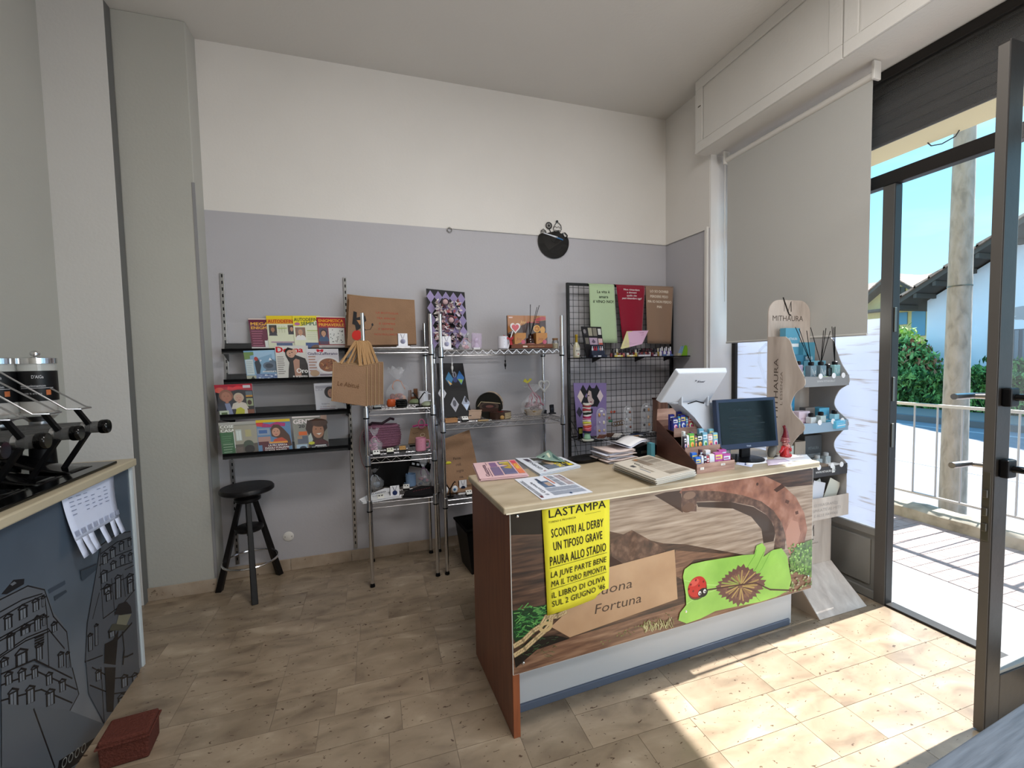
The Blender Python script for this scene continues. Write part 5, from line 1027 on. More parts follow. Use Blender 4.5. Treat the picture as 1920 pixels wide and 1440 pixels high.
def m11(p):
    p.rect(0, 0, 1, 1, '#5c84ac'); p.rect(0, 0.92, 1, 0.08, '#d4b83a'); p.poly([(0, 0.92), (0.2, 0.92), (0.25, 0.78), (0, 0.82)], '#c83c44'); p.poly([(0.16, 0.78), (0.2, 0.9), (0.4, 0.86), (0.6, 0.92), (0.86, 0.88), (0.84, 0.78), (0.6, 0.8), (0.4, 0.77)], '#a82a6c'); p.rect(0.02, 0.55, 0.36, 0.2, '#8c9cb0'); p.rect(0.06, 0.60, 0.24, 0.1, '#3c64a0'); p.rect(0.02, 0.3, 0.36, 0.2, '#b08a80'); p.rect(0.02, 0.26, 0.3, 0.1, '#5a2630')
    p.poly([(0.42, 0.5), (0.4, 0.72), (0.5, 0.85), (0.66, 0.84), (0.8, 0.7), (0.95, 0.5), (1, 0.2), (0.8, 0.15), (0.7, 0.4)], '#4e3428'); p.ell(0.56, 0.62, 0.12, 0.13, '#c8937a'); p.ell(0.51, 0.64, 0.016, 0.012, '#222', 8); p.ell(0.61, 0.65, 0.016, 0.012, '#222', 8); p.ell(0.56, 0.55, 0.035, 0.012, '#b03a44', 8); p.poly([(0.42, 0.3), (0.5, 0.42), (0.72, 0.46), (0.86, 0.36), (0.86, 0.28)], '#c04c34'); p.rect(0.34, 0.29, 0.54, 0.05, '#e09a3c')
    p.rect(0.12, 0.05, 0.78, 0.22, '#5a2230'); p.text('LA PIU AMATA', 0.3, 0.21, 0.05, '#f4f0ec', w=0.56, bold=0.03); p.text('DAGLI ITALIANI', 0.2, 0.14, 0.05, '#f4f0ec', w=0.7, bold=0.03); p.text('TORNA MAMMA', 0.18, 0.07, 0.05, '#f4f0ec', w=0.66, bold=0.03); p.rect(0.66, 0.0, 0.34, 0.05, '#98bcd8')
def m12(p):
    p.rect(0, 0, 1, 1, '#8c8c84'); p.rect(0, 0.95, 0.8, 0.04, '#d8d0d0'); p.rect(0.82, 0.86, 0.18, 0.14, '#b89a8c'); p.text('GENTE', 0.02, 0.78, 0.13, '#e6dcdc', w=0.62, bold=0.05); p.text('20', 0.16, 0.66, 0.09, '#26222a', w=0.18, bold=0.04); p.poly([(0.4, 0.0), (0.45, 0.4), (0.36, 0.62), (0.42, 0.85), (0.7, 0.92), (0.98, 0.85), (1, 0.62), (0.9, 0.5), (0.85, 0.3), (1, 0.2), (1, 0.0)], '#3a241c'); p.ell(0.72, 0.55, 0.17, 0.22, '#b07c60'); p.ell(0.78, 0.78, 0.24, 0.12, '#4e3226'); p.ell(0.66, 0.60, 0.02, 0.014, '#1c1818', 8); p.ell(0.80, 0.60, 0.02, 0.014, '#1c1818', 8); p.poly([(0.66, 0.47), (0.82, 0.48), (0.74, 0.42)], '#f0e8e0')
    p.poly([(0.55, 0.0), (0.6, 0.26), (0.75, 0.3), (0.98, 0.22), (1, 0)], '#54222a'); p.rect(0.15, 0.44, 0.24, 0.11, '#d8682c'); p.rect(0.1, 0.2, 0.3, 0.22, '#5c6474'); p.rect(0.1, 0.34, 0.14, 0.08, '#a88a70'); p.rect(0.05, 0.02, 0.32, 0.16, '#a8c0d4'); p.ell(0.24, 0.08, 0.1, 0.05, '#2c3a4a'); p.poly([(0.42, 0.22), (0.42, 0.4), (0.5, 0.5), (0.55, 0.3), (0.5, 0.2)], '#b8c4c0'); p.ell(0.5, 0.20, 0.09, 0.045, '#c8c83a'); p.rect(0.44, 0.04, 0.52, 0.11, '#2a2630'); p.rect(0.6, 0.10, 0.32, 0.03, '#e4e4e4'); p.text('DEL MONDO', 0.5, 0.04, 0.05, '#f0f0f0', w=0.45, bold=0.03)
mags = [
 ('puzzle magazine in dark plum with yellow title, leftmost of the top shelf', [(473, 657), (527, 657), (519, 597), (465, 597)], 3.395, 3.445, m1),
 ('yellow-topped puzzle magazine with two portraits, second on the top shelf', [(505, 657), (559, 657), (552, 592), (498.5, 592)], 3.388, 3.438, m2),
 ('yellow puzzle magazine with green title word, third on the top shelf', [(554, 657), (605, 657), (600, 592), (548, 592)], 3.381, 3.431, m3),
 ('red puzzle magazine with a black and white crossword, right end of top shelf', [(599, 657), (651, 657), (647, 594), (593, 593)], 3.374, 3.424, m4),
 ('blue magazine with snowy mountains, left on the second shelf', [(464, 714), (523, 713), (516, 656), (456, 658)], 3.300, 3.350, m5),
 ('white magazine with red title and a figure in black, middle of second shelf', [(521, 713), (581, 712), (577, 648), (515, 648)], 3.294, 3.344, m6),
 ('cookery magazine showing a plate of pasta on the second shelf', [(580, 712), (638, 710), (634, 654), (574, 654)], 3.288, 3.338, m7),
 ('gossip magazine with a smiling couple, far left on the third shelf', [(413, 788), (480, 784), (472, 719), (401, 722)], 3.222, 3.262, m8),
 ('pale grey magazine with dark-haired figure, right end of the third shelf', [(594, 778), (651, 776), (644, 717), (588, 719)], 3.222, 3.262, m9),
 ('home decor magazine with green side and room photo, left on bottom shelf', [(419, 861), (486, 853), (480, 789), (409, 793)], 3.152, 3.192, m10),
 ('colourful magazine with a long-haired figure, middle of the bottom shelf', [(486, 852), (549, 847), (543, 785), (479, 788)], 3.152, 3.192, m11),
 ('magazine with pink title and curly-haired face, right on the bottom shelf', [(554, 846), (617, 841), (612, 778), (547, 781)], 3.152, 3.192, m12)]
for lb, px, yb_, yt_, dr in mags: quad_card('magazine', lb, 'magazine', px, yb_, yt_, dr, 0.004, group=MG, ink=[INKG])
mr = thing('magazine_rack', 'black four-tier magazine rack on slotted chrome wall strips', 'magazine rack', (-0.585, YB, 0.0))
SLOT = M('slot_shadow', '#17171a', 0.8)
for x in (-0.975, -0.187):
    z0 = 0.10; up = MB().box((x+0.585-0.0125, -0.013, z0), (x+0.585+0.0125, -0.0005, 2.14)).build('slotted_upright', CHROMED, mr, bevel=0.001)
    q = MB(); z = z0+0.03
    while z < 2.11: q.box((x+0.585-0.004, -0.0138, z), (x+0.585+0.004, -0.0128, z+0.022)); z += 0.045
    q.build('slots', SLOT, up, kind='stuff')
for i, (yy, yf, yb2, hb) in enumerate(((664, 3.362, 3.41, 0.075), (722, 3.276, 3.318, 0.07), (788, 3.202, 3.242, 0.07), (862, 3.132, 3.172, 0.075))):
    z = yp(418, yy, yf)[2]; x0, x1 = yp((416, 420, 413, 418)[i], yy, yf)[0]+0.585, yp((652, 652, 656, 658)[i], yy-12, yf)[0]+0.585
    q = MB(); q.box((x0, yf-YB, z), (x1, yb2-YB, z+0.004)).box((x0, yf-YB-0.003, z), (x1, yf-YB, z+0.036))
    q.hexa([(x0, yb2-YB, z), (x1, yb2-YB, z), (x1, yb2-YB+0.003, z), (x0, yb2-YB+0.003, z), (x0, yb2-YB+0.02, z+hb), (x1, yb2-YB+0.02, z+hb), (x1, yb2-YB+0.023, z+hb), (x0, yb2-YB+0.023, z+hb)])
    sh = q.build('shelf', M('black_shelf_metal', '#09090b', 0.6, spec=0.1), mr)
    for xx in (max(-0.975+0.585, x0+0.01), -0.2+0.585): MB().hexa([(xx-0.003, yf-YB+0.01, z-0.004), (xx+0.003, yf-YB+0.01, z-0.004), (xx+0.003, -0.012, z-0.05), (xx-0.003, -0.012, z-0.05), (xx-0.003, yf-YB+0.01, z+0.01), (xx+0.003, yf-YB+0.01, z+0.01), (xx+0.003, -0.012, z+0.06), (xx-0.003, -0.012, z+0.06)]).build('bracket', M('black_shelf_metal'), sh)
    MB().hexa([(x0-0.01, yf-YB-0.006, z+0.0), (x1-0.015, yf-YB-0.006, z), (x1-0.015, yf-YB-0.004, z), (x0-0.01, yf-YB-0.004, z), (x0-0.01, yf-YB+0.03, z+0.21), (x1-0.015, yf-YB+0.03, z+0.21), (x1-0.015, yf-YB+0.032, z+0.21), (x0-0.01, yf-YB+0.032, z+0.21)]).build('clear_front', M('clear_front_sheet', '#f4f6f8', 0.04, alpha=0.025, spec=0.5), sh)

# ================================================================ CHROME WIRE RACKS
def wire_rack(label, x0, x1, yf, yb_, zs, ztop, top_posts=True, backz=None):
    t = thing('wire_rack', label, 'rack', ((x0+x1)/2, (yf+yb_)/2, 0)); ox, oy = (x0+x1)/2, (yf+yb_)/2
    for px_ in (x0-ox, x1-ox):
        for py_ in (yf-oy, yb_-oy):
            zt_ = ztop if py_ < 0 else (backz or ztop)
            pst = MB().rod((px_, py_, 0.025), (px_, py_, zt_), 0.0125, n=14).build('post', CHROME, t, smooth=True)
            MB().lathe([(0.010, 0), (0.017, 0.002), (0.016, 0.012), (0.010, 0.03)], (px_, py_, 0), 12).build('foot', BLACKP, pst, smooth=True)
            for z in zs:
                MB().lathe([(0.0135, -0.048), (0.0205, -0.045), (0.018, 0.02), (0.0135, 0.021)], (px_, py_, z), 14).build('collar', CHROMED, pst, smooth=True)
                MB().lathe([(0.013, -0.055), (0.0195, -0.054), (0.0195, -0.046), (0.013, -0.045)], (px_, py_, z), 12).build('collar_ring', BLACKP, pst, smooth=True)
    for z in zs:
        q = MB(); a, b_, c_, d_ = x0-ox+0.012, x1-ox-0.012, yf-oy, yb_-oy
        q.tube([(a, c_, z), (b_, c_, z), (b_, d_, z), (a, d_, z)], 0.0032, 6, True); q.tube([(a, c_, z-0.034), (b_, c_, z-0.034), (b_, d_, z-0.034), (a, d_, z-0.034)], 0.0032, 6, True)
        sh = q.build('wire_shelf', CHROMED, t, smooth=True)
        q = MB(); pts = []; n = max(6, int((b_-a)/0.032)); n += n % 2
        for k in range(n+1): pts.append((a+(b_-a)*k/n, c_, z-0.002 if k % 2 else z-0.032))
        q.tube(pts, 0.002, 4); q.tube([(p_[0], d_, p_[2]) for p_ in pts], 0.002, 4)
        for xx in (a, b_): q.tube([(xx, c_+(d_-c_)*k/12, z-0.002 if k % 2 else z-0.032) for k in range(13)], 0.002, 4)
        q.build('zigzag_truss', CHROMED, sh)
        q = MB(); n = int((b_-a)/0.022)
        for k in range(n+1): xx = a+(b_-a)*k/n; q.rod((xx, c_, z+0.002), (xx, d_, z+0.002), 0.0014, n=4, cap=False)
        for k in (1, 2): yy = c_+(d_-c_)*k/3; q.rod((a, yy, z-0.003), (b_, yy, z-0.003), 0.0028, n=6, cap=False)
        q.build('deck_wires', CHROMED, sh, kind='stuff')
    return t
ZA = [1.603, 1.19, 0.872, 0.567]; ZB = [1.583, 1.062, 0.528]
wire_rack('narrow chrome wire rack with four shelves beside the magazine rack', -0.066, 0.372, 3.01, 3.40, ZA, 1.83, backz=1.80)
wire_rack('wide chrome wire rack with three shelves behind the shop counter', 0.438, 1.345, 3.01, 3.40, ZB, 1.83, backz=1.62)
def on(x, y, z):
    v = V(fl(x, y, z+0.004))
    if v.y < 3.06: w_ = yp(x, y, 3.06); v = V((w_[0], 3.06, z+0.004))
    if v.y > 3.30: w_ = yp(x, y, 3.30); v = V((w_[0], 3.30, z+0.004))
    return v
def aty(x, Y, z, y=650): v = yp(x, y, Y); return V((v[0], Y, z+0.004))

# ---- makers for the small goods
def ring_box(label, at, rz=0.0, face='#e6e6e2', dark='#141416', gem='#2a2a30', n=2):
    t = thing('jewellery_box', label, 'jewellery box', at, rz, 'small earring boxes on the wire racks')
    MB().box((-0.024, -0.02, 0), (0.024, 0.02, 0.014)).build('tray', M('box_'+dark.strip('#'), dark, 0.5), t, bevel=0.001)
    MB().hexa([(-0.023, -0.019, 0.014), (0.023, -0.019, 0.014), (0.023, 0.019, 0.014), (-0.023, 0.019, 0.014), (-0.022, -0.014, 0.020), (0.022, -0.014, 0.020), (0.022, 0.018, 0.036), (-0.022, 0.018, 0.036)]).build('foam_pad', M('pad_'+face.strip('#'), face, 0.8), t, bevel=0.001)
    for k in range(n): MB().ball(((k-(n-1)/2)*0.018, 0.0, 0.03), 0.0045, n=8, m_=6).build('earring', M('gem_'+gem.strip('#'), gem, 0.2), t, smooth=True)
    return t
def pendant_card(label, at, rz=0.0, w=0.062, h=0.085, pend='#8a8aa0', card='#e8e8ee', back='#1b1b20'):
    t = thing('pendant_card', label, 'pendant card', at, rz, 'necklace cards on the wire racks')
    MB().hexa([(-w/2-0.004, 0.004, 0.01), (w/2+0.002, 0.004, 0.01), (w/2+0.002, 0.012, 0.01), (-w/2-0.004, 0.012, 0.01), (-w/2-0.004, 0.012, h+0.006), (w/2+0.002, 0.012, h+0.006), (w/2+0.002, 0.02, h+0.006), (-w/2-0.004, 0.02, h+0.006)]).build('backing', M('box_'+back.strip('#'), back, 0.5), t)
    f = lambda a, b, l: (a, 0.003+0.008*b/h-l, 0.01+b)
    cd = MB().hexa([f(-w/2, 0, 0), f(w/2, 0, 0), f(w/2, 0, -0.001), f(-w/2, 0, -0.001), f(-w/2, h, 0), f(w/2, h, 0), f(w/2, h, -0.001), f(-w/2, h, -0.001)]).build('card', M('pad_'+card.strip('#'), card, 0.8), t)
    q = MB(); q.tube([f(-0.014, h*0.97, 0.002), f(-0.004, h*0.62, 0.003), f(0.004, h*0.62, 0.003), f(0.014, h*0.97, 0.002)], 0.0013, 5); q.build('chain', M('pend_'+pend.strip('#'), pend, 0.35, 0.4), cd)
    q = MB(); q.lathe([(0.013, 0), (0.0165, 0.001), (0.0165, 0.003), (0.013, 0.004)], f(0, h*0.36, 0.0), 20, axis=(0, -1, 0)); q.lathe([(0.009, 0), (0.009, 0.003), (0, 0.0035)], f(0, h*0.36, 0.0), 14, axis=(0, -1, 0)); q.build('pendant', M('pend_'+pend.strip('#')), cd, smooth=True)
    MB().box((-w/2-0.012, -0.012, 0.0), (w/2+0.012, 0.02, 0.010)).build('base', M('pad_'+card.strip('#')), t, bevel=0.001)
    return t
def mug(label, at, col, txt=(), tcol='#333', rz=0.0, r=0.038, h=0.092, handle=0.0, inner=None):
    t = thing('mug', label, 'mug', at, rz)
    m_ = M('mug_'+col.strip('#'), col, 0.25, coat=0.3)
    MB().lathe([(0.0, 0.004), (r*0.85, 0.0), (r, 0.006), (r, h), (r-0.002, h+0.001), (r-0.0045, h-0.001), (r-0.0045, 0.01), (0, 0.008)], (0, 0, 0), 28).build('cup', m_, t, smooth=True)
    a = handle; d = (math.cos(a), math.sin(a)); pts = [(d[0]*(r-0.003), d[1]*(r-0.003), h*0.82), (d[0]*(r+0.02), d[1]*(r+0.02), h*0.78), (d[0]*(r+0.027), d[1]*(r+0.027), h*0.5), (d[0]*(r+0.02), d[1]*(r+0.02), h*0.22), (d[0]*(r-0.003), d[1]*(r-0.003), h*0.18)]
    MB().tube(pts, 0.005, 8).build('handle', m_, t, smooth=True)
    p = Print(lambda a_, b_, l: ((r+0.0005+l)*math.sin(a_), -(r+0.0005+l)*math.cos(a_), b_))
    for i, (s_, w_, hh) in enumerate(txt):
        p.text(s_, 0, h*0.78-i*h*0.22, hh, tcol, w=w_, al='c', bold=0.02)
    if txt: p.done('lettering', t)
    return t
def cello_bag(label, at, r, h, inner, ribbon='#d49a8a', rz=0.0, cat='gift bag', tuft=0.4, seed=0):
    t = thing('cellophane_bag', label, cat, at, rz); rr = random.Random(seed); n = 18
    prof = [(0.85, 0), (1.0, 0.12), (1.02, 0.32), (0.8, 0.48), (0.38, 0.6), (0.12, 0.66), (0.16, 0.7), (0.42, 0.84), (0.75, 1.0)]
    q = MB(); vs = []
    for (pr_, pz_) in prof:
        for k in range(n):
            a = 2*math.pi*k/n; w_ = 1+rr.uniform(-0.12, 0.12)*(1 if pz_ > 0.05 else 0); vs.append((r*pr_*w_*math.cos(a), r*0.7*pr_*w_*math.sin(a), h*(pz_+(rr.uniform(-.08, .08) if pz_ > 0.8 else 0))))
    q.add(vs, [(j*n+k, j*n+(k+1) % n, (j+1)*n+(k+1) % n, (j+1)*n+k) for j in range(len(prof)-1) for k in range(n)]); q.build('cellophane', FOIL, t, smooth=True)
    MB().tube([(0.02*math.cos(a)*0.5, 0.02*math.sin(a)*0.5, h*0.665) for a in [k*math.pi/4 for k in range(8)]], 0.003, 5, True).build('ribbon', M('ribbon_'+ribbon.strip('#'), ribbon, 0.4), t, smooth=True)
    q = MB()
    for s_ in (-1, 1): q.tube([(0, -0.012, h*0.66), (s_*r*0.3, -0.02, h*0.63), (s_*r*0.45, -0.03, h*0.5), (s_*r*0.5+0.01, -r*0.6, h*0.42)], 0.0028, 5)
    q.build('ribbon_tail', M('ribbon_'+ribbon.strip('#')), t, smooth=True)
    inner(t, r, h); return t
def blob_set(cols, z0=0.0, zs=0.35, n=6, sz=0.3, seed=1):
    def f(t, r, h):
        rr = random.Random(seed)
        for i in range(n):
            c = cols[i % len(cols)]; a = rr.random()*6.28; d = rr.random()**0.5*0.55
            MB().ball((r*d*math.cos(a), r*0.6*d*math.sin(a), h*(z0+0.06+rr.random()*zs)), r*sz, r*sz*0.8, r*sz*0.8, 10, 7).build('sweet', M('sweet_'+c.strip('#'), c, 0.45), t, smooth=True)
    return f
def paper_bag(name, label, cat, px, Yb, Yt, thick, draw, handles=None, col='#94745a', wav=0.012, group=None):
    c = [V(yp(*px[0], Yb)), V(yp(*px[1], Yb)), V(yp(*px[2], Yt)), V(yp(*px[3], Yt))]; o = (c[0]+c[1])/2; c = [q_-o for q_ in c]; t = thing(name, label, cat, o, group=group)
    n = (c[1]-c[0]).cross(c[3]-c[0]).normalized(); n = -n if n.y > 0 else n
    f = lambda s, tt, l=0: tuple(c[0]*(1-s)*(1-tt)+c[1]*s*(1-tt)+c[2]*s*tt+c[3]*(1-s)*tt+n*(l+wav*math.sin(s*6.3+1)*math.sin(tt*3)*0.6))
    g = lambda s, tt, l=0: tuple(c[0]*(1-s)*(1-tt)+c[1]*s*(1-tt)+c[2]*s*tt+c[3]*(1-s)*tt-n*(thick*math.sin(min(tt*3, 1.57))*0+thick))
    q = MB(); nu, nv = 12, 10
    vs = [f(i/nu, j/nv) for j in range(nv+1) for i in range(nu+1)]+[g(i/nu, j/nv) for j in range(nv+1) for i in range(nu+1)]; N = (nu+1)*(nv+1); I = lambda i, j: j*(nu+1)+i
    fs = [(I(i, j), I(i+1, j), I(i+1, j+1), I(i, j+1)) for i in range(nu) for j in range(nv)]+[(I(i, j)+N, I(i, j+1)+N, I(i+1, j+1)+N, I(i+1, j)+N) for i in range(nu) for j in range(nv)]
    for j in range(nv): fs += [(I(0, j), I(0, j+1), I(0, j+1)+N, I(0, j)+N), (I(nu, j), I(nu, j)+N, I(nu, j+1)+N, I(nu, j+1))]
    for i in range(nu): fs += [(I(i, 0), I(i, 0)+N, I(i+1, 0)+N, I(i+1, 0))]
    q.add(vs, fs); q.build('body', M('kraft_'+col.strip('#'), col, 0.8, bump=0.25, bscale=120, var=0.06, vscale=12), t, smooth=True, auto=50)
    MB().tube([f(i/12, 1.0, 0.0) for i in range(13)], 0.0025, 5).build('rim_seam', M('kraft_seam', '#a98a68', 0.8), t, smooth=True)
    if draw: p = Print(lambda s, tt, l: f(s, tt, l+0.0012)); draw(p); p.done('print', t)
    return t, f

# ---- narrow rack, top shelf
def d_bagA(p):
    r = '#b0402e'
    for i, s_ in enumerate(('LA BOTTIGLIA', 'TRA AMICHE', 'E SEMPRE', 'E SEMPRE', 'NON MOLLARE MAI')): p.text(s_, 0.57-0.02*(i % 2), 0.66-0.115*i, 0.04, r, w=[0.34, 0.28, 0.24, 0.22, 0.38][i], al='c', rot=-0.02)
    p.ell(0.13, 0.2, 0.07, 0.10, '#c8281e', 24); p.poly([(0.07, 0.68), (0.12, 0.66), (0.12, 0.55), (0.24, 0.6), (0.26, 0.5), (0.2, 0.4), (0.26, 0.3), (0.18, 0.34), (0.12, 0.28), (0.1, 0.4), (0.06, 0.42)], '#16161a'); p.poly([(0.12, 0.5), (0.2, 0.5), (0.17, 0.4)], '#b07f54')
    p.line([(0.22, 0.3), (0.32, 0.32), (0.35, 0.4)], 0.008, '#16161a'); p.ell(0.35, 0.42, 0.015, 0.03, '#16161a', 10)
paper_bag('jute_bag', 'large jute bag with red lettering on top of the narrow wire rack', 'bag', [(651, 648), (781, 645), (777, 563), (655, 554)], 3.26, 3.34, 0.03, d_bagA)
paper_bag('jute_bag', 'large jute bag standing behind the red-lettered one, its left edge showing', 'bag', [(647, 652), (770, 648), (768, 566), (651, 552)], 3.35, 3.39, 0.02, None)
pendant_card('necklace card in front of the jute bag on the narrow rack top', aty(756, 3.06, ZA[0]))
# small bags hanging from the rack's left post
hb = []
for i, (xa, xb_, Y0) in enumerate(((622, 688, 2.88), (636, 696, 2.915), (644, 703, 2.95), (652, 710, 2.985), (660, 718, 3.02))):
    def dz_(p): p.text('Le Abitué', 0.14, 0.42, 0.12, '#5a3a20', w=0.62, shear=0.15)
    lb = ['small jute bag hanging foremost on the post, handwritten words on it', 'second jute bag from the front in the bunch hanging on the post', 'third jute bag from the front in the bunch hanging on the post', 'fourth jute bag from the front in the bunch hanging on the post', 'rearmost jute bag in the bunch hanging on the post'][i]
    t, f = paper_bag('small_jute_bag', lb, 'bag', [(xa, 752+i*2), (xb_, 762-i*1.0), (xb_, 687-i*2), (xa+3, 679)], Y0, Y0, 0.006, dz_ if i == 0 else None, group='jute bags hanging on the rack post', wav=0.003)
    for s_ in (0.0, 1.0): MB().tube([f(s_, k/6, 0.002) for k in range(7)], 0.003, 5).build('side_seam', M('kraft_seam'), t, smooth=True)
    pk = V(yp(681+i*1.5, 640, 2.99))-V(t.location)
    for s0, s1 in ((0.22, 0.78),):
        a, b_ = V(f(s0, 0.98, 0)), V(f(s1, 0.98, 0)); pts = []
        for k in range(13):
            u = k/12; p_ = a.lerp(b_, u); hgt = (1-abs(2*u-1)**2.2); p_.z = p_.z+(pk.z-p_.z)*hgt; p_.x += (pk.x-p_.x)*hgt*0.45; p_.y += (pk.y-p_.y)*hgt*0.9; pts.append(p_)
        MB().tube(pts, 0.0068, 8).build('rope_handle', KRAFTD, t, smooth=True)
        a2, b2_ = V(f(s0-.04, 0.98, -0.01)), V(f(s1+.05, 0.98, -0.01)); pts = []
        for k in range(13):
            u = k/12; p_ = a2.lerp(b2_, u); hgt = (1-abs(2*u-1)**2.6); p_.z = p_.z+(pk.z-0.006-p_.z)*hgt; p_.x += (pk.x+0.012-p_.x)*hgt*0.5; p_.y += (pk.y-p_.y)*hgt*0.9; pts.append(p_)
        MB().tube(pts, 0.0068, 8).build('rope_handle', KRAFTD, t, smooth=True)
# ---- second shelf
z = ZA[1]
ring_box('white-faced box with a single dark stud beside the hanging jute bags', on(707, 768, z), 0.2, n=1)
t = thing('candle', 'round orange candle on the second shelf of the narrow rack', 'candle', on(734, 762, z)); MB().lathe([(0, 0), (0.026, 0), (0.032, 0.012), (0.03, 0.04), (0.022, 0.052), (0, 0.05)], (0, 0, 0), 20).build('wax', M('orange_wax', '#c4582c', 0.45), t, smooth=True); MB().rod((0, 0, 0.05), (0.001, 0, 0.062), 0.001, n=5).build('wick', BLACKM, t)
t = thing('beaded_bracelet', 'coil of black bead bracelet on the second shelf of the narrow rack', 'bracelet', on(753, 764, z))
for j in range(4):
    q = MB()
    for k in range(16): a = k*math.pi/8+j*0.2; q.ball(((0.036-abs(j-1.5)*0.004)*math.cos(a), (0.030-abs(j-1.5)*0.003)*math.sin(a), 0.009+j*0.013), 0.0085, n=8, m_=5)
    q.build('bead_ring', BLACKG, t, smooth=True)
cello_bag('cellophane bag tied with peach ribbon holding dried flowers, behind the orange candle', on(747, 752, z)+V((0, 0.05, 0)), 0.085, 0.27, blob_set(['#b0523a', '#8c3c30', '#d8a080', '#c87a3c', '#7a3a2e'], 0.0, 0.2, 14, 0.24, 3), '#d8a088', seed=4)
for k, (x, y, lb, c_) in enumerate(((778, 757, 'green oval soap dish behind the black Y-shaped stand', '#7d8a68'), (802, 768, 'pale green round dish at the right end of the second shelf', '#8a927c'))):
    t = thing('dish', lb, 'dish', on(x, y, z)); MB().lathe([(0, 0), (0.03, 0), (0.045, 0.012), (0.038, 0.026), (0.02, 0.036), (0, 0.038)], (0, 0, 0), 24).build('body', M('glaze_'+c_.strip('#'), c_, 0.35), t, smooth=True)
def ystand(label, at, w=0.035, h=0.095, eyes=False):
    t = thing('earring_stand', label, 'earring stand', at)
    MB().lathe([(0, 0), (0.026, 0), (0.026, 0.005), (0.004, 0.009), (0, 0.009)], (0, 0, 0), 20).build('base', BLACKP, t, smooth=True)
    MB().tube([(0, 0, 0.005), (0, 0, h*0.55)], 0.0045, 8).build('stem', BLACKP, t, smooth=True)
    for s_ in (-1, 1):
        ar = MB().tube([(0, 0, h*0.5), (s_*w*0.35, 0, h*0.68), (s_*w*0.75, 0, h*0.9), (s_*w*1.0, -0.003, h), (s_*w*1.15, -0.003, h*0.94)], 0.004, 8).build('arm', BLACKP, t, smooth=True)
        if eyes:
            MB().ball((s_*w*0.95, -0.012, h*0.52), 0.021, 0.007, 0.026, 14, 8).build('earring', M('white_glaze', '#dfe4ea', 0.2), ar, smooth=True); MB().ball((s_*w*0.95-0.003, -0.019, h*0.52), 0.010, 0.003, 0.010, 10, 6).build('earring_centre', M('blue_enamel', '#3d6c9a', 0.2), ar, smooth=True)
            MB().tube([(s_*w*0.95, -0.006, h*0.95), (s_*w*0.95, -0.01, h*0.72)], 0.001, 4).build('hook', CHROME, ar)
    return t
ystand('black Y-shaped earring stand on the second shelf of the narrow rack', on(786, 763, z), 0.04, 0.10)
mug('white mug with a printed picture behind the black Y-shaped stand', on(795, 758, z)+V((0, 0.05, 0)), '#dcdce4', (), rz=0, handle=0.2)
t = thing('wooden_block', 'small carved brown wooden block at the back of the second shelf', 'ornament', on(776, 752, z)+V((0, 0.06, 0))); MB().box((-0.04, -0.01, 0), (0.04, 0.01, 0.05)).box((-0.035, -0.008, 0.05), (-0.012, 0.008, 0.10)).box((0.005, -0.008, 0.05), (0.035, 0.008, 0.11)).build('carving', M('dark_carved_wood', '#6e4428', 0.6, bump=0.3), t, bevel=0.003)
# ---- third shelf
z = ZA[2]
def inner_none(t, r, h): pass
t = thing('crochet_bag', 'dusty pink crochet handbag on the third shelf of the narrow rack', 'handbag', on(718, 838, z)+V((0.0, 0.06, 0)))
PINKK = M('pink_crochet', '#9c6a80', 0.9, bump=1.0, bscale=260, var=0.1, vscale=90)
q = MB(); prof = [(0.6, 0.0), (0.95, 0.015), (1.05, 0.06), (1.0, 0.12), (0.9, 0.155), (0.86, 0.17)]; n = 26
vs = [(0.125*pr_*math.copysign(abs(math.cos(a))**0.7, math.cos(a)), 0.06*pr_*math.copysign(abs(math.sin(a))**0.7, math.sin(a)), pz_) for pr_, pz_ in prof for a in [2*math.pi*k/n for k in range(n)]]
q.add(vs, [(j*n+k, j*n+(k+1) % n, (j+1)*n+(k+1) % n, (j+1)*n+k) for j in range(5) for k in range(n)]+[tuple(range(n))[::-1]]); q.build('body', PINKK, t, smooth=True, solid=0.006)
q = MB()
for j in range(9):
    z_ = 0.02+j*0.017; sc = 1.03-abs(j-4)*0.018
    q.tube([(0.131*sc*math.copysign(abs(math.cos(a))**0.7, math.cos(a)), 0.065*sc*math.copysign(abs(math.sin(a))**0.7, math.sin(a)), z_) for a in [2*math.pi*k/26 for k in range(26)]], 0.0035, 5, True)
q.build('crochet_rows', PINKK, t, smooth=True)
MB().tube([(-0.10, -0.02, 0.165), (-0.07, -0.03, 0.19), (0.0, -0.03, 0.182), (0.06, -0.02, 0.215), (0.085, 0, 0.205)], 0.010, 8).build('strap', M('dark_plum_leather', '#2c1a24', 0.4), t, smooth=True)
MB().tube([(-0.12, 0.0, 0.16), (-0.155, -0.03, 0.10), (-0.165, -0.035, 0.0), (-0.15, -0.02, -0.10), (-0.125, 0, -0.16)], 0.0035, 6).build('long_strap', M('pink_cord', '#8d6d6c', 0.7), t, smooth=True)
cello_bag('small cellophane pouch of pink ribbons at the left end of the third shelf', on(703, 846, z), 0.05, 0.16, blob_set(['#c07a9a', '#b06a94', '#d8a8bc'], 0.0, 0.35, 8, 0.3, 9), '#c98aa8', seed=8)
ring_box('box with paired studs, leftmost on the third shelf of the narrow rack', on(706, 856, z), 0.05)
ring_box('cream earring box second from the left on the third shelf', on(732, 850, z), 0.0, '#e2e2d0')
ring_box('flat box with amber pads on the third shelf between cream box and mug', on(755, 846, z), 0.0, '#b08a58', gem='#c89a5c')
ring_box('pale earring box at the back of the third shelf near the pink mug', on(774, 835, z), 0.0, '#c8b8a8')
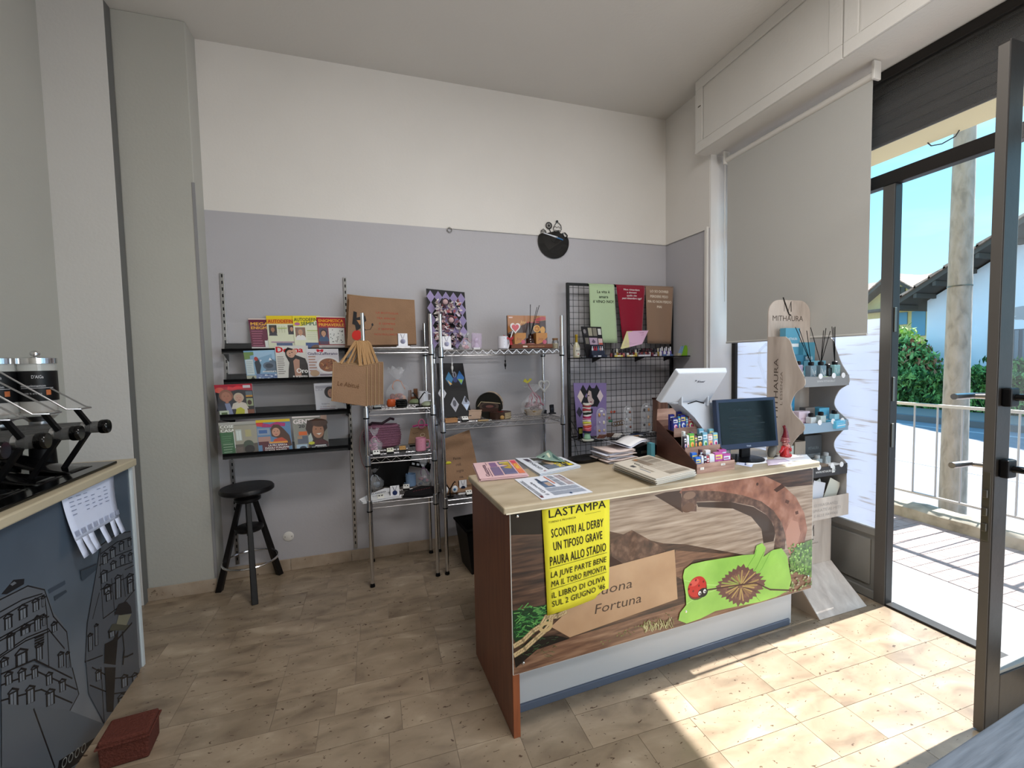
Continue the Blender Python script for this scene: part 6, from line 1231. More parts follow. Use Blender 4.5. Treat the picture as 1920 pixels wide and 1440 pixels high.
t, f = paper_bag('kraft_envelope', 'brown kraft envelope in a clear wrapper behind the pink mug', 'envelope', [(765, 832), (806, 828), (802, 800), (770, 803)], 3.22, 3.27, 0.02, lambda p: (p.line([(0.03, 0.95), (0.2, 0.6), (0.45, 0.68)], 0.02, '#5e4128'), p.ring(0.68, 0.5, 0.12, 0.02, '#d8c4a8')), col='#8c7058')
MB().tube([V(f(0.1, 1.08, 0.01)), V(f(0.4, 1.12, 0.012)), V(f(1.0, 1.08, 0.012))], 0.008, 6).build('pink_ribbon', M('ribbon_pink', '#b03c74', 0.4), t, smooth=True)
MB().tube([V(f(0.62+0.2*math.cos(a), 1.18+0.3*math.sin(a), 0.02)) for a in [k*math.pi/4+0.4 for k in range(8)]], 0.005, 6, True).build('pink_bow', M('ribbon_pink_light', '#c06a8c', 0.4), t, smooth=True)
mug('pink mug with dark red lettering at the right end of the third shelf', on(790, 846, z)+V((0, 0.02, 0)), '#c8869c', (('Mamma', 0.045, 0.012), ('ti amo', 0.04, 0.010), ('sempre', 0.04, 0.012)), '#6a1c30', handle=0.1)
# ---- fourth shelf
z = ZA[3]
t = thing('black_pouch', 'black cloth hanging pouch at the back of the lowest shelf', 'cloth', on(735, 905, z)+V((0, 0.03, 0)))
MB().grid(lambda u, v: (-0.15+0.05*(1-v)**1.5+u*(0.30-0.10*(1-v)**1.2), 0.02*math.sin(u*7)+0.03*(1-v), v*0.235), 14, 8).build('cloth', M('black_cloth', '#0c0c0e', 0.9), t, smooth=True, solid=0.012)
mug('blue mug with two lines of print on the lowest shelf', on(771, 905, z)+V((0.0, 0.03, 0)), '#7f9cc0', (('Buongiorno', 0.052, 0.010), ('mondo', 0.04, 0.010)), '#2f4a7c', handle=2.6)
t = thing('white_cloth_bag', 'folded white cotton pouch with dark lettering at the left of the lowest shelf', 'pouch', on(720, 936, z), 0.12)
MB().prism([(-0.14, -0.05, 0.006), (0.10, -0.03, 0.006), (0.115, 0.06, 0.035), (0.02, 0.075, 0.045), (-0.10, 0.02, 0.03), (-0.16, 0.0, 0.012)], (0, 0, 0.008)).build('cloth', M('white_cotton', '#d6d8dc', 0.85, bump=0.3, bscale=90), t, bevel=0.004)
p = Print(lambda a, b, l: (a, -0.02+b, 0.03+b*0.35+l)); p.text('TUA MAMMA', -0.10, 0.028, 0.014, '#2e3038', w=0.12, bold=0.02, rot=0.08); p.text('insieme', -0.075, 0.004, 0.012, '#2e3038', w=0.07, rot=0.08); p.done('lettering', t)
ring_box('earring box in front of the white cotton pouch on the lowest shelf', on(714, 940, z), 0.05, '#dcdcd4')
ring_box('earring box in front of the blue mug on the lowest shelf', on(762, 918, z), -0.1)
pendant_card('necklace card with a dark blue tree pendant on the lowest shelf', on(741, 938, z), 0.0, 0.06, 0.075, '#2c3c6c')
t = thing('dark_cap', 'folded black cloth cap with red stitching at the right of the lowest shelf', 'cap', on(786, 930, z))
MB().prism([(-0.11, -0.02, 0.003), (0.02, -0.06, 0.003), (0.11, -0.045, 0.003), (0.115, 0.03, 0.03), (0.02, 0.05, 0.04), (-0.09, 0.02, 0.02)], (0, 0, 0.014)).build('cloth', M('black_knit', '#121014', 0.9, bump=0.6, bscale=150), t, bevel=0.006)
p = Print(lambda a, b, l: (a, b, 0.036+b*0.35+l)); 
for k in range(7): p.line([(-0.04+k*0.018, -0.005+k*0.003), (-0.03+k*0.018, 0.002+k*0.003)], 0.0015, '#b03a4c')
p.done('stitching', t)
cello_bag('cellophane bag with pinkish trinkets at the right end of the lowest shelf', on(796, 912, z)+V((0, 0.04, 0)), 0.055, 0.2, blob_set(['#a86a80', '#3c4a6a', '#c8b8c8'], 0.0, 0.3, 8, 0.28, 12), '#8a6a8c', seed=13)
cello_bag('crumpled clear bag at the left back of the lowest shelf', on(703, 915, z)+V((0, 0.06, 0)), 0.06, 0.16, blob_set(['#9aa8b8', '#7a8a9a'], 0.0, 0.2, 4, 0.3, 15), '#a8b0bc', seed=16)
t = thing('camera_strap', 'dark strap with small white tags hanging behind the blue mug', 'strap', on(790, 905, z)+V((0, 0.07, 0)))
MB().hexa([(-0.10, 0, 0.15), (0.08, 0, 0.10), (0.08, 0.006, 0.10), (-0.10, 0.006, 0.15), (-0.095, 0, 0.19), (0.085, 0, 0.145), (0.085, 0.006, 0.145), (-0.095, 0.006, 0.19)]).box((0.055, 0, 0), (0.075, 0.006, 0.12)).build('strap', BLACKM, t)
p = Print(lambda a, b, l: (a, -0.0006-l, b)); 
for k in range(3): p.poly([(-0.06+k*0.035, 0.152-k*0.009), (-0.04+k*0.035, 0.147-k*0.009), (-0.038+k*0.035, 0.162-k*0.009), (-0.058+k*0.035, 0.168-k*0.009)], '#d0d4dc')
p.done('tags', t)

# ---- wide rack, top
z = ZB[0]
def diamond(p, x, y, w, h, c, edge=None):
    if edge: p.poly([(x, y-h*1.06), (x+w*1.08, y), (x, y+h*1.06), (x-w*1.08, y)], edge)
    p.poly([(x, y-h), (x+w, y), (x, y+h), (x-w, y)], c)
def d_harl(p):
    p.rect(0, 0, 1, 1, '#0b0b14')
    for j in range(5):
        for i in range(5):
            diamond(p, 0.1+0.2*i+0.0*j, 0.87-j*0.2, 0.095, 0.10, '#8d80ac' if (i+j) % 7 else '#9a8cb8', '#b0a4cc')
def board(name, label, px, Yb, Yt, draw, cat='display board'): return quad_card(name, label, cat, px, Yb, Yt, draw, 0.006, mat=M('board_core', '#15141c', 0.6))
bdp = board('harlequin_board', 'tall black and lilac harlequin board with bagged flowers on the wide rack', [(806, 652), (878, 650), (871, 548), (799, 541)], 3.33, 3.385, d_harl)
o_h = V(bdp.location)
def on_board(px_, py_, off): return V(yp(px_, py_, 3.35-off))-o_h
rr = random.Random(21)
q = MB()
for k in range(240):
    c0_ = on_board(rr.uniform(818, 864), rr.uniform(562, 647), 0.02+rr.random()*0.03); e_ = Euler((rr.uniform(-1, 1)+1.57, rr.uniform(-1, 1), rr.uniform(-3, 3))).to_matrix(); s_ = rr.uniform(0.012, 0.026)
    q.add([c0_+e_ @ V((-s_, 0, 0)), c0_+e_ @ V((0, -s_*0.5, 0)), c0_+e_ @ V((s_, 0, 0)), c0_+e_ @ V((0, s_*0.5, 0.003))], [(0, 1, 2, 3)], 0, rr.choice(['#d8c8c8', '#e4dada', '#d8b8bc', '#b86a70', '#cfc4d4', '#e8e0d8', '#e0d8d4', '#8c6470']))
q.build('crinkled_wrappers', INKG, bdp, kind='stuff')
for (a, b_) in ((835, 566), (846, 600)):
    c0_ = on_board(a, b_, 0.055); MB().lathe([(0.0, 0.004), (0.016, 0.004), (0.02, 0.0), (0.028, 0.001), (0.028, -0.004), (0, -0.004)], c0_, 14, axis=(0, -1, 0)).build('rosette', M('dark_rose_rim', '#33202c', 0.5), bdp, smooth=True); MB().lathe([(0.0, 0.012), (0.010, 0.010), (0.019, 0.004), (0.02, 0.001)], c0_, 16, axis=(0, -1, 0)).build('rosette_centre', M('pale_rose', '#c9a8ac', 0.5), bdp, smooth=True)
pendant_card('necklace card in front of the lilac harlequin board', aty(838, 3.06, z))
cello_bag('clear bag of pink sweets left of the small doll on the wide rack', aty(873, 3.10, z), 0.045, 0.12, blob_set(['#b87a88', '#d8b8c0', '#a89ab0'], 0.0, 0.35, 8, 0.3, 31), '#c09aa8', seed=30)
t = thing('doll_favour', 'tiny white doll favour in a lilac clear bag on the wide rack', 'favour', aty(893, 3.10, z)); MB().box((-0.025, -0.018, 0), (0.025, 0.018, 0.016)).build('base', PAPER, t, bevel=0.002)
MB().lathe([(0.018, 0), (0.02, 0.01), (0.010, 0.03), (0.012, 0.036), (0.018, 0.046), (0.019, 0.054), (0.012, 0.066), (0, 0.07)], (0, 0, 0.016), 16).build('doll', M('pale_lilac', '#c8bccf', 0.5), t, smooth=True); q = MB().hexa([(-0.035, -0.022, 0.012), (0.035, -0.022, 0.012), (0.035, 0.022, 0.012), (-0.035, 0.022, 0.012), (-0.03, -0.015, 0.12), (0.04, -0.015, 0.115), (0.04, 0.015, 0.115), (-0.03, 0.015, 0.12)]); q.build('clear_bag', M('lilac_cellophane', '#c4a8d0', 0.15, alpha=0.28, spec=0.9), t)
mug('white mug printed MAMMA in capitals on the wide rack', aty(943, 3.07, z), '#dcdce6', (('MAMMA', 0.058, 0.012), ('sei la migliore', 0.052, 0.006), ('del mondo', 0.045, 0.006)), '#2c2c34', handle=0.5)
# amber gift set
t = thing('gift_set', 'amber and dark gift box with orange slices printed, on the wide rack', 'gift box', aty(993, 3.10, z))
w_, h_ = 0.155, 0.255
MB().box((-w_, 0.05, 0), (w_, 0.075, h_)).build('back_card', M('dark_brown_card', '#3a1c12', 0.5), t, bevel=0.001)
MB().box((-w_-0.005, -0.05, 0), (w_+0.01, -0.045, 0.035)).box((-w_-0.005, -0.05, 0), (w_+0.01, 0.05, 0.004)).build('tray', M('brown_card_tray', '#6b3a22', 0.5), t)
p = Print(lambda a, b, l: (a, 0.05-l, b)); p.rect(-w_, 0, 2*w_, h_, '#3a1c12'); p.poly([(-w_, h_), (w_, h_), (w_, h_-0.035), (0.0, h_-0.055), (-w_*0.5, h_-0.09), (-w_, 0.12)], '#a86e3c'); p.poly([(w_*0.35, h_-0.03), (w_*0.8, h_-0.005), (w_, h_-0.012), (w_, h_-0.03), (w_*0.5, h_-0.045)], '#a8383c'); p.ell(0.08, 0.155, 0.028, 0.028, '#e0b050', 24); p.ell(0.08, 0.155, 0.023, 0.023, '#b06a20', 24); p.ell(0.128, 0.145, 0.02, 0.028, '#c8902e', 20)
for k in range(8): a = k*math.pi/4; p.line([(0.08, 0.155), (0.08+0.022*math.cos(a), 0.155+0.022*math.sin(a))], 0.0012, '#e8c068')
p.text('Joy', -0.055, 0.195, 0.024, '#e8c078', shear=0.2); p.rect(-w_+0.01, h_-0.02, 0.03, 0.010, '#d8b8b0'); p.rect(0.0, h_-0.055, 0.10, 0.006, '#b84040'); p.done('picture', t, [INKG])
for xx, lb in ((-0.085, 0), (0.085, 1)):
    bx_ = MB().box((xx-0.045, -0.038, 0.004), (xx+0.045, 0.02, 0.118)).build('inner_carton', M('amber_carton', '#b8824c', 0.5), t, bevel=0.001)
    p = Print(lambda a, b, l, xx=xx: (xx+a, -0.0385-l, b)); p.poly([(-0.045, 0.004), (0.045, 0.004), (0.045, 0.085), (0.0, 0.045), (-0.045, 0.03)], '#4a2418'); p.ell(0.022, 0.05, 0.016, 0.016, '#b02a50'); p.rect(-0.02, 0.012, 0.06, 0.012, '#7a2a2e'); p.text('Joy', -0.03, 0.065, 0.02, '#8c3a2c', w=0.04, shear=0.2); p.done('picture', bx_, [INKG])
p = Print(lambda a, b, l: (a, -0.0505-l, b)); p.text('AMBRA & VANIGLIA', -0.02, 0.012, 0.009, '#d0a070', w=0.12); p.rect(-0.07, 0.012, 0.035, 0.010, '#e0d0c0'); p.done('tray_lettering', t)
q = MB().lathe([(0, 0), (0.036, 0), (0.036, 0.06), (0.03, 0.072), (0.012, 0.078), (0.012, 0.095), (0, 0.095)], (0.0, -0.012, 0.004), 20); dv = q.build('diffuser_bottle', M('dark_perfume_glass', '#2a1412', 0.08, coat=0.6), t, smooth=True)
MB().lathe([(0.0365, 0.012), (0.0368, 0.014), (0.0368, 0.034), (0.0365, 0.036)], (0, -0.012, 0.004), 20).build('bottle_label', M('rose_label', '#a8726c', 0.5), dv, smooth=True)
for k, (a, b_) in enumerate(((0.005, 0.33), (0.075, 0.325), (0.055, 0.31), (-0.01, 0.2), (0.03, 0.2))): MB().rod((0, -0.012, 0.09), (a, -0.02-0.004*k, b_), 0.0022, n=6).build('reed', BLACKM, dv)
t = thing('heart_lollipop', 'white and pink heart-shaped lollipop with red bow in front of the gift box', 'lollipop', aty(962, 3.05, z))
def heart(cx_, cz_, s_, n=24): return [(cx_+s_*0.0625*16*math.sin(a)**3*0.9, cz_+s_*0.0625*(13*math.cos(a)-5*math.cos(2*a)-2*math.cos(3*a)-math.cos(4*a))) for a in [2*math.pi*k/n for k in range(n)]]
MB().tube([(-0.04, 0.0, 0.0), (-0.02, 0, 0.07), (0.0, 0, 0.13)], 0.004, 6).build('stick', PAPER, t, smooth=True)
MB().prism([(a, -0.008, b_) for a, b_ in heart(0.018, 0.155, 0.044)], (0, 0.012, 0)).build('heart', M('white_sugar', '#e0dad8', 0.4), t, bevel=0.003); MB().prism([(a, -0.012, b_) for a, b_ in heart(0.018, 0.155, 0.03)], (0, 0.006, 0)).build('heart_centre', M('pink_sugar', '#c86068', 0.4), t)
MB().prism([(-0.025, -0.008, 0.078), (-0.075, -0.012, 0.10), (-0.065, -0.012, 0.075), (-0.03, -0.01, 0.066)], (0, 0.003, 0)).prism([(-0.025, -0.008, 0.078), (0.0, -0.012, 0.092), (0.0, -0.012, 0.070), (-0.022, -0.01, 0.066)], (0, 0.003, 0)).prism([(-0.03, -0.01, 0.07), (-0.015, -0.014, 0.07), (-0.005, -0.014, 0.03), (-0.025, -0.012, 0.028)], (0, 0.003, 0)).build('bow', M('ribbon_red', '#a0242c', 0.4), t, bevel=0.001)
t = thing('corked_jar', 'small glass jar with cork lid at the right end of the wide rack', 'jar', aty(1041, 3.08, z)); MB().lathe([(0, 0), (0.024, 0), (0.026, 0.01), (0.026, 0.05), (0.02, 0.06), (0.02, 0.066)], (0, 0, 0), 20).build('glass', GLASS, t, smooth=True); MB().lathe([(0, 0.002), (0.021, 0.002), (0.022, 0.036), (0, 0.04)], (0, 0, 0), 16).build('contents', M('cream_powder', '#d2c8ae', 0.8), t, smooth=True); MB().rod((0, 0, 0.062), (0, 0, 0.078), 0.02, 0.022, 16).build('cork', M('cork', '#8c6a4c', 0.8), t, smooth=True)
# ---- wide rack, middle
z = ZB[1]
def d_harl2(p):
    p.rect(0, 0, 1, 1, '#07070c')
    for x, y, c, e_ in ((0.42, 0.70, '#3c7ca8', '#3c7ca8'), (0.82, 0.72, '#2f6cb0', '#2f6cb0'), (0.12, 0.43, '#c0c0c8', '#d8d8e0'), (0.5, 0.22, '#a8a8b4', '#c8c8d2'), (0.88, 0.24, '#a0a8bc', '#c8ccd8')): diamond(p, x, y, 0.13, 0.13, c, e_)
    p.poly([(0.34, 0.68), (0.5, 0.6), (0.42, 0.58)], '#d8b070'); p.poly([(0.72, 0.7), (0.9, 0.68), (0.82, 0.6)], '#8ab04c'); p.poly([(0.80, 0.22), (0.98, 0.22), (0.88, 0.1)], '#c4d4ee')
    p.ell(0.12, 0.43, 0.05, 0.06, '#4a4a54'); p.ell(0.5, 0.24, 0.06, 0.06, '#54545e'); p.ell(0.9, 0.3, 0.05, 0.05, '#3c3c46'); p.ell(0.62, 0.78, 0.07, 0.06, '#8a8a98'); p.ell(0.62, 0.68, 0.08, 0.05, '#2f3c70'); p.ell(0.62, 0.77, 0.03, 0.04, '#30303a')
bd2 = board('black_harlequin_board', 'black board with photo diamonds on the middle shelf of the wide rack', [(826, 782), (884, 780), (868, 681), (818, 681)], 3.20, 3.33, d_harl2)
def hanging(label, px_, py0, py1, Y, mat, heartshape=False, name='hanging_pendant'):
    a, b_ = V(yp(px_, py0, Y)), V(yp(px_, py1, Y)); t = thing(name, label, 'pendant', a); L = (a-b_).z
    MB().tube([(0, 0, 0), (0, 0, -L*0.45)], 0.0015, 5).build('string', mat, t)
    if heartshape:
        pts = [(p_[0], 0, -L*0.72+p_[1]-0.0) for p_ in heart(0, 0, 0.05)]; MB().tube(pts, 0.008, 8, True).build('heart_ring', mat, t, smooth=True)
    else: MB().lathe([(0, -L), (0.003, -L*0.95), (0.0035, -L*0.86), (0.008, -L*0.78), (0.008, -L*0.68), (0.003, -L*0.6), (0.006, -L*0.52), (0.006, -L*0.48), (0, -L*0.44)], (0, 0, 0), 12).build('beads', mat, t, smooth=True)
    return t
hanging('white bead pendant hanging under the top shelf of the wide rack', 847, 662, 700, 3.03, M('pearl', '#c8c8c8', 0.3)); hanging('black bead pendant hanging under the top shelf of the wide rack', 947, 660, 693, 3.03, BLACKG)
hanging('white heart ornament hanging at the right back post', 1019, 666, 745, 3.33, M('white_wood', '#c8c8c6', 0.6), True, 'heart_ornament')
t = thing('round_hat_box', 'round floral box standing on edge with a black lid and picture inside', 'box', aty(918, 3.25, z, 740), -0.35)
R0 = 0.098; q = MB().lathe([(R0, -0.055), (R0, 0.085), (R0-0.004, 0.085), (R0-0.004, -0.055)], (0, 0, R0), 36, axis=(0, 1, 0)); q.build('drum', ramp_mat('floral_card', [(0.35, '#7c4a34'), (0.5, '#c9b090'), (0.7, '#dccbae')], 24, 4, (1, 1, 1), 0.6), t, smooth=True)
MB().lathe([(R0+0.004, -0.075), (R0+0.004, -0.045), (R0-0.004, -0.045)], (0, 0, R0), 36, axis=(0, 1, 0), cap=False).build('lid_band', M('grey_band', '#7e7a74', 0.4, 0.3), t, smooth=True)
MB().lathe([(0, -0.068), (R0, -0.068), (R0, -0.060), (0, -0.060)], (0, 0, R0), 36, axis=(0, 1, 0)).build('lid', M('black_lid', '#14130f', 0.3), t)
p = Print(lambda a, b, l: (a, -0.0685-l, R0+b)); p.ell(0, -0.005, 0.075, 0.035, '#4a3c36', 28); p.ell(0, -0.005, 0.055, 0.022, '#2e2422', 24); p.ell(0.005, -0.006, 0.03, 0.010, '#6a4440', 20); p.rect(-0.07, -0.045, 0.14, 0.025, '#3a241e'); p.line([(-0.085, -0.005), (-0.06, 0.03), (0.05, 0.02), (0.085, 0.015)], 0.004, '#b8a888'); p.done('lid_picture', t)
MB().lathe([(0, 0), (0.03, 0), (0.034, 0.002), (0.03, 0.004), (0, 0.004)], (R0*0.95, 0.03, R0-0.01), 20, axis=(1, 0, 0)).build('flower_disc', M('brown_flower', '#5e3c1e', 0.7, bump=0.6), t, smooth=True)
t = thing('round_wooden_box', 'low round box with a striped lid and red centre, in front of the hat box', 'box', on(938, 784, z))
MB().lathe([(0, 0), (0.082, 0), (0.084, 0.05), (0.0, 0.05)], (0, 0, 0), 36).build('box', M('dark_striped_wood', '#3a2820', 0.4), t, smooth=True)
p = Print(lambda a, b, l: (a, b, 0.0505+l))
for r_, c_ in ((0.082, '#2a1c18'), (0.074, '#5c4038'), (0.066, '#2c1e1a'), (0.052, '#6c4c40'), (0.044, '#30201c'), (0.028, '#a03034'), (0.006, '#e0c8b0')): p.ell(0, 0, r_, r_, c_, 32)
p.done('lid_rings', t)
p = Print(lambda a, b, l: (0.085*math.sin(a)*(1+l*10), -0.085*math.cos(a)*(1+l*10), b)); 
for i in range(8): p.rect(0.15+i*0.11, 0.004, 0.12, 0.044, '#b8a888')
for k in range(4): 
    for i in range(8): p.rect(0.15+i*0.11, 0.010+k*0.010, 0.12, 0.003, '#5c4a3a')
p.done('side_stripes', t); MB().ball((-0.01, -0.088, 0.016), 0.017, 0.012, 0.016, 12, 8).build('shell_knob', M('amber_shell', '#a88450', 0.5), t, smooth=True)
def wbox(label, at, w, d, h, col, rz=0.0, slant=0.0, name='small_box'):
    t = thing(name, label, 'box', at, rz); mm = M('card_'+col.strip('#'), col, 0.7, bump=0.1, bscale=60)
    MB().hexa([(-w/2, -d/2, 0), (w/2, -d/2, 0), (w/2, d/2, 0), (-w/2, d/2, 0), (-w/2+slant, -d/2, h), (w/2+slant, -d/2, h), (w/2+slant, d/2, h), (-w/2+slant, d/2, h)]).build('body', mm, t, bevel=0.002)
    MB().box((-w/2+slant-0.002, -d/2-0.002, h), (w/2+slant+0.002, d/2+0.002, h+0.008)).build('lid', mm, t, bevel=0.002); return t
wbox('pinkish kraft card box with slanted lid in front of the hat box', on(888, 785, z), 0.10, 0.05, 0.06, '#b59a86', 0.05, 0.01)
wbox('small open wooden tray at the left front of the middle shelf', on(845, 792, z), 0.09, 0.05, 0.022, '#a87a52', 0.1, name='wooden_tray')
wbox('pale blue and white block beside the left post on the middle shelf', on(833, 786, z)+V((0, 0.04, 0)), 0.045, 0.05, 0.065, '#b8ccdc', 0.2)
t = thing('gilt_forks', 'pair of small dark forks with gilt tips leaning on the middle shelf', 'cutlery', on(850, 782, z)+V((0, 0.03, 0)))
for k in (-1, 0, 1): MB().tube([(k*0.012+0.02, -0.02, 0.003), (k*0.012+0.01, 0.0, 0.03), (k*0.012-0.005, 0.03, 0.065)], 0.003, 6).build('tine', M('gilt', '#a88c50', 0.35, 0.8), t, smooth=True)
ring_box('black-based box with dark paired studs, front left of the middle shelf', on(872, 790, z), 0.0)
ring_box('earring box left of the two dark cards on the middle shelf', on(989, 770, z), 0.05)
ring_box('lower earring box in front, right part of the middle shelf', on(1005, 777, z), 0.0)
t = thing('wooden_comb', 'short pale wooden comb lying at the front of the middle shelf', 'comb', on(906, 790, z)); MB().box((-0.04, -0.008, 0), (0.04, 0.008, 0.012)).build('comb', M('pale_wood', '#a88e66', 0.6), t, bevel=0.003)
t = thing('gift_basket', 'small basket of dark red sweets in cellophane with curled ribbon', 'basket', aty(1000, 3.24, z, 740))
MB().lathe([(0, 0), (0.055, 0), (0.075, 0.04), (0.07, 0.042), (0.052, 0.006), (0, 0.005)], (0, 0, 0), 24).build('basket', M('pale_wicker', '#b09468', 0.8, bump=1.0, bscale=180), t, smooth=True)
rq = random.Random(8)
for k in range(16): a = rq.random()*6.28; d = rq.random()**.5*0.06; MB().ball((d*math.cos(a), d*math.sin(a), 0.05+rq.random()*0.045), 0.017, 0.013, 0.013, 10, 7).build('sweet', M('sweet_5a1f26', '#5a1f26', 0.3) if k % 3 else M('sweet_b89098', '#b89098', 0.4), t, smooth=True)
q = MB(); n = 18; vs = []
for pr_, pz_ in ((0.08, 0.0), (0.10, 0.05), (0.095, 0.11), (0.04, 0.16), (0.012, 0.18), (0.04, 0.21), (0.07, 0.235)):
    for k in range(n): a = 2*math.pi*k/n; w_ = 1+rq.uniform(-.12, .12); vs.append((pr_*w_*math.cos(a), pr_*w_*math.sin(a)*0.8, pz_+(rq.uniform(-.02, .02) if pz_ > .2 else 0)))
q.add(vs, [(j*n+k, j*n+(k+1) % n, (j+1)*n+(k+1) % n, (j+1)*n+k) for j in range(6) for k in range(n)]); q.build('cellophane', FOIL, t, smooth=True)
for k in range(7):
    a = k*0.9; MB().tube([(0, 0, 0.18), (0.02*math.cos(a), 0.02*math.sin(a), 0.17), (0.045*math.cos(a+0.4), 0.04*math.sin(a+0.4)-0.03, 0.14), (0.05*math.cos(a), 0.04*math.sin(a)-0.04, 0.10), (0.07*math.cos(a+.3), -0.06, 0.08)], 0.003, 5).build('curled_ribbon', M('ribbon_rose', '#9c5468', 0.4), t, smooth=True)
MB().tube([(0, 0, 0.18), (-0.03, -0.01, 0.22), (-0.05, -0.01, 0.26)], 0.003, 5).build('ribbon_stem', M('ribbon_rose'), t, smooth=True)
MB().prism([(-0.085, -0.012, 0.27), (-0.05, -0.012, 0.255), (-0.015, -0.012, 0.285), (-0.03, -0.012, 0.29), (-0.05, -0.012, 0.272), (-0.07, -0.012, 0.29)], (0, 0.006, 0)).build('yellow_bow', M('yellow_felt', '#b8b040', 0.7), t, bevel=0.002)
wbox('flat black case with white front beside the basket', on(1016, 774, z), 0.07, 0.05, 0.02, '#1b1c22', -0.15, name='flat_case')
pendant_card('black upright card on a white foot at the right end of the middle shelf', on(1036, 776, z), 0.0, 0.03, 0.065, '#2a2c34', '#1c1e24', '#0f0f12')
# ---- wide rack, bottom
z = ZB[2]
paper_bag('paper_bag', 'big kraft paper bag with handwritten words at the bottom of the wide rack', 'bag', [(838, 925), (905, 918), (880, 806), (832, 824)], 3.10, 3.33, 0.05, lambda p: [p.text(s_, 0.40+0.02*i, 0.56-0.11*i, 0.05, '#33231a', w=w_, al='c', shear=0.2) for i, (s_, w_) in enumerate((('Pensa,', 0.26), ('credi,', 0.18), ('sogna', 0.22), ('osa.', 0.13)))])
ystand('black stand with two blue eye earrings on the bottom shelf', on(844, 932, z), 0.036, 0.11, True)
pendant_card('necklace card with a round navy pendant on the bottom shelf', on(869, 926, z), 0.0, 0.055, 0.09, '#28344c')
ring_box('earring box beside the navy pendant card on the bottom shelf', on(880, 934, z), 0.1)
for (x, y), lb, c_ in (((840, 868), 'yellow clip toy on the left edge of the big kraft bag', '#c8c030'), ((883, 896), 'small yellow clip beside the counter on the big kraft bag', '#c8c83a')):
    t = thing('yellow_clip', lb, 'clip', yp(x, y, 3.07)); MB().ball((0, 0, 0), 0.024, 0.008, 0.011, 12, 8).build('body', M('yellow_plastic', c_, 0.4), t, smooth=True); MB().ball((-0.015, -0.004, 0.009), 0.004, n=8, m_=6).build('eye', BLACKG, t)
wbox('dark blue carton at the right of the bottom shelf behind the counter', on(890, 930, z)+V((0.03, 0.05, 0)), 0.06, 0.06, 0.09, '#2f5a8c')
# crate on the floor
t = thing('waste_bin', 'black square plastic bin with a white label on the floor behind the counter', 'bin', (0.72, 3.06, 0), 0.12)
q = MB(); q.add([(-0.13, -0.10, 0), (0.13, -0.10, 0), (0.13, 0.12, 0), (-0.13, 0.12, 0), (-0.17, -0.13, 0.33), (0.17, -0.13, 0.33), (0.17, 0.15, 0.33), (-0.17, 0.15, 0.33)], [(3, 2, 1, 0), (0, 1, 5, 4), (1, 2, 6, 5), (2, 3, 7, 6), (3, 0, 4, 7)]); q.build('bucket', BLACKP, t, solid=0.006)
MB().tube([(-0.175, -0.135, 0.33), (0.175, -0.135, 0.33), (0.175, 0.155, 0.33), (-0.175, 0.155, 0.33)], 0.010, 8, True).build('rim', BLACKM, t); MB().hexa([(-0.10, -0.118, 0.10), (-0.02, -0.118, 0.10), (-0.02, -0.116, 0.10), (-0.10, -0.116, 0.10), (-0.105, -0.128, 0.19), (-0.02, -0.128, 0.19), (-0.02, -0.126, 0.19), (-0.105, -0.126, 0.19)]).build('label', M('dirty_label', '#9a9a94', 0.7), t)
# ================================================================ GRID WALL
g = thing('grid_panel', 'black wire grid display panel in the corner behind the counter', 'grid panel', (2.13, 3.36, 0.0)); GW = M('black_wire', '#141414', 0.4)
gx0, gx1, gz0, gz1 = yp(1065, 600, 3.36)[0]-2.13, min(yp(1259, 600, 3.36)[0], 2.6)-2.13, 0.30, yp(1150, 536, 3.36)[2]
MB().box((gx0-0.012, -0.012, 0.0), (gx0+0.012, 0.012, gz1+0.012)).box((gx1-0.012, -0.012, 0.0), (gx1+0.012, 0.012, gz1+0.012)).box((gx0, -0.01, gz1-0.01), (gx1, 0.01, gz1+0.012)).box((gx0, -0.01, gz0-0.02), (gx1, 0.01, gz0)).build('frame', GW, g, bevel=0.002)
k = 0; x = gx0+0.05; wv = None
while x < gx1-0.02:
    if wv is None: wv = MB().rod((0, 0, gz0), (0, 0, gz1), 0.0021, n=5).build('wire', GW, g); wv.location = (x, 0, 0)
    else: c = wv.copy(); COL.objects.link(c); c.location = (x, 0, 0)
    x += 0.0505
z = gz0+0.05; wv = None
while z < gz1-0.02:
    if wv is None: wv = MB().rod((gx0, -0.004, 0), (gx1, -0.004, 0), 0.0021, n=5).build('cross_wire', GW, g); wv.location = (0, 0, z)
    else: c = wv.copy(); COL.objects.link(c); c.location = (0, 0, z)
    z += 0.0515
GS1 = yp(1070, 672, 3.35)[2]+0.004
t = thing('black_shelf', 'thin black shelf hooked on the wire grid, full of nail polish', 'shelf', (2.09, 3.24, GS1)); MB().box((-0.54, -0.11, -0.008), (0.518, 0.105, 0)).build('plate', M('black_shelf_metal'), t, bevel=0.001)
for xx in (-0.32, 0.1, 0.4): MB().prism([(xx, -0.05, -0.008), (xx, 0.10, -0.008), (xx, 0.10, -0.045)], (0.004, 0, 0)).build('bracket', GW, t)
for s_ in (0,): MB().rod((-0.515, -0.10, -0.0), (-0.515, 0.10, 0.12), 0.003, n=5).build('end_wire', GW, t)
GS2 = yp(1072, 819, 3.35)[2]
t = thing('wire_shelf_tray', 'black wire basket shelf low on the grid holding jewellery', 'shelf', (2.0, 3.225, GS2)); q = MB(); a, b_, c_, d_ = -0.44, 0.55, -0.12, 0.125
q.tube([(a, c_, 0), (b_, c_, 0), (b_, d_, 0), (a, d_, 0)], 0.0035, 6, True); q.build('rim', GW, t)
q = MB(); 
for k in range(34): xx = a+(b_-a)*k/33; q.rod((xx, c_, -0.002), (xx, d_, -0.002), 0.0016, n=4)
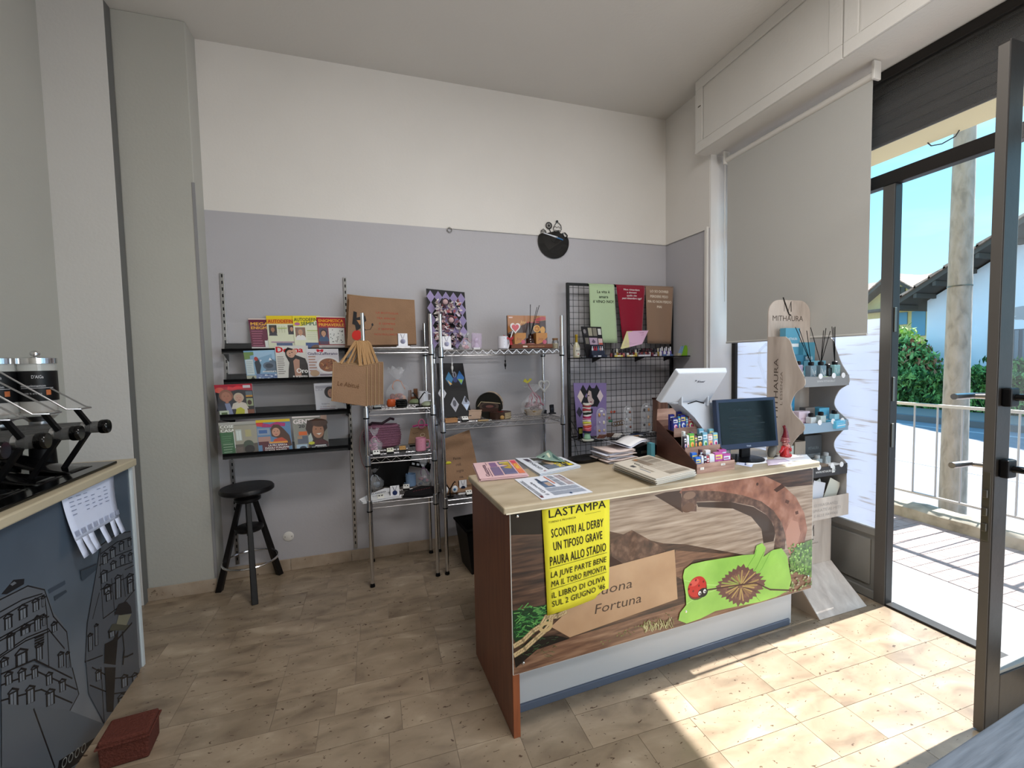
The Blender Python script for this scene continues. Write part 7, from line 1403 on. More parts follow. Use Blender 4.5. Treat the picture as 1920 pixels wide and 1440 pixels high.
for k in range(4): yy = c_+(d_-c_)*k/3; q.rod((a, yy, -0.005), (b_, yy, -0.005), 0.0022, n=4)
q.build('mesh', GW, t, kind='stuff')
for xx in (a, b_): MB().rod((xx, c_, 0), (xx, d_, 0.16), 0.003, n=5).build('side_rod', GW, t); MB().rod((xx, c_+0.02, -0.24), (xx, d_, 0.12), 0.0025, n=5).build('stay_rod', GW, t)
# cloths over the grid
def cloth(label, px, col, draw, cat='tea towel', seed=0):
    Yc = 3.335; c = [V(yp(x, y, Yc)) for x, y in px]; o = (c[2]+c[3])/2; c = [q_-o for q_ in c]; t = thing('printed_cloth', label, cat, o)
    f = lambda s, tt, l=0: tuple(V((bil([(k_.x, k_.z) for k_ in c], s, tt)[0], -0.006*math.sin(s*9+seed)*(1-tt)-0.004-l, bil([(k_.x, k_.z) for k_ in c], s, tt)[1])))
    MB().grid(lambda u, v: f(u, v), 16, 12).build('cloth', M('cloth_'+col.strip('#'), col, 0.9, bump=0.3, bscale=300, sheen=0.3), t, smooth=True, solid=0.003)
    MB().grid(lambda u, v: (f(u, 1)[0], -0.006+0.05*v, 0.012*math.sin(v*3.14)-0.02*v*0), 10, 4).build('fold_over', M('cloth_'+col.strip('#')), t, smooth=True, solid=0.003)
    p = Print(lambda s, tt, l: f(s, tt, l+0.0025)); draw(p); p.done('lettering', t)
def dg(p):
    for s_, x, y, w_ in (('La vita è', 0.55, 0.86, 0.50), ('amara', 0.55, 0.775, 0.36), ('il VINO NO!', 0.53, 0.69, 0.80)): p.text(s_, x, y, 0.05, '#1f2a1d', w=w_, al='c', bold=0.02)
def dr(p):
    for s_, x, y, w_ in (('Non rimandare', 0.52, 0.92, 0.56), ('a domani', 0.52, 0.87, 0.34), ('quello che', 0.52, 0.815, 0.36)): p.text(s_, x, y, 0.032, '#e8dcdc', w=w_, al='c', bold=0.02)
    p.text('puoi rimandare oggi!', 0.52, 0.765, 0.034, '#f0e6e6', w=0.72, al='c', bold=0.02, shear=0.3)
def dt(p):
    for s_, x, y, w_ in (('LO SO DOVREI', 0.48, 0.90, 0.66), ('PERDERE PESO', 0.48, 0.81, 0.66), ('MA IO NON PERDO', 0.50, 0.72, 0.88), ('MAI', 0.48, 0.63, 0.18)): p.text(s_, x, y, 0.045, '#e8dccc', w=w_, al='c', bold=0.03)
cloth('pale green cloth with dark lettering, left on the wire grid', [(1107.5, 642), (1157, 643.5), (1151, 535), (1104, 534)], '#b3c9a2', dg)
cloth('crimson cloth with white lettering, middle of the wire grid', [(1167, 642), (1203, 640), (1209, 538), (1155, 535)], '#8c0f2c', dr, seed=2)
cloth('tan cloth with pale capitals, right on the wire grid', [(1214, 644), (1257, 645), (1262, 540), (1210, 537)], '#957a66', dt, seed=4)
# goods on the black shelf
z = GS1+0.0006
def sh(x, Y):
    Y -= 0.085; v = yp(x, 665, Y); return V((v[0], Y, z))
t = thing('painted_bottle', 'yellow-necked glass bottle with a painted face, left end of the black shelf', 'bottle', sh(1081, 3.28)); MB().lathe([(0, 0), (0.026, 0), (0.028, 0.01), (0.028, 0.085), (0.022, 0.10), (0.010, 0.125), (0.009, 0.165), (0, 0.165)], (0, 0, 0), 20).build('glass', M('pale_bottle', '#b9b49a', 0.15, coat=0.5), t, smooth=True)
MB().lathe([(0.0105, 0.118), (0.011, 0.12), (0.0105, 0.165), (0.012, 0.167), (0.012, 0.185), (0, 0.187)], (0, 0, 0), 14).build('neck_foil', M('gold_foil', '#b89a30', 0.3, 0.5), t, smooth=True)
p = Print(lambda a, b, l: ((0.0285+l)*math.sin(a), -(0.0285+l)*math.cos(a), b)); p.rect(-0.9, 0.015, 1.8, 0.065, '#c8c4b8', n=8); p.ell(-0.3, 0.055, 0.16, 0.006, '#3c3a40', 10); p.ell(0.3, 0.055, 0.16, 0.006, '#3c3a40', 10); p.ell(0.1, 0.028, 0.28, 0.005, '#a03a34', 10); p.line([(0.05, 0.05), (0.1, 0.037)], 0.003, '#6c6a6c'); p.done('painted_face', t)
def d_case(p):
    p.rect(0, 0, 1, 1, '#17151a')
    for x, y, w_, h_, c_ in ((0.05, 0.72, 0.2, 0.2, '#2a282c'), (0.3, 0.7, 0.2, 0.26, '#9a9684'), (0.54, 0.7, 0.2, 0.26, '#7c786c'), (0.8, 0.74, 0.16, 0.2, '#c8c8c4'), (0.08, 0.44, 0.18, 0.2, '#6a665e'), (0.3, 0.42, 0.42, 0.22, '#a894a8'), (0.76, 0.42, 0.22, 0.2, '#c8b0b0')): p.rect(x, y, w_, h_, c_)
    p.ell(0.12, 0.84, 0.07, 0.07, '#7c787c'); p.rect(0.78, 0.42, 0.2, 0.06, '#b05a50'); p.poly([(0.4, 0.5), (0.5, 0.6), (0.62, 0.5), (0.5, 0.46)], '#5a4c60')
quad_card('polish_display_card', 'black card display with small photo squares behind the first bottles', 'display card', [(1100, 671), (1134, 671), (1127, 613), (1090, 612)], 3.245, 3.31, d_case, 0.01, mat=BLACKP)
t = thing('polish_stand', 'stepped dark blue polish stand in front of the photo-square card', 'stand', sh(1122, 3.27)); 
MB().box((-0.065, -0.03, 0), (0.065, 0.03, 0.02)).box((-0.06, 0.0, 0.02), (0.06, 0.03, 0.055)).box((-0.055, 0.015, 0.055), (0.05, 0.03, 0.10)).build('steps', M('navy_card', '#161c34', 0.4), t, bevel=0.001)
p = Print(lambda a, b, l: (a, -0.0305-l, b)); p.rect(-0.02, 0.004, 0.03, 0.010, '#dcdce0'); p.rect(-0.055, 0.005, 0.02, 0.008, '#8c8c98'); p.done('price_label', t)
for k in range(6):
    c_ = ['#c8c8d0', '#a03040', '#b04050', '#5a7a94', '#c8a0a0', '#d0d0d8'][k]; bt_ = MB().lathe([(0, 0), (0.007, 0), (0.008, 0.002), (0.008, 0.016), (0.004, 0.02), (0.004, 0.034), (0, 0.034)], (-0.05+k*0.018, 0.008, 0.055), 10).build('mini_bottle', M('lac_'+c_.strip('#'), c_, 0.2), t, smooth=True)
def polish(label, at, col, cap, h=0.05, r=0.010):
    t = thing('nail_polish', label, 'nail polish', at, group='nail polish bottles on the black shelf')
    MB().lathe([(0, 0), (r, 0), (r*1.05, 0.003), (r, h*0.5), (r*0.5, h*0.56), (0, h*0.56)], (0, 0, 0), 12).build('bottle', M('lac_'+col.strip('#'), col, 0.12, coat=0.4), t, smooth=True)
    MB().rod((0, 0, h*0.56), (0, 0, h), r*0.55, r*0.45, 10).build('cap', M('cap_'+cap.strip('#'), cap, 0.35), t, smooth=True); return t
PC = [('#6e2a2c', '#1a1618', 'brick red'), ('#a8605a', '#14141a', 'dusty rose'), ('#b8a048', '#e0dcc8', 'mustard'), ('#5c2a3a', '#141418', 'wine'), ('#86463c', '#181414', 'rust'), ('#3a3038', '#101014', 'charcoal'), ('#4a4e58', '#101014', 'slate'), ('#8a8a90', '#141418', 'grey'), ('#c8c8cc', '#1a1a20', 'white'), ('#5e2c4a', '#101016', 'plum')]
ORD = 'first second third fourth fifth sixth seventh eighth ninth tenth eleventh twelfth thirteenth fourteenth fifteenth'.split()
for k in range(30):
    row = k//15; i = k % 15; c_, cp, nm = PC[(k*7) % 10]; big = i > 11
    if big: c_, cp, nm = ('#d4d4de', '#c8ccd8', 'clear white') if row == 0 else ('#6a5aa0', '#e0e0e8', 'violet')
    polish(f'{nm} nail polish, {ORD[i]} from the left in the {"front" if row == 0 else "back"} row of the shelf', sh(1146+i*7.7+row*3, 3.255+row*0.045), c_, cp, 0.056+0.012*row+(0.012 if big else 0), 0.011)
for k, (x, w_, c_, lb) in enumerate(((1160, 0.075, '#c8b858', 'yellow price strip under the polish bottles'), (1183, 0.07, '#c9b474', 'cream price strip right of the yellow one'), (1208, 0.115, '#c4c4cc', 'silver price strip in the middle of the black shelf'), (1228, 0.05, '#6a3a54', 'plum strip with white tag on the black shelf'), (1252, 0.105, '#4a6290', 'blue price strip at the right of the black shelf'))):
    t = thing('price_strip', lb, 'price strip', sh(x, 3.232)); MB().box((-w_/2, -0.004, 0), (w_/2, 0.006, 0.014)).build('strip', M('strip_'+c_.strip('#'), c_, 0.5), t); p = Print(lambda a, b, l: (a, -0.0044-l, b)); p.rect(-0.014, 0.003, 0.03, 0.009, '#e4e4e8'); p.text('3,50', -0.01, 0.004, 0.006, '#33333a', w=0.02); p.done('tag', t)
for k, (x, lb) in enumerate(((1186, 'grey zipped case behind the polish bottles'), (1212, 'dark red case behind the polish bottles'), (1232, 'dark blue case behind the right-hand polish bottles'))):
    c_ = ['#6c6a74', '#4c2030', '#2c2c4c'][k]; t = thing('cosmetic_case', lb, 'case', sh(x, 3.375)); MB().box((-0.05, -0.02, 0), (0.05, 0.02, 0.075-0.008*k)).build('case', M('case_'+c_.strip('#'), c_, 0.4), t, bevel=0.008); MB().tube([(-0.048, -0.021, 0.06-0.008*k), (0.048, -0.021, 0.06-0.008*k)], 0.002, 5).build('zip', CHROMED, t)
quad_card('notice_card', 'pink and yellow notice card leaning on the black shelf', 'card', [(1163, 655), (1204, 645), (1216, 619.5), (1175, 621)], 3.225, 3.275, lambda p: (p.poly([(0, 0), (0.4, 0), (0.25, 1), (0, 1)], '#d2cc98'), p.text('NUOVA COLLEZIONE', 0.12, 0.82, 0.07, '#8a4a7c', w=0.7, bold=0.02), p.text('SMALTI SEMIPERMANENTI', 0.1, 0.66, 0.06, '#8a4a7c', w=0.75, bold=0.02), [p.rect(0.1, 0.52-0.09*i, 0.75, 0.02, '#b494ac') for i in range(5)]), 0.001, mat=M('pink_card', '#d4aecb', 0.6))
t = thing('green_dispenser', 'lime green plastic dispenser with blue insert at the right end of the shelf', 'dispenser', sh(1280, 3.28), 0.1)
MB().prism([(-0.03, -0.02, 0), (0.03, -0.02, 0), (0.034, -0.02, 0.05), (0.028, -0.02, 0.082), (0.012, -0.02, 0.088), (0.0, -0.02, 0.07), (-0.018, -0.02, 0.02)], (0, 0.04, 0)).build('shell', M('lime_plastic', '#7cb030', 0.35), t, bevel=0.003); MB().prism([(-0.045, -0.012, 0.01), (-0.02, -0.012, 0.01), (0.008, -0.012, 0.078), (-0.004, -0.012, 0.084)], (0, 0.024, 0)).build('insert', M('pale_blue_plastic', '#7f9cc4', 0.35), t, bevel=0.002); MB().box((-0.07, -0.015, 0), (-0.032, 0.015, 0.022)).build('tray', M('cream_plastic', '#b4b09a', 0.4), t)
# goods on the wire basket shelf
z = GS2+0.004
def s2(x, Y):
    Y -= 0.085; v = yp(x, 820, Y); return V((v[0], Y, z))
def d_face(p):
    p.rect(0, 0, 1, 1, '#7d6c9c')
    for x, y in ((0.28, 0.83), (0.48, 0.83), (0.69, 0.83), (0.28, 0.67), (0.48, 0.67), (0.69, 0.67)): diamond(p, x, y, 0.12, 0.14, '#121018')
    p.poly([(0.3, 0.6), (0.45, 0.9), (0.62, 0.9), (0.8, 0.68), (0.7, 0.55), (0.35, 0.55)], '#121018'); diamond(p, 0.19, 0.75, 0.1, 0.12, '#cfc0b8'); diamond(p, 0.80, 0.75, 0.1, 0.12, '#cfc0c4'); diamond(p, 0.12, 0.46, 0.1, 0.10, '#2a2636'); diamond(p, 0.34, 0.47, 0.1, 0.10, '#2a2636')
    p.poly([(0.40, 0.78), (0.45, 0.86), (0.52, 0.84), (0.54, 0.72), (0.6, 0.67), (0.58, 0.60), (0.5, 0.58), (0.42, 0.64), (0.40, 0.7)], '#b8a4a0'); p.ell(0.435, 0.76, 0.03, 0.012, '#2a2028', 10); p.ell(0.50, 0.64, 0.03, 0.012, '#7c3040', 10); p.ell(0.66, 0.14, 0.1, 0.05, '#8e80a8')
quad_card('lilac_board', 'lilac board with black diamonds and a drawn face on the basket shelf', 'display board', [(1083, 820), (1137, 815), (1137, 718), (1075, 718)], 3.30, 3.335, d_face, 0.006, mat=M('board_core', '#15141c', 0.6))
t = thing('bracelet_tower', 'stack of bright fabric hair bands on a pale green stand', 'hair bands', s2(1101, 3.22))
MB().lathe([(0, 0), (0.052, 0), (0.054, 0.006), (0.04, 0.01), (0, 0.01)], (0, 0, 0), 24).build('saucer', M('cream_plate', '#cdcfc4', 0.4), t, smooth=True); MB().lathe([(0.024, 0.01), (0.03, 0.02), (0.022, 0.05), (0.028, 0.06), (0, 0.06)], (0, 0, 0), 18).build('foot', M('mint_ceramic', '#8fb89c', 0.3), t, smooth=True)
MB().rod((0, 0, 0.05), (0, 0, 0.30), 0.018, n=14).build('column', M('cream_plate'), t); zz = 0.07; rr = random.Random(3)
for k, c_ in enumerate(['#22244a', '#c85a6a', '#d8788a', '#c84838', '#e0b8a0', '#d8d850', '#e8e4d8', '#d890b0', '#b02a5c', '#e4dce0', '#14241c', '#c8c4c0', '#b83a48', '#dcd4d0', '#a04048', '#d8d4cc']):
    hb_ = 0.0125+0.004*rr.random(); q = MB(); pts = []
    for i in range(16): a = 2*math.pi*i/16; pts.append(((0.026+0.003*math.sin(a*3+k))*math.cos(a), (0.026+0.003*math.sin(a*3+k))*math.sin(a), zz+0.003*math.sin(a*2+k)))
    q.tube(pts, 0.0085, 8, True).build('hair_band', M('band_'+c_.strip('#'), c_, 0.7), t, smooth=True); zz += 0.0148
t = thing('small_black_case', 'dark clear-fronted ring case left of the hair bands', 'case', s2(1088, 3.28)); MB().box((-0.02, -0.01, 0), (0.02, 0.01, 0.10)).build('case', BLACKG, t, bevel=0.004); MB().box((-0.015, -0.013, 0.05), (0.015, -0.010, 0.09)).build('yellow_pad', M('olive_pad', '#8a8a3a', 0.6), t)
ARCH = M('arch_acrylic', '#eef2f6', 0.05, alpha=0.3, spec=0.9)
def arch(label, at, w, h, gems, seed):
    t = thing('acrylic_stand', label, 'earring stand', at); pts = [(-w/2, 0, 0), (-w/2, 0, h-w/2)]+[(-w/2*math.cos(a), 0, h-w/2+w/2*math.sin(a)) for a in [math.pi*k/8 for k in range(1, 8)]]+[(w/2, 0, h-w/2), (w/2, 0, 0)]
    MB().prism([(a, -0.002, c_) for a, b_, c_ in pts], (0, 0.004, 0)).build('panel', M('arch_panel', '#eef2f6', 0.05, alpha=0.10, spec=0.7), t); MB().tube(pts, 0.0022, 5).build('rim', ARCH, t, smooth=True); MB().box((-w/2-0.01, -0.03, 0), (w/2+0.01, 0.03, 0.004)).build('base', ARCH, t)
    rr = random.Random(seed)
    for r_ in range(3):
        for s_ in (-1, 1):
            c_ = gems[(r_*2+(s_ > 0)) % len(gems)]; x_ = s_*w*0.22+rr.uniform(-.004, .004); z_ = h*(0.78-0.26*r_)
            MB().ball((x_, -0.006, z_), 0.011, 0.004, 0.010+0.008*rr.random(), 10, 6).build('earring', M('gem_'+c_.strip('#'), c_, 0.25, 0.2), t, smooth=True)
    MB().box((-0.012, -0.004, h*0.88), (0.012, -0.003, h*0.93)).build('tag', PAPER, t); return t
arch('clear arched stand with gold and pearl earrings beside the hair bands', s2(1128, 3.25), 0.085, 0.25, ['#b89458', '#c8b8a0', '#a8a0b8', '#d8d0c0'], 1)
arch('clear arched stand in the middle of the basket shelf', s2(1178, 3.33), 0.085, 0.245, ['#b0b4b8', '#7a5048', '#c0c4c8', '#9a8a7c'], 2)
arch('clear arched stand near the sweets display end of the basket shelf', s2(1212, 3.36), 0.10, 0.255, ['#4a4a4c', '#b88a60', '#9a9ca0', '#c0a890'], 3)
t = thing('hanging_earrings', 'red and green drop earrings hooked on the wire grid', 'earrings', (yp(1145, 785, 3.338)[0], 3.338, yp(1145, 785, 3.338)[2]))
for k, (dx_, dz_, c_) in enumerate(((0.0, 0.06, '#a04a38'), (0.03, 0.06, '#a04a38'), (-0.02, 0.01, '#9c5a48'), (0.0, -0.02, '#2c6a4a'), (-0.018, -0.02, '#2c6a4a'))): MB().ball((dx_, -0.012, dz_), 0.013, 0.004, 0.011, 10, 6).build('earring', M('gem_'+c_.strip('#'), c_, 0.3), t, smooth=True)
t = thing('bangle_set', 'bronze bangles hanging on the wire grid between the clear stands', 'bangles', (yp(1158, 795, 3.335)[0], 3.335, yp(1158, 795, 3.335)[2]))
for k in range(4): MB().tube([(k*0.022-0.03+0.026*math.cos(a), -0.006*k, 0.020*math.sin(a)+k*0.004) for a in [i*math.pi/9 for i in range(18)]], 0.0028, 6, True).build('bangle', M('bronze', '#8a6a44', 0.3, 0.8), t, smooth=True)
for k, (x, Y, c_, lb) in enumerate(((1126, 3.25, '#6e4436', 'brown bead bracelet heap on the basket shelf behind the newspapers'), (1140, 3.28, '#54382a', 'dark wooden bead bracelet beside the brown heap'), (1155, 3.24, '#d0ccc8', 'white bead bracelet heap at the front of the basket shelf'))):
    t = thing('bracelet', lb, 'bracelet', s2(x, Y))
    for j in range(3):
        q = MB()
        for i in range(14): a = 2*math.pi*i/14; q.ball((0.03*math.cos(a)+j*0.01, 0.02*math.sin(a), 0.007+j*0.009), 0.0065, n=7, m_=5)
        q.build('bead_ring', M('bead_'+c_.strip('#'), c_, 0.35), t, smooth=True)
for k in range(8):
    t = thing('pen', ['navy pen topmost in the loose bundle on the basket shelf', 'navy pen leaning to the right in the loose bundle', 'black pen at the left end of the loose bundle', 'black pen in the middle of the loose bundle', 'grey pen lying under the navy ones in the bundle', 'dark pen at the right end of the loose bundle', 'orange-brown pen lying in front of the dark bundle', 'white pen lying in front of the dark bundle'][k], 'pen', s2(1186+k*4.5-(26 if k > 5 else 0), 3.23+0.012*(k % 3)-(0.03 if k > 5 else 0))+V((0, 0, 0.006+0.007*(k % 3)*(k < 6))), 0.5-0.2*(k % 4), 'pens on the basket shelf')
    c_ = ['#1b2140', '#20284c', '#101014', '#16161a', '#5c6070', '#14141c', '#9a6a40', '#c8c8c0'][k]; MB().rod((-0.07, 0, 0), (0.06, 0, 0), 0.0045, n=8).build('barrel', M('pen_'+c_.strip('#'), c_, 0.3), t, smooth=True); MB().rod((0.06, 0, 0), (0.072, 0, 0), 0.0045, 0.001, 8).build('tip', CHROMED, t)
t = thing('wooden_gift_box', 'slatted wooden gift box with a dark lid behind the terminal', 'box', s2(1238, 3.36)); MB().box((-0.05, -0.04, 0), (0.05, 0.04, 0.285)).build('box', ramp_mat('rosy_wood', [(0.3, '#6a4a40'), (0.7, '#94705f')], 10, 6, (8, 8, 0.6), 0.6), t)
for k in range(4): MB().box((-0.049+k*0.025, -0.0425, 0), (-0.027+k*0.025, -0.040, 0.285)).build('slat', MATS['rosy_wood'], t, bevel=0.001)
MB().box((-0.055, -0.045, 0.285), (0.055, 0.045, 0.297)).build('lid', M('dark_brown_card', '#3a1c12'), t, bevel=0.001); MB().ball((0.02, -0.01, 0.31), 0.02, 0.02, 0.014, 10, 6).build('dried_flower', M('rust_flower', '#8a4a30', 0.8, bump=0.6), t, smooth=True)
t = thing('backpack', 'black bag standing under the wire grid behind the counter', 'bag', (1.95, 3.05, 0)); MB().box((-0.16, -0.10, 0), (0.16, 0.10, 0.60)).build('body', BLACKM, t, bevel=0.05); MB().tube([(-0.05, 0, 0.59), (-0.05, 0, 0.64), (0.05, 0, 0.64), (0.05, 0, 0.59)], 0.01, 8).build('handle', BLACKM, t, smooth=True)

# ================================================================ VINYL CLOCK
cc_ = yp(1038, 452, 3.462); t = thing('wall_clock', 'black cut-vinyl clock with lollipop and cupcake outlines on the wall corner', 'clock', (cc_[0], YB, cc_[2]-0.005))
BKV = M('vinyl_record', '#0a0a0c', 0.18, coat=0.4); RR = 0.142; YF = -0.012
arc = [(RR*math.cos(a), YF, RR*math.sin(a)) for a in [math.radians(d) for d in range(-200, 15, 8)]]
body = arc+[(0.125, YF, 0.055), (0.105, YF, 0.045), (0.09, YF, 0.07), (0.06, YF, 0.075), (0.05, YF, 0.095), (0.0, YF, 0.085), (-0.05, YF, 0.07), (-0.09, YF, 0.062), (-0.115, YF, 0.06)]
dsk = MB().prism(body, (0, 0.004, 0)).build('disc', BKV, t)
for r_ in (0.125, 0.115, 0.105, 0.095, 0.085): MB().tube([(r_*math.cos(a), YF-0.001, r_*math.sin(a)) for a in [math.radians(d) for d in range(-170, -5, 8)]], 0.0012, 4).build('groove', BKV, dsk, smooth=True)
MB().lathe([(0.0, 0), (0.045, 0), (0.047, 0.002), (0.0, 0.003)], (0.02, YF, 0.035), 28, axis=(0, -1, 0)).build('centre_label', BKV, dsk, smooth=True)
def outline(pts, r=0.0028): return MB().tube([(a, YF+0.002, b_) for a, b_ in pts], r, 6, True)
outline([(-0.04+0.026*math.cos(a), 0.132+0.026*math.sin(a)) for a in [k*math.pi/10 for k in range(20)]], 0.004).build('lollipop_ring', BKV, t, smooth=True)
q = MB(); 
for k in range(4): a = k*math.pi/4; q.rod((-0.04-0.024*math.cos(a), YF+0.002, 0.132-0.024*math.sin(a)), (-0.04+0.024*math.cos(a), YF+0.002, 0.132+0.024*math.sin(a)), 0.002, n=5)
q.rod((-0.04, YF+0.002, 0.108), (-0.02, YF+0.002, 0.07), 0.003, n=6); q.build('lollipop_spokes', BKV, t)
outline([(0.005, 0.09), (0.0, 0.115), (0.015, 0.14), (0.03, 0.165), (0.05, 0.16), (0.07, 0.14), (0.075, 0.11), (0.06, 0.08)]).build('cupcake_outline', BKV, t, smooth=True)
q = MB(); q.tube([(0.004, YF, 0.12), (0.02, YF, 0.128), (0.03, YF, 0.118), (0.045, YF, 0.130), (0.06, YF, 0.118), (0.074, YF, 0.125)], 0.0022, 5); q.tube([(0.01, YF, 0.10), (0.03, YF, 0.095), (0.05, YF, 0.098), (0.066, YF, 0.09)], 0.0022, 5); q.build('cupcake_icing', BKV, t, smooth=True)
MB().ball((0.035, YF, 0.172), 0.011, 0.004, 0.009, 10, 6).build('cherry', BKV, t, smooth=True)
outline([(-0.115, 0.05), (-0.112, 0.085), (-0.092, 0.10), (-0.07, 0.085), (-0.06, 0.05)]).build('small_cake_outline', BKV, t, smooth=True)
q = MB(); 
for k in range(3): q.tube([(-0.11, YF, 0.06+k*0.012), (-0.09, YF, 0.068+k*0.010), (-0.066, YF, 0.058+k*0.010)], 0.002, 5)
q.build('small_cake_bands', BKV, t, smooth=True)
outline([(0.085, 0.05), (0.085, 0.075), (0.105, 0.082), (0.128, 0.06), (0.125, 0.03)], 0.005).build('sweet_outline', BKV, t, smooth=True)
MB().hexa([(-0.095, YF-0.006, 0.062), (0.03, YF-0.006, 0.03), (0.03, YF-0.004, 0.03), (-0.095, YF-0.004, 0.062), (-0.09, YF-0.006, 0.068), (0.03, YF-0.006, 0.044), (0.03, YF-0.004, 0.044), (-0.09, YF-0.004, 0.068)]).build('minute_hand', M('white_enamel', '#d8dce4', 0.2), t)
MB().hexa([(0.02, YF-0.006, 0.03), (0.085, YF-0.006, 0.012), (0.085, YF-0.004, 0.012), (0.02, YF-0.004, 0.03), (0.02, YF-0.006, 0.044), (0.085, YF-0.006, 0.024), (0.085, YF-0.004, 0.024), (0.02, YF-0.004, 0.044)]).build('hour_hand', M('blue_enamel', '#3d6c9a'), t)
MB().ball((0.028, YF-0.007, 0.037), 0.006, n=10, m_=6).build('hub', M('white_enamel'), t, smooth=True)

# ================================================================ STOOL
st = thing('bar_stool', 'black wooden three-legged stool with round seat and chrome foot ring', 'stool', (-0.84, 3.26, 0)); BW = M('black_stained_wood', '#131112', 0.4, bump=0.1, bscale=60)
MB().lathe([(0, 0.668), (0.150, 0.668), (0.160, 0.676), (0.160, 0.692), (0.152, 0.702), (0, 0.704)], (0, 0, 0), 40).build('seat', BW, st, smooth=True)
MB().lathe([(0, 0.60), (0.062, 0.60), (0.078, 0.612), (0.078, 0.628), (0.062, 0.64), (0.055, 0.668)], (0, 0, 0), 28).build('hub', BW, st, smooth=True)
MB().lathe([(0, 0.405), (0.075, 0.405), (0.085, 0.415), (0.085, 0.43), (0.07, 0.437), (0, 0.437)], (0, 0, 0), 28).build('lower_disc', BW, st, smooth=True)
MB().rod((0, 0, 0.37), (0, 0, 0.61), 0.016, n=14).build('screw_spindle', BW, st, smooth=True)
for tx, ty in ((0.064, -0.215), (-0.205, 0.035), (0.135, 0.165)):
    L_ = math.hypot(tx, ty); ux, uy = tx/L_, ty/L_; px_, py_ = -uy, ux; q = MB(); w0, w1 = 0.014, 0.019
    b0, b1 = V((tx, ty, 0)), V((ux*0.045, uy*0.045, 0.615))
    q.hexa([b0+V((px_*w1-ux*w1, py_*w1-uy*w1, 0)), b0+V((-px_*w1-ux*w1, -py_*w1-uy*w1, 0)), b0+V((-px_*w1+ux*w1, -py_*w1+uy*w1, 0)), b0+V((px_*w1+ux*w1, py_*w1+uy*w1, 0)), b1+V((px_*w0-ux*w0, py_*w0-uy*w0, 0)), b1+V((-px_*w0-ux*w0, -py_*w0-uy*w0, 0)), b1+V((-px_*w0+ux*w0, -py_*w0+uy*w0, 0)), b1+V((px_*w0+ux*w0, py_*w0+uy*w0, 0))]); q.build('leg', BW, st, bevel=0.004)
MB().tube([(0.162*math.cos(a), 0.162*math.sin(a), 0.205) for a in [k*2*math.pi/36 for k in range(36)]], 0.007, 8, True).build('foot_ring', CHROME, st, smooth=True)

# ================================================================ LEFT BAR WITH MURAL FRONT
bar_ = thing('coffee_bar', 'bar counter with beige top and dark city mural front at the left', 'counter', (-1.16, 2.60, 0))
sk = math.atan2(-1.10+1.15, 1.705-2.593)   # the front edge runs slightly inwards towards us
bar_.rotation_euler = (0, 0, 0)
def bx(y): return -0.055*(y)*1.0            # local x of the front line at local y (y negative towards us)
TPM = M('beige_top_edge', '#b8ac93', 0.4, var=0.05, vscale=6)
q = MB().hexa([(bx(0.03)+0.012, 0.015, 1.018), (-0.60, 0.015, 1.018), (-0.60, -3.0, 1.018), (bx(-3.0)+0.012, -3.0, 1.018), (bx(0.03)+0.012, 0.015, 1.054), (-0.60, 0.015, 1.054), (-0.60, -3.0, 1.054), (bx(-3.0)+0.012, -3.0, 1.054)]); q.build('bar_top', TPM, bar_, bevel=0.006)
q = MB().hexa([(-0.015, 0.0, 0), (-0.58, 0.0, 0), (-0.58, -2.95, 0), (bx(-2.95)-0.015, -2.95, 0), (-0.015, 0.0, 1.017), (-0.58, 0.0, 1.017), (-0.58, -2.95, 1.017), (bx(-2.95)-0.015, -2.95, 1.017)]); q.build('carcass', M('pale_aluminium', '#a9adb4', 0.4), bar_)
def mf(a, b, l): return (bx(-a)-0.0145+0.003+l, -a, b)      # a metres towards us along the front, b up
q = MB().add([mf(0.022, 0.003, 0), mf(2.9, 0.003, 0), mf(2.9, 1.015, 0), mf(0.022, 1.015, 0)], [(0, 1, 2, 3)]); 
def mural_mat():
    m = bpy.data.materials.new('glossy_mural_base'); m.use_nodes = True; n = m.node_tree; b = n.nodes['Principled BSDF']; t_ = n.nodes.new('ShaderNodeTexCoord'); s_ = n.nodes.new('ShaderNodeSeparateXYZ'); n.links.new(t_.outputs['Object'], s_.inputs[0])
    r = n.nodes.new('ShaderNodeValToRGB'); n.links.new(s_.outputs['Z'], r.inputs[0]); e_ = r.color_ramp.elements; e_[0].position = 0.1; e_[0].color = hx('#74767a'); e_[1].position = 1.0; e_[1].color = hx('#445160'); k_ = e_.new(0.55); k_.color = hx('#56606b')
    z_ = n.nodes.new('ShaderNodeTexNoise'); z_.inputs['Scale'].default_value = 4; n.links.new(t_.outputs['Object'], z_.inputs['Vector']); mr = n.nodes.new('ShaderNodeMapRange'); mr.inputs[3].default_value = 0.75; mr.inputs[4].default_value = 1.25; n.links.new(z_.outputs[0], mr.inputs[0])
    mu = n.nodes.new('ShaderNodeMix'); mu.data_type = 'RGBA'; mu.blend_type = 'MULTIPLY'; mu.inputs[0].default_value = 1; n.links.new(r.outputs[0], mu.inputs[6]); n.links.new(mr.outputs[0], mu.inputs[7]); n.links.new(mu.outputs[2], b.inputs['Base Color']); b.inputs['Roughness'].default_value = 0.22; return m
pan = q.build('mural_panel', mural_mat(), bar_)
MB().box((-0.0145, -0.020, 0), (-0.004, 0.002, 1.016)).build('corner_strip', M('white_profile', '#c9d2d6', 0.35), bar_, bevel=0.002)
p = Print(mf, 0.00002)
def at_(x, y):   # mural plane from the photograph, then kept as a flat print
    d = V(ray(x, y)); P0 = V((-1.16-0.0115, 2.60, 0)); nv_ = V((1, 0.055, 0)).normalized(); k_ = (P0-V(CAM)).dot(nv_)/d.dot(nv_); P_ = V(CAM)+d*k_; return (2.60-P_.y, P_.z)
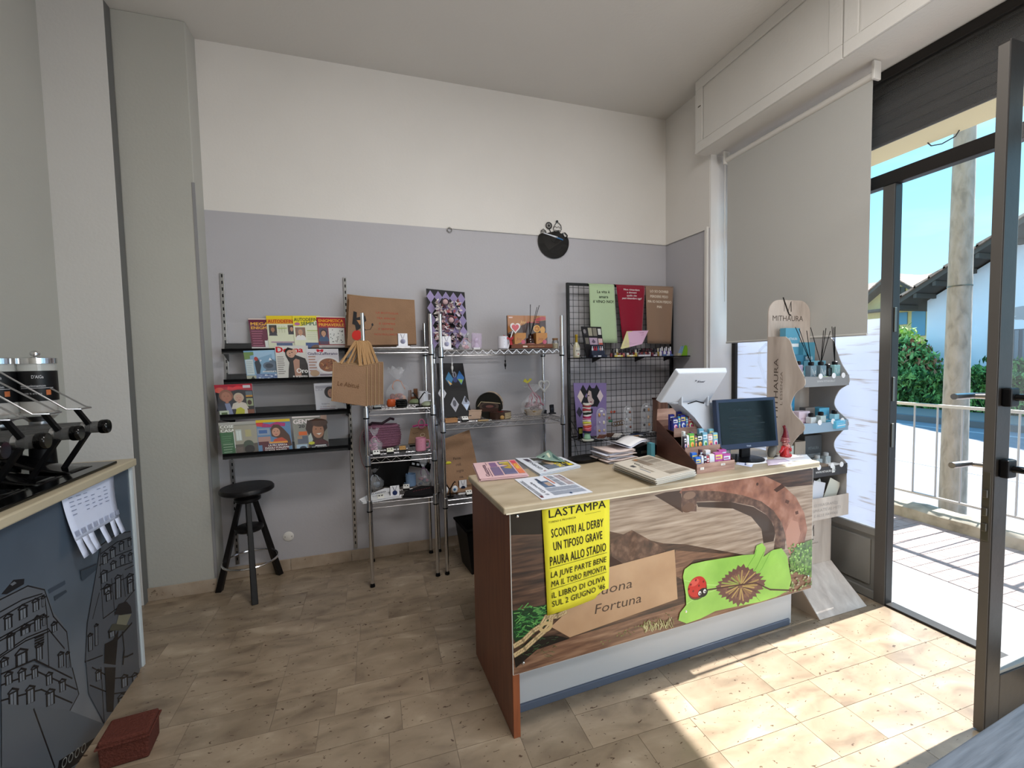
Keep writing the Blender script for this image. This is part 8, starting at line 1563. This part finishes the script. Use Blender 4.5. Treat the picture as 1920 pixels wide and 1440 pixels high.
z4 = lambda a, b: at_(a/4.8, 960+b/4.8)
def Z(*q_): return [z4(q_[i], q_[i+1]) for i in range(0, len(q_), 2)]
INKD, INKL, INKM2 = '#17181c', '#62666c', '#2c3036'
# left building
p.poly(Z(0, 770, 250, 660, 400, 690, 430, 760, 480, 900, 560, 1000, 620, 1150, 640, 1410, 0, 1410), '#5c6067')
p.poly(Z(10, 740, 120, 610, 220, 600, 215, 650, 60, 740), INKD); p.poly(Z(90, 650, 130, 625, 150, 640, 110, 665), INKL)
for ln in ((0, 790, 250, 665, 400, 700), (0, 900, 200, 790, 380, 735), (0, 955, 210, 830, 400, 745), (0, 1135, 240, 1000, 400, 915), (0, 1160, 230, 1030, 440, 940), (0, 1290, 240, 1130, 440, 1050), (0, 1310, 230, 1160, 440, 1075), (400, 700, 480, 940, 600, 1080, 640, 1410), (440, 1060, 580, 1230), (400, 760, 420, 900, 440, 1410)): p.line(Z(*ln), 0.0045, INKD)
def win(x, y, w_, h_, arch_=True):
    p.poly(Z(x, y, x+w_, y-w_*0.45, x+w_+3, y+h_-w_*0.45, x+3, y+h_), INKD); p.poly(Z(x+w_*0.2, y+8, x+w_*0.8, y-w_*0.3+8, x+w_*0.8+3, y+h_-w_*0.4, x+w_*0.2+3, y+h_-8), '#70757c'); p.line(Z(x+w_*0.5, y-4, x+w_*0.5+3, y+h_-w_*0.3), 0.003, INKD)
    if arch_: p.line(Z(x-4, y, x+w_*0.4, y-w_*0.45-8, x+w_+4, y-w_*0.45), 0.006, INKD)
for (x, y, w_, h_) in ((35, 960, 75, 110), (165, 880, 80, 100), (290, 815, 60, 90), (372, 780, 34, 80), (55, 1130, 75, 120), (180, 1060, 90, 60), (305, 970, 60, 110), (378, 950, 34, 80), (135, 1290, 110, 120), (320, 1220, 60, 130), (0, 1350, 70, 60), (460, 1020, 50, 70), (520, 1290, 50, 120), (590, 1280, 30, 130)): win(x, y, w_, h_)
for i in range(4): p.line(Z(310, 1135+i*25, 390, 1105+i*22), 0.006, INKD)
p.poly(Z(430, 700, 580, 615, 585, 650, 440, 735), '#394451'); p.poly(Z(480, 760, 590, 700, 600, 720, 490, 800), '#333d48')
# right building
p.poly(Z(860, 560, 900, 300, 1010, 215, 1175, 165, 1200, 600, 1250, 1410, 760, 1350, 775, 1080), '#52565d')
p.poly(Z(1010, 110, 1040, 95, 1095, 100, 1080, 140, 1030, 160), INKD)
for ln in ((905, 300, 1040, 200, 1170, 175), (900, 380, 1050, 270, 1175, 225), (890, 480, 1050, 390, 1185, 340), (885, 590, 1050, 500, 1190, 450), (900, 300, 860, 560, 780, 1000, 765, 1350), (900, 700, 1200, 560), (900, 300, 900, 560, 925, 960), (925, 960, 1100, 830, 1210, 700), (890, 730, 830, 960), (1000, 600, 1030, 930), (1100, 560, 1125, 760), (1120, 520, 1200, 480), (760, 1350, 920, 1290)): p.line(Z(*ln), 0.0045, INKD)
for (x, y, w_, h_) in ((915, 400, 50, 80), (985, 345, 50, 80), (1068, 290, 42, 70), (1145, 255, 30, 60), (990, 470, 50, 60), (1075, 415, 45, 70), (1150, 390, 35, 60), (900, 560, 60, 90), (1030, 600, 55, 190), (1135, 590, 60, 90), (925, 690, 70, 60), (945, 740, 50, 70), (1140, 640, 55, 100), (845, 1030, 30, 180), (785, 1120, 40, 140), (970, 1080, 60, 60)): win(x, y, w_, h_)
p.poly(Z(715, 520, 860, 460, 860, 520, 740, 620, 720, 600), '#333e49'); p.line(Z(715, 530, 860, 470), 0.004, INKM2)
# street lamp
p.poly(Z(935, 1190, 1010, 1150, 1060, 1060, 1030, 1410, 930, 1410), INKD); p.poly(Z(975, 1070, 1000, 1010, 1100, 1000, 1155, 1020, 1130, 1065), '#4a4a40'); p.poly(Z(1040, 1010, 1060, 930, 1175, 920, 1130, 1020), '#7c7a68'); p.poly(Z(1020, 920, 1060, 830, 1130, 805, 1170, 850, 1180, 910, 1080, 930), '#26262a')
p.line(Z(1020, 1180, 1110, 1080, 1180, 1000), 0.008, INKD); p.line(Z(1095, 1080, 1110, 1230, 1100, 1310, 1140, 1300, 1190, 1275), 0.007, INKD); p.line(Z(1110, 1250, 1100, 1370), 0.012, INKD)
p.poly(Z(0, 1405, 640, 1405, 700, 1640, 560, 1900, 0, 1900), '#5c6067'); p.poly(Z(765, 1345, 1250, 1405, 1290, 1900, 930, 1900, 790, 1640), '#52565d')
for ln in ((0, 1460, 300, 1330, 640, 1500), (0, 1560, 330, 1440, 680, 1600), (0, 1700, 360, 1600, 640, 1720), (640, 1405, 700, 1640, 560, 1900), (820, 1400, 1000, 1500, 1250, 1480), (800, 1560, 1000, 1640, 1270, 1600), (900, 1400, 930, 1900)): p.line(Z(*ln), 0.005, INKD)
for (x, y, w_, h_) in ((30, 1480, 70, 90), (150, 1450, 70, 90), (270, 1420, 60, 90), (400, 1480, 60, 90), (520, 1540, 60, 90), (60, 1640, 90, 140), (220, 1610, 80, 130), (400, 1640, 80, 120), (850, 1450, 50, 80), (1080, 1500, 60, 90), (1180, 1480, 50, 90), (1050, 1680, 80, 130)): win(x, y, w_, h_)
p.poly(Z(930, 1400, 1030, 1400, 1010, 1800, 950, 1800), INKD)
p.poly([at_(0, 1320), at_(120, 1330), at_(225, 1370), at_(170, 1440), at_(0, 1440)], '#5a5e64'); p.line([at_(60, 1330), at_(100, 1440)], 0.006, INKD); p.line([at_(110, 1440), at_(170, 1400)], 0.05, '#17181c')
for k in range(4): p.ring(*at_(118+k*12, 1430-k*9), 0.016, 0.004, '#8a8a84', 12)
p.done('mural_drawing', pan, [attr_mat('mural_ink', 0.25)])
# tear-off notice
t = thing('tear_off_notice', 'white tear-off notice taped on the front of the coffee bar', 'notice', (-1.13, 2.38, 0.95))
def nfr(s, tt, l=0):
    c = [at_(134, 1053), at_(212, 1000), at_(210, 893), at_(108, 921)]; a, b = bil(c, s, tt); e_ = 0.006+0.035*(1-tt)**2
    w_ = V(mf(a, b, e_+l))+V((-1.16, 2.60, 0))-V((-1.13, 2.38, 0.95)); return tuple(w_)
q = MB(); q.grid(lambda u, v: nfr(u, 0.28+0.72*v), 8, 10); q.build('sheet', M('notice_paper', '#d3daf0', 0.7), t, smooth=True, solid=0.0004)
for k in range(8):
    if k in (3, 5): continue
    o_ = 0.004*((k*5) % 3); MB().grid(lambda u, v, k=k, o_=o_: nfr((k+0.04+0.92*u)/8, 0.02+0.03*((k*3) % 3)+0.26*v, o_*(1-v)), 1, 4).build('tear_strip', M('notice_paper'), t, smooth=True, solid=0.0004)
p = Print(lambda s, tt, l: nfr(s, tt, l+0.0008)); rr = random.Random(9)
for k in range(5):
    for j in range(6): 
        if rr.random() < 0.8: p.rect(0.1+j*0.13, 0.86-k*0.06, 0.09*rr.uniform(.6, 1), 0.012, '#8f98b4')
for k in range(8): 
    for j in range(4): p.rect((k+0.25+0.18*j)/8, 0.33, 0.012, 0.08, '#a4acc4')
p.done('handwriting', t)
# ================================================================ CAPSULE DISPENSER ROW
t = thing('syrup_dispenser', 'row of black horizontal tubes with wire bails on a black base on the coffee bar', 'dispenser', (-1.25, 2.3, 1.0545))
W3 = lambda x, y, z: (x+1.25, y-2.3, z-1.0545)
MB().hexa([W3(-1.175, 2.50, 1.055), W3(-1.62, 2.56, 1.055), W3(-1.60, 1.20, 1.055), W3(-1.12, 1.15, 1.055), W3(-1.175, 2.50, 1.067), W3(-1.62, 2.56, 1.067), W3(-1.60, 1.20, 1.067), W3(-1.12, 1.15, 1.067)]).build('base_plate', BLACKG, t, bevel=0.003)
SMK = M('smoked_tube', '#4a4a4a', 0.12, alpha=0.75, coat=0.5)
for k, y in enumerate((2.34, 2.15, 1.96, 1.77, 1.58)):
    xf, zt = -1.165, 1.247
    tb = MB().lathe([(0.022, -0.02), (0.026, -0.018), (0.026, 0.27), (0.02, 0.272)], W3(xf-0.27, y, zt), 20, axis=(1, 0.12, 0)).build('tube', SMK, t, smooth=True)
    MB().lathe([(0.0, 0.0), (0.029, 0.0), (0.031, 0.006), (0.031, 0.024), (0.027, 0.03), (0, 0.03)], W3(xf, y+0.03, zt), 20, axis=(1, 0.12, 0)).build('end_cap', BLACKG, tb, smooth=True)
    MB().lathe([(0.0268, 0.0), (0.0275, 0.003), (0.0275, 0.012), (0.0268, 0.015)], W3(xf-0.06, y+0.024, zt), 20, axis=(1, 0.12, 0)).build('ring', CHROMED, tb, smooth=True)
    MB().tube([W3(xf-0.13, y, 1.067), W3(xf-0.035, y+0.01, zt-0.02)], 0.011, 4).build('lower_strut', BLACKP, t); MB().tube([W3(xf-0.03, y+0.01, zt+0.015), W3(xf-0.065, y, zt+0.085)], 0.011, 4).build('upper_strut', BLACKP, t)
    MB().tube([W3(xf-0.33, y-0.04, zt+0.29), W3(xf-0.075, y-0.045, zt+0.088), W3(xf-0.04, y-0.02, zt+0.086), W3(xf-0.035, y+0.04, zt+0.086), W3(xf-0.06, y+0.055, zt+0.09), W3(xf-0.33, y+0.05, zt+0.29)], 0.0035, 6).build('wire_bail', CHROMED, t, smooth=True)
    MB().grid(lambda u, v, y=y: (xf-0.32+0.26*u+1.25, y-2.3-0.07+0.14*v, 0.013+0.115*(1-u)**1.5*(0.6+0.4*math.sin(v*math.pi))), 8, 6).build('chute', BLACKG, t, smooth=True, solid=0.003)
    MB().rod(W3(xf-0.30, y, 1.067), W3(xf-0.28, y, zt+0.02), 0.03, 0.035, 12).build('rear_post', BLACKP, t, smooth=True)
def hopper(label, at, s=1.0):
    t = thing('coffee_jar', label, 'jar', at)
    MB().lathe([(0, 0), (0.05, 0), (0.052, 0.01), (0.035, 0.03), (0.035, 0.045), (0.06, 0.07)], (0, 0, 0), 24).build('foot', CHROMED, t, smooth=True); MB().lathe([(0.06, 0.07), (0.063, 0.09), (0.063, 0.30), (0.060, 0.30), (0.060, 0.09)], (0, 0, 0), 28).build('glass', M('jar_glass', '#dfe0dc', 0.05, alpha=0.35, spec=0.8), t, smooth=True)
    MB().lathe([(0, 0.075), (0.058, 0.085), (0.058, 0.135), (0, 0.14)], (0, 0, 0), 24).build('coffee', M('coffee_powder', '#7c5a44', 0.9), t, smooth=True)
    MB().lathe([(0.0635, 0.135), (0.064, 0.137), (0.064, 0.262), (0.0635, 0.264)], (0, 0, 0), 28).build('label', M('black_label', '#0e0e10', 0.4), t, smooth=True)
    MB().lathe([(0.067, 0.295), (0.067, 0.318), (0.05, 0.322), (0, 0.322)], (0, 0, 0), 28).build('lid', CHROME, t, smooth=True); MB().ball((0, 0, 0.338), 0.017, 0.017, 0.014, 14, 8).build('knob', CHROME, t, smooth=True)
    p = Print(lambda a, b, l: ((0.0646+l)*math.sin(a), -(0.0646+l)*math.cos(a), b)); p.text("D'AlGa", 0.55, 0.232, 0.014, '#c8c8cc', w=0.55, al='c'); p.text('mokacinnamon', 0.3, 0.196, 0.010, '#b8b8bc', w=1.2, al='c', bold=0.02); p.rect(-0.3, 0.19, 1.6, 0.002, '#b8b8bc', n=5); p.text('100 % arabica', 0.3, 0.165, 0.007, '#b8b8bc', w=0.8, al='c'); p.rect(0.9, 0.160, 0.25, 0.022, '#b8683c', n=3); p.done('label_print', t); return t
hopper('glass coffee jar with black label and chrome lid behind the dispenser', (-1.40, 2.42, 1.235)); hopper('second coffee jar at the left edge behind the dispenser tubes', (-1.50, 2.36, 1.235))
for lb, at in (('dark grinder body carrying the labelled coffee jar', (-1.40, 2.42, 1.0675)), ('dark grinder body carrying the left coffee jar', (-1.50, 2.36, 1.0675))):
    t = thing('coffee_grinder', lb, 'grinder', at); MB().rod((0, 0, 0), (0, 0, 0.16), 0.045, 0.04, 16).build('body', BLACKP, t, smooth=True); MB().lathe([(0.04, 0.155), (0.05, 0.158), (0.05, 0.167), (0, 0.167)], (0, 0, 0), 20).build('collar', CHROMED, t, smooth=True)
# floor basket mostly hidden in the photo by a caption
t = thing('brown_basket', 'low reddish brown box on the floor in front of the coffee bar', 'basket', (-0.965, 2.01, 0), 0.1)
MB().hexa([(-0.075, -0.06, 0), (0.075, -0.06, 0), (0.075, 0.06, 0), (-0.075, 0.06, 0), (-0.078, -0.063, 0.11), (0.078, -0.063, 0.11), (0.078, 0.063, 0.11), (-0.078, 0.063, 0.11)]).build('body', M('red_brown_weave', '#5c2e24', 0.85, bump=0.8, bscale=120), t, bevel=0.008); MB().tube([(-0.08, -0.065, 0.09), (0.08, -0.065, 0.09), (0.08, 0.065, 0.09), (-0.08, 0.065, 0.09)], 0.005, 6, True).build('rim', M('red_brown_weave'), t)
# grey desk corner at the lower right
t = thing('grey_desk', 'grey wood-grain desk top cutting across the bottom right corner', 'desk', (1.35, 0.30, 0), 0.083)
MB().box((-0.50, -0.50, 0.722), (0.65, 0.228, 0.75)).build('desk_top', ramp_mat('grey_grain', [(0.3, '#59616c'), (0.5, '#6c7480'), (0.75, '#7c8592')], 8, 8, (0.8, 14, 1), 0.5, 0.1), t, bevel=0.003)
for x_ in (-0.45, 0.60):
    for y_ in (-0.45, 0.15): MB().box((x_-0.02, y_-0.02, 0), (x_+0.02, y_+0.02, 0.722)).build('leg', STEELG, t, bevel=0.003)

# ================================================================ CARDBOARD PERFUME DISPLAY
ds = thing('cardboard_display', 'tall cardboard display stand printed like wood by the window', 'display stand', (2.52, 1.95, 0), 0.03)
CB = ramp_mat('printed_bleached_wood', [(0.25, '#a2948a'), (0.45, '#bcafa5'), (0.6, '#c8bcb2'), (0.8, '#d9cfc6')], 6, 8, (2.5, 2.5, 0.5), 0.6, 0, 0.4); CG = M('grey_card_inside', '#a8a6a6', 0.7); DKB = M('dark_lip_card', '#3c3a3c', 0.5); GLP = M('grey_lip_card', '#8a8a8c', 0.5)
wx, yb_, yf_ = 0.18, 0.16, -0.06
q = MB().prism([(-wx, yb_, 0.0), (wx, yb_, 0.0), *[(wx-0.09+0.09*math.cos(a), yb_, 1.755+0.09*math.sin(a)) for a in [k*math.pi/16 for k in range(9)]], *[(-wx+0.09-0.09*math.sin(a), yb_, 1.755+0.09*math.cos(a)) for a in [k*math.pi/16 for k in range(9)]]], (0, 0.006, 0)); q.build('back_board', CB, ds)
side = [(yb_, 0.62), (yf_-0.02, 0.62), (yf_-0.02, 0.80), (yf_-0.02, 0.84), (yf_+0.045, 0.90), (yf_+0.055, 0.96), (yf_+0.01, 1.03), (yf_-0.02, 1.06), (yf_-0.02, 1.10), (yf_+0.045, 1.16), (yf_+0.06, 1.21), (yf_+0.03, 1.28), (yf_-0.02, 1.32), (yf_-0.02, 1.37), (yf_+0.02, 1.44), (yf_+0.05, 1.52), (yf_+0.07, 1.58), (yf_+0.10, 1.61), (yb_, 1.615)]
def catmull(P_, n=5):
    out = []
    for i in range(len(P_)-1):
        p0, p1, p2, p3 = P_[max(i-1, 0)], P_[i], P_[i+1], P_[min(i+2, len(P_)-1)]
        for k in range(n):
            t_ = k/n; out.append(tuple(0.5*((2*p1[j])+(-p0[j]+p2[j])*t_+(2*p0[j]-5*p1[j]+4*p2[j]-p3[j])*t_*t_+(-p0[j]+3*p1[j]-3*p2[j]+p3[j])*t_**3) for j in (0, 1)))
    return out+[P_[-1]]
side = side[:2]+catmull(side[2:-1])+[side[-1]]
for s_ in (-1, 1):
    q = MB().prism([(s_*wx, a, b_) for a, b_ in side], (0.005*s_, 0, 0)); sw = q.build('side_wing', CB if s_ < 0 else CG, ds)
    if s_ < 0:
        p = Print(lambda a, b, l: (-wx-0.0055-l, b, a), 0.0001)   # reads upwards
        p.text('MITHAURA', 1.12, 0.085, 0.030, '#5b5048', w=0.36); p.text('L ESSENZA', 1.20, 0.055, 0.016, '#7a6c62', w=0.2); p.done('side_lettering', sw)
for i, (zs_, c_, lipc) in enumerate(((1.325, GLP, '#c8c8cc'), (1.055, M('blue_grey_lip', '#8aa0b4', 0.5), None), (0.79, DKB, '#d8d8d8'))):
    sh_ = MB().box((-wx, yf_-0.02, zs_), (wx, yb_, zs_+0.004)).build('tier', CG, ds)
    q = MB().prism([(-wx-0.004, yf_-0.022, zs_-0.012), (wx+0.004, yf_-0.022, zs_-0.012), (wx+0.004, yf_-0.022, zs_+0.05), (wx*0.6, yf_-0.022, zs_+0.046), (0, yf_-0.022, zs_+0.044), (-wx*0.6, yf_-0.022, zs_+0.046), (-wx-0.004, yf_-0.022, zs_+0.05)], (0, 0.003, 0)); lp = q.build('lip', c_, sh_)
    if lipc: p = Print(fr_front(yf_-0.0225)); p.text('WWW.MITHAURA.IT', -0.01, zs_+0.012, 0.013, lipc, w=0.15, al='c', bold=0.02); p.done('web_address', lp)
    for k in (-0.06, 0.05, 0.13): MB().lathe([(0, 0), (0.016, 0), (0.016, 0.002), (0, 0.002)], (k, yf_-0.023, zs_+0.048), 16, axis=(0, -1, 0)).build('round_tab', PAPER, sh_)
MB().box((-wx+0.01, 0.0, 0.19), (wx-0.005, 0.004, 0.64)).box((-wx+0.005, 0.0, 0.0), (-wx+0.01, yb_, 0.64)).box((wx-0.01, 0, 0.0), (wx-0.005, yb_, 0.64)).build('lower_column', CB, ds)
MB().box((-wx-0.008, -0.088, 0.525), (wx+0.012, -0.085, 0.655)).hexa([(-wx+0.005, -0.002, 0.50), (wx, -0.002, 0.50), (wx, 0.001, 0.50), (-wx+0.005, 0.001, 0.50), (-wx-0.008, -0.088, 0.526), (wx+0.012, -0.088, 0.526), (wx+0.012, -0.085, 0.528), (-wx-0.008, -0.085, 0.528)]).build('leaflet_pocket', CB, ds)
for xx in (-wx-0.008, wx+0.009): MB().prism([(xx, 0.0, 0.50), (xx, -0.086, 0.525), (xx, -0.086, 0.655), (xx, 0.0, 0.655)], (0.003, 0, 0)).build('pocket_cheek', CB, ds)
MB().hexa([(-wx-0.0, -0.19, 0.002), (wx+0.03, -0.19, 0.002), (wx+0.03, -0.185, 0.0), (-wx, -0.185, 0.0), (-wx+0.01, -0.002, 0.205), (wx-0.005, -0.002, 0.205), (wx-0.005, 0.003, 0.205), (-wx+0.01, 0.003, 0.205)]).build('foot_ramp', CB, ds)
for s_, xx in ((-1, -wx), (1, wx+0.005)): MB().prism([(xx, -0.185, 0.0), (xx, 0.14, 0.0), (xx*0.97, 0.0, 0.20)], (0.004, 0, 0)).build('foot_cheek', M('kraft_side_card', '#b09a84', 0.7), ds)
def emblem(p, x, y, s, c):
    p.line([(x-0.55*s, y), (x-0.5*s, y+1.0*s)], 0.06*s, c); p.line([(x+0.55*s, y), (x+0.5*s, y+1.05*s)], 0.12*s, c); p.line([(x-0.75*s, y+1.55*s), (x-0.5*s, y+1.0*s), (x+0.05*s, y-0.1*s), (x+0.25*s, y-0.35*s), (x+0.5*s, y-0.4*s)], 0.10*s, c); p.line([(x+0.05*s, y-0.1*s), (x+0.5*s, y+1.1*s)], 0.06*s, c); p.line([(x+0.5*s, y+1.05*s), (x+0.62*s, y+1.15*s)], 0.05*s, c)
p = Print(fr_front(yb_-0.0005)); emblem(p, 0.0, 1.775, 0.085, '#26201c') if False else None
p.text('MITHAURA', -0.015, 1.715, 0.034, '#5b5048', w=0.26, al='c'); emblem(p, -0.02, 1.775, 0.055, '#26201c'); p.text('profumi', -0.09, 1.655, 0.010, '#6a5e54', w=0.05); p.done('header_print', ds)
MB().tube([(-0.062, yb_-0.004, 1.86), (-0.048, yb_-0.004, 1.83), (-0.018, yb_-0.004, 1.77), (-0.008, yb_-0.004, 1.752), (0.006, yb_-0.004, 1.75)], 0.003, 5).build('emblem_stroke', M('emblem_black', '#26201c', 0.5), ds, smooth=True)
p = Print(fr_front(-0.0005)); emblem(p, -0.01, 0.385, 0.058, '#4a423e'); p.text('www.mithaura.it', -0.01, 0.335, 0.011, '#8a7e76', w=0.14, al='c'); p.done('column_print', ds)
p = Print(lambda a, b, l: (a, -0.0885-l, 0.525+0.13*b)); 
for k, s_ in enumerate(('LE FRAGRANZE', 'ISPIRATE AI MITI', 'E ALLE FAVOLE')): p.text(s_, 0.0, 0.62-0.24*k, 0.13, '#a39a94', w=[0.2, 0.24, 0.2][k], al='c')
p.done('pocket_lettering', ds)
p = Print(lambda a, b, l: (a, -0.188+0.188*b-0.001-l, 0.004+0.2*b+l*0.5)); p.text('MITHAURA', 0.01, 0.60, 0.17, '#9a8f8a', w=0.24, al='c'); p.text('profumi', 0.03, 0.42, 0.05, '#b4aaa4', w=0.08, al='c'); p.done('foot_lettering', ds)
D0 = V((2.52, 1.95, 0)); RZ = Matrix.Rotation(0.03, 3, 'Z')
def dd(x, y, z): return D0+RZ @ V((x, y, z))
for k, (x, a, c_) in enumerate(((0.03, -0.35, '#d4d2c8'), (0.07, 0.45, '#e2dfd2'), (-0.10, -0.1, '#c9d6ea'), (-0.05, 0.25, '#dcdce4'))):
    t = thing('leaflet', ['cream leaflet leaning left in the pocket of the cardboard display', 'tilted cream leaflet sticking out at the right of the display pocket', 'bluish leaflet at the left of the display pocket', 'white leaflet in the middle of the display pocket'][k], 'leaflet', dd(x, -0.035-0.006*k, 0.575), 0.03, 'leaflets in the display pocket')
    q = MB(); q.T = Matrix.Rotation(a, 4, 'Y'); q.box((-0.05, -0.001, -0.02), (0.05, 0.001, 0.17)); q.build('sheet', M('leaf_'+c_.strip('#'), c_, 0.6), t)
def perf(label, at, liquid, box=None, reeds=0, rz=0.03, w=0.05, h=0.075, capc='#16161a', mark=True, seed=0, spread=0.05):
    t = thing('reed_diffuser' if reeds else 'perfume_bottle', label, 'diffuser' if reeds else 'perfume', at, rz); z0 = 0
    if box: MB().box((-w/2-0.008, -0.022, 0), (w/2+0.008, 0.022, 0.038)).build('holder', M('holder_'+box.strip('#'), box, 0.5), t, bevel=0.001); z0 = 0.03
    MB().box((-w/2, -0.018, z0), (w/2, 0.018, z0+h)).build('flask', M('flask_'+liquid.strip('#'), liquid, 0.12, alpha=0.8, coat=0.5), t, bevel=0.005)
    MB().lathe([(0, 0), (0.013, 0), (0.015, 0.003), (0.015, 0.018), (0.010, 0.022), (0, 0.022)], (0, 0, z0+h), 14).build('cap', M('cap_'+capc.strip('#'), capc, 0.3), t, smooth=True)
    if mark: p = Print(fr_front(-0.0185, 0, z0)); emblem(p, 0, h*0.3, h*0.28, '#e6e6e8'); p.done('emblem', t)
    rr = random.Random(seed)
    for k in range(reeds): a = rr.uniform(-1, 0.2 if seed != 2 else 1)*spread*1.6; MB().rod((0, 0, z0+h+0.01), (a, rr.uniform(-.01, .01), z0+h+0.20+rr.uniform(0, .03)), 0.0019, n=5).build('reed', BLACKM, t)
    return t
z1 = 1.331
perf('reed diffuser with pink holder on the top tier of the cardboard display', dd(-0.085, -0.045, z1), '#6f8490', '#c88a9c', 3, seed=1, spread=0.09)
perf('reed diffuser with green holder, middle of the top tier', dd(-0.005, -0.045, z1), '#6f8490', '#7fa060', 4, seed=2, spread=0.06)
perf('slim black diffuser between the green and blue holders', dd(0.065, -0.035, z1), '#14181a', None, 0, w=0.035, h=0.09, mark=False)
perf('clear reed diffuser with blue holder, right end of the top tier', dd(0.12, -0.04, z1), '#9ccbd0', '#5fa8c4', 3, seed=5, spread=0.02)
perf('lilac bottle at the left back of the top tier', dd(-0.145, -0.01, z1), '#b8a8c4', None, 0, w=0.04, h=0.11)
def card_box(label, at, w, d, h, col, rz=0.03, name='perfume_carton', stripe=None):
    t = thing(name, label, 'carton', at, rz); MB().box((-w/2, -d/2, 0), (w/2, d/2, h)).build('carton', M('card2_'+col.strip('#'), col, 0.5), t, bevel=0.0015)
    p = Print(fr_front(-d/2-0.0005)); p.rect(-w*0.4, h*0.3, w*0.8, h*0.12, stripe or '#e0e6ea'); p.text('MITHAURA', 0, h*0.55, h*0.1, stripe or '#e0e6ea', w=w*0.6, al='c'); p.done('print', t); return t
card_box('tall blue carton at the very top behind the reeds', dd(-0.06, 0.11, 1.50), 0.12, 0.04, 0.165, '#5a9cb8'); card_box('stack of blue cartons under the tall blue one', dd(-0.05, 0.09, z1), 0.18, 0.06, 0.168, '#3a7a98'); card_box('teal carton leaning right behind the middle diffuser', dd(0.04, 0.075, z1), 0.10, 0.03, 0.245, '#4a8aa0'); card_box('long pale blue carton lying across the back of the top tier', dd(0.07, 0.045, z1), 0.15, 0.03, 0.13, '#7ab4c8')
z2_ = 1.0595
card_box('tall blue liquid-coloured carton at the left back of the second tier', dd(-0.10, 0.10, z2_), 0.085, 0.05, 0.20, '#3a96c4')
card_box('pinkish white cartons row at the left of the second tier', dd(-0.105, 0.0, z2_), 0.09, 0.05, 0.105, '#d4c2d0', stripe='#a890a8'); card_box('brown-grey carton at the middle back of the second tier', dd(-0.01, 0.03, z2_), 0.08, 0.04, 0.12, '#7c7068', stripe='#b8b0a8'); card_box('large sky blue carton in the second tier', dd(0.075, 0.02, z2_), 0.085, 0.07, 0.115, '#5fb2d4')
t = card_box('pink flat tray box at the front left of the second tier', dd(-0.10, -0.055, z2_), 0.10, 0.045, 0.035, '#ddc0bc', stripe='#f0e0dc'); card_box('taupe flat tray box at the front middle of the second tier', dd(-0.005, -0.055, z2_), 0.085, 0.045, 0.032, '#8a7e74', stripe='#d8d0c8'); card_box('open sky blue box sticking out at the right of the second tier', dd(0.11, -0.06, z2_), 0.12, 0.06, 0.045, '#62b8dc', 0.2)
perf('small clear bottle on the pink tray box', dd(-0.085, -0.05, z2_+0.0365), '#cfd8dc', None, 0, w=0.045, h=0.038, mark=True); perf('small clear bottle with black cap on the taupe tray box', dd(-0.005, -0.05, z2_+0.0335), '#b8c8c8', None, 0, w=0.045, h=0.045); perf('small clear bottle in the open sky blue box', dd(0.11, -0.05, z2_+0.0465), '#a8dcec', None, 0, w=0.04, h=0.035, mark=False)
z3 = 0.7945
card_box('white carton at the left of the third tier', dd(-0.13, 0.08, z3), 0.09, 0.05, 0.15, '#cdd4cc', stripe='#aab0a8'); card_box('wood-look carton in the third tier', dd(-0.03, 0.08, z3), 0.09, 0.05, 0.17, '#b4a698', stripe='#d4c8bc'); card_box('tall charcoal carton at the right of the third tier', dd(0.09, 0.09, z3), 0.15, 0.06, 0.20, '#54585c', stripe='#8a9094'); card_box('brown flat box at the front of the third tier', dd(-0.03, -0.045, z3), 0.14, 0.05, 0.05, '#8a7868', stripe='#c4b8ac'); card_box('white card tray tilted at the right of the third tier', dd(0.105, -0.05, z3), 0.11, 0.06, 0.04, '#dcdcdc', 0.1, stripe='#9a9a9a')
perf('clear square bottle left in the third tier', dd(0.04, 0.0, z3), '#c4ced2', None, 0, w=0.05, h=0.07, capc='#c8ccd0'); perf('clear square bottle on the right in the third tier', dd(0.115, 0.0, z3), '#c4ced2', None, 0, w=0.045, h=0.08, capc='#c8ccd0')
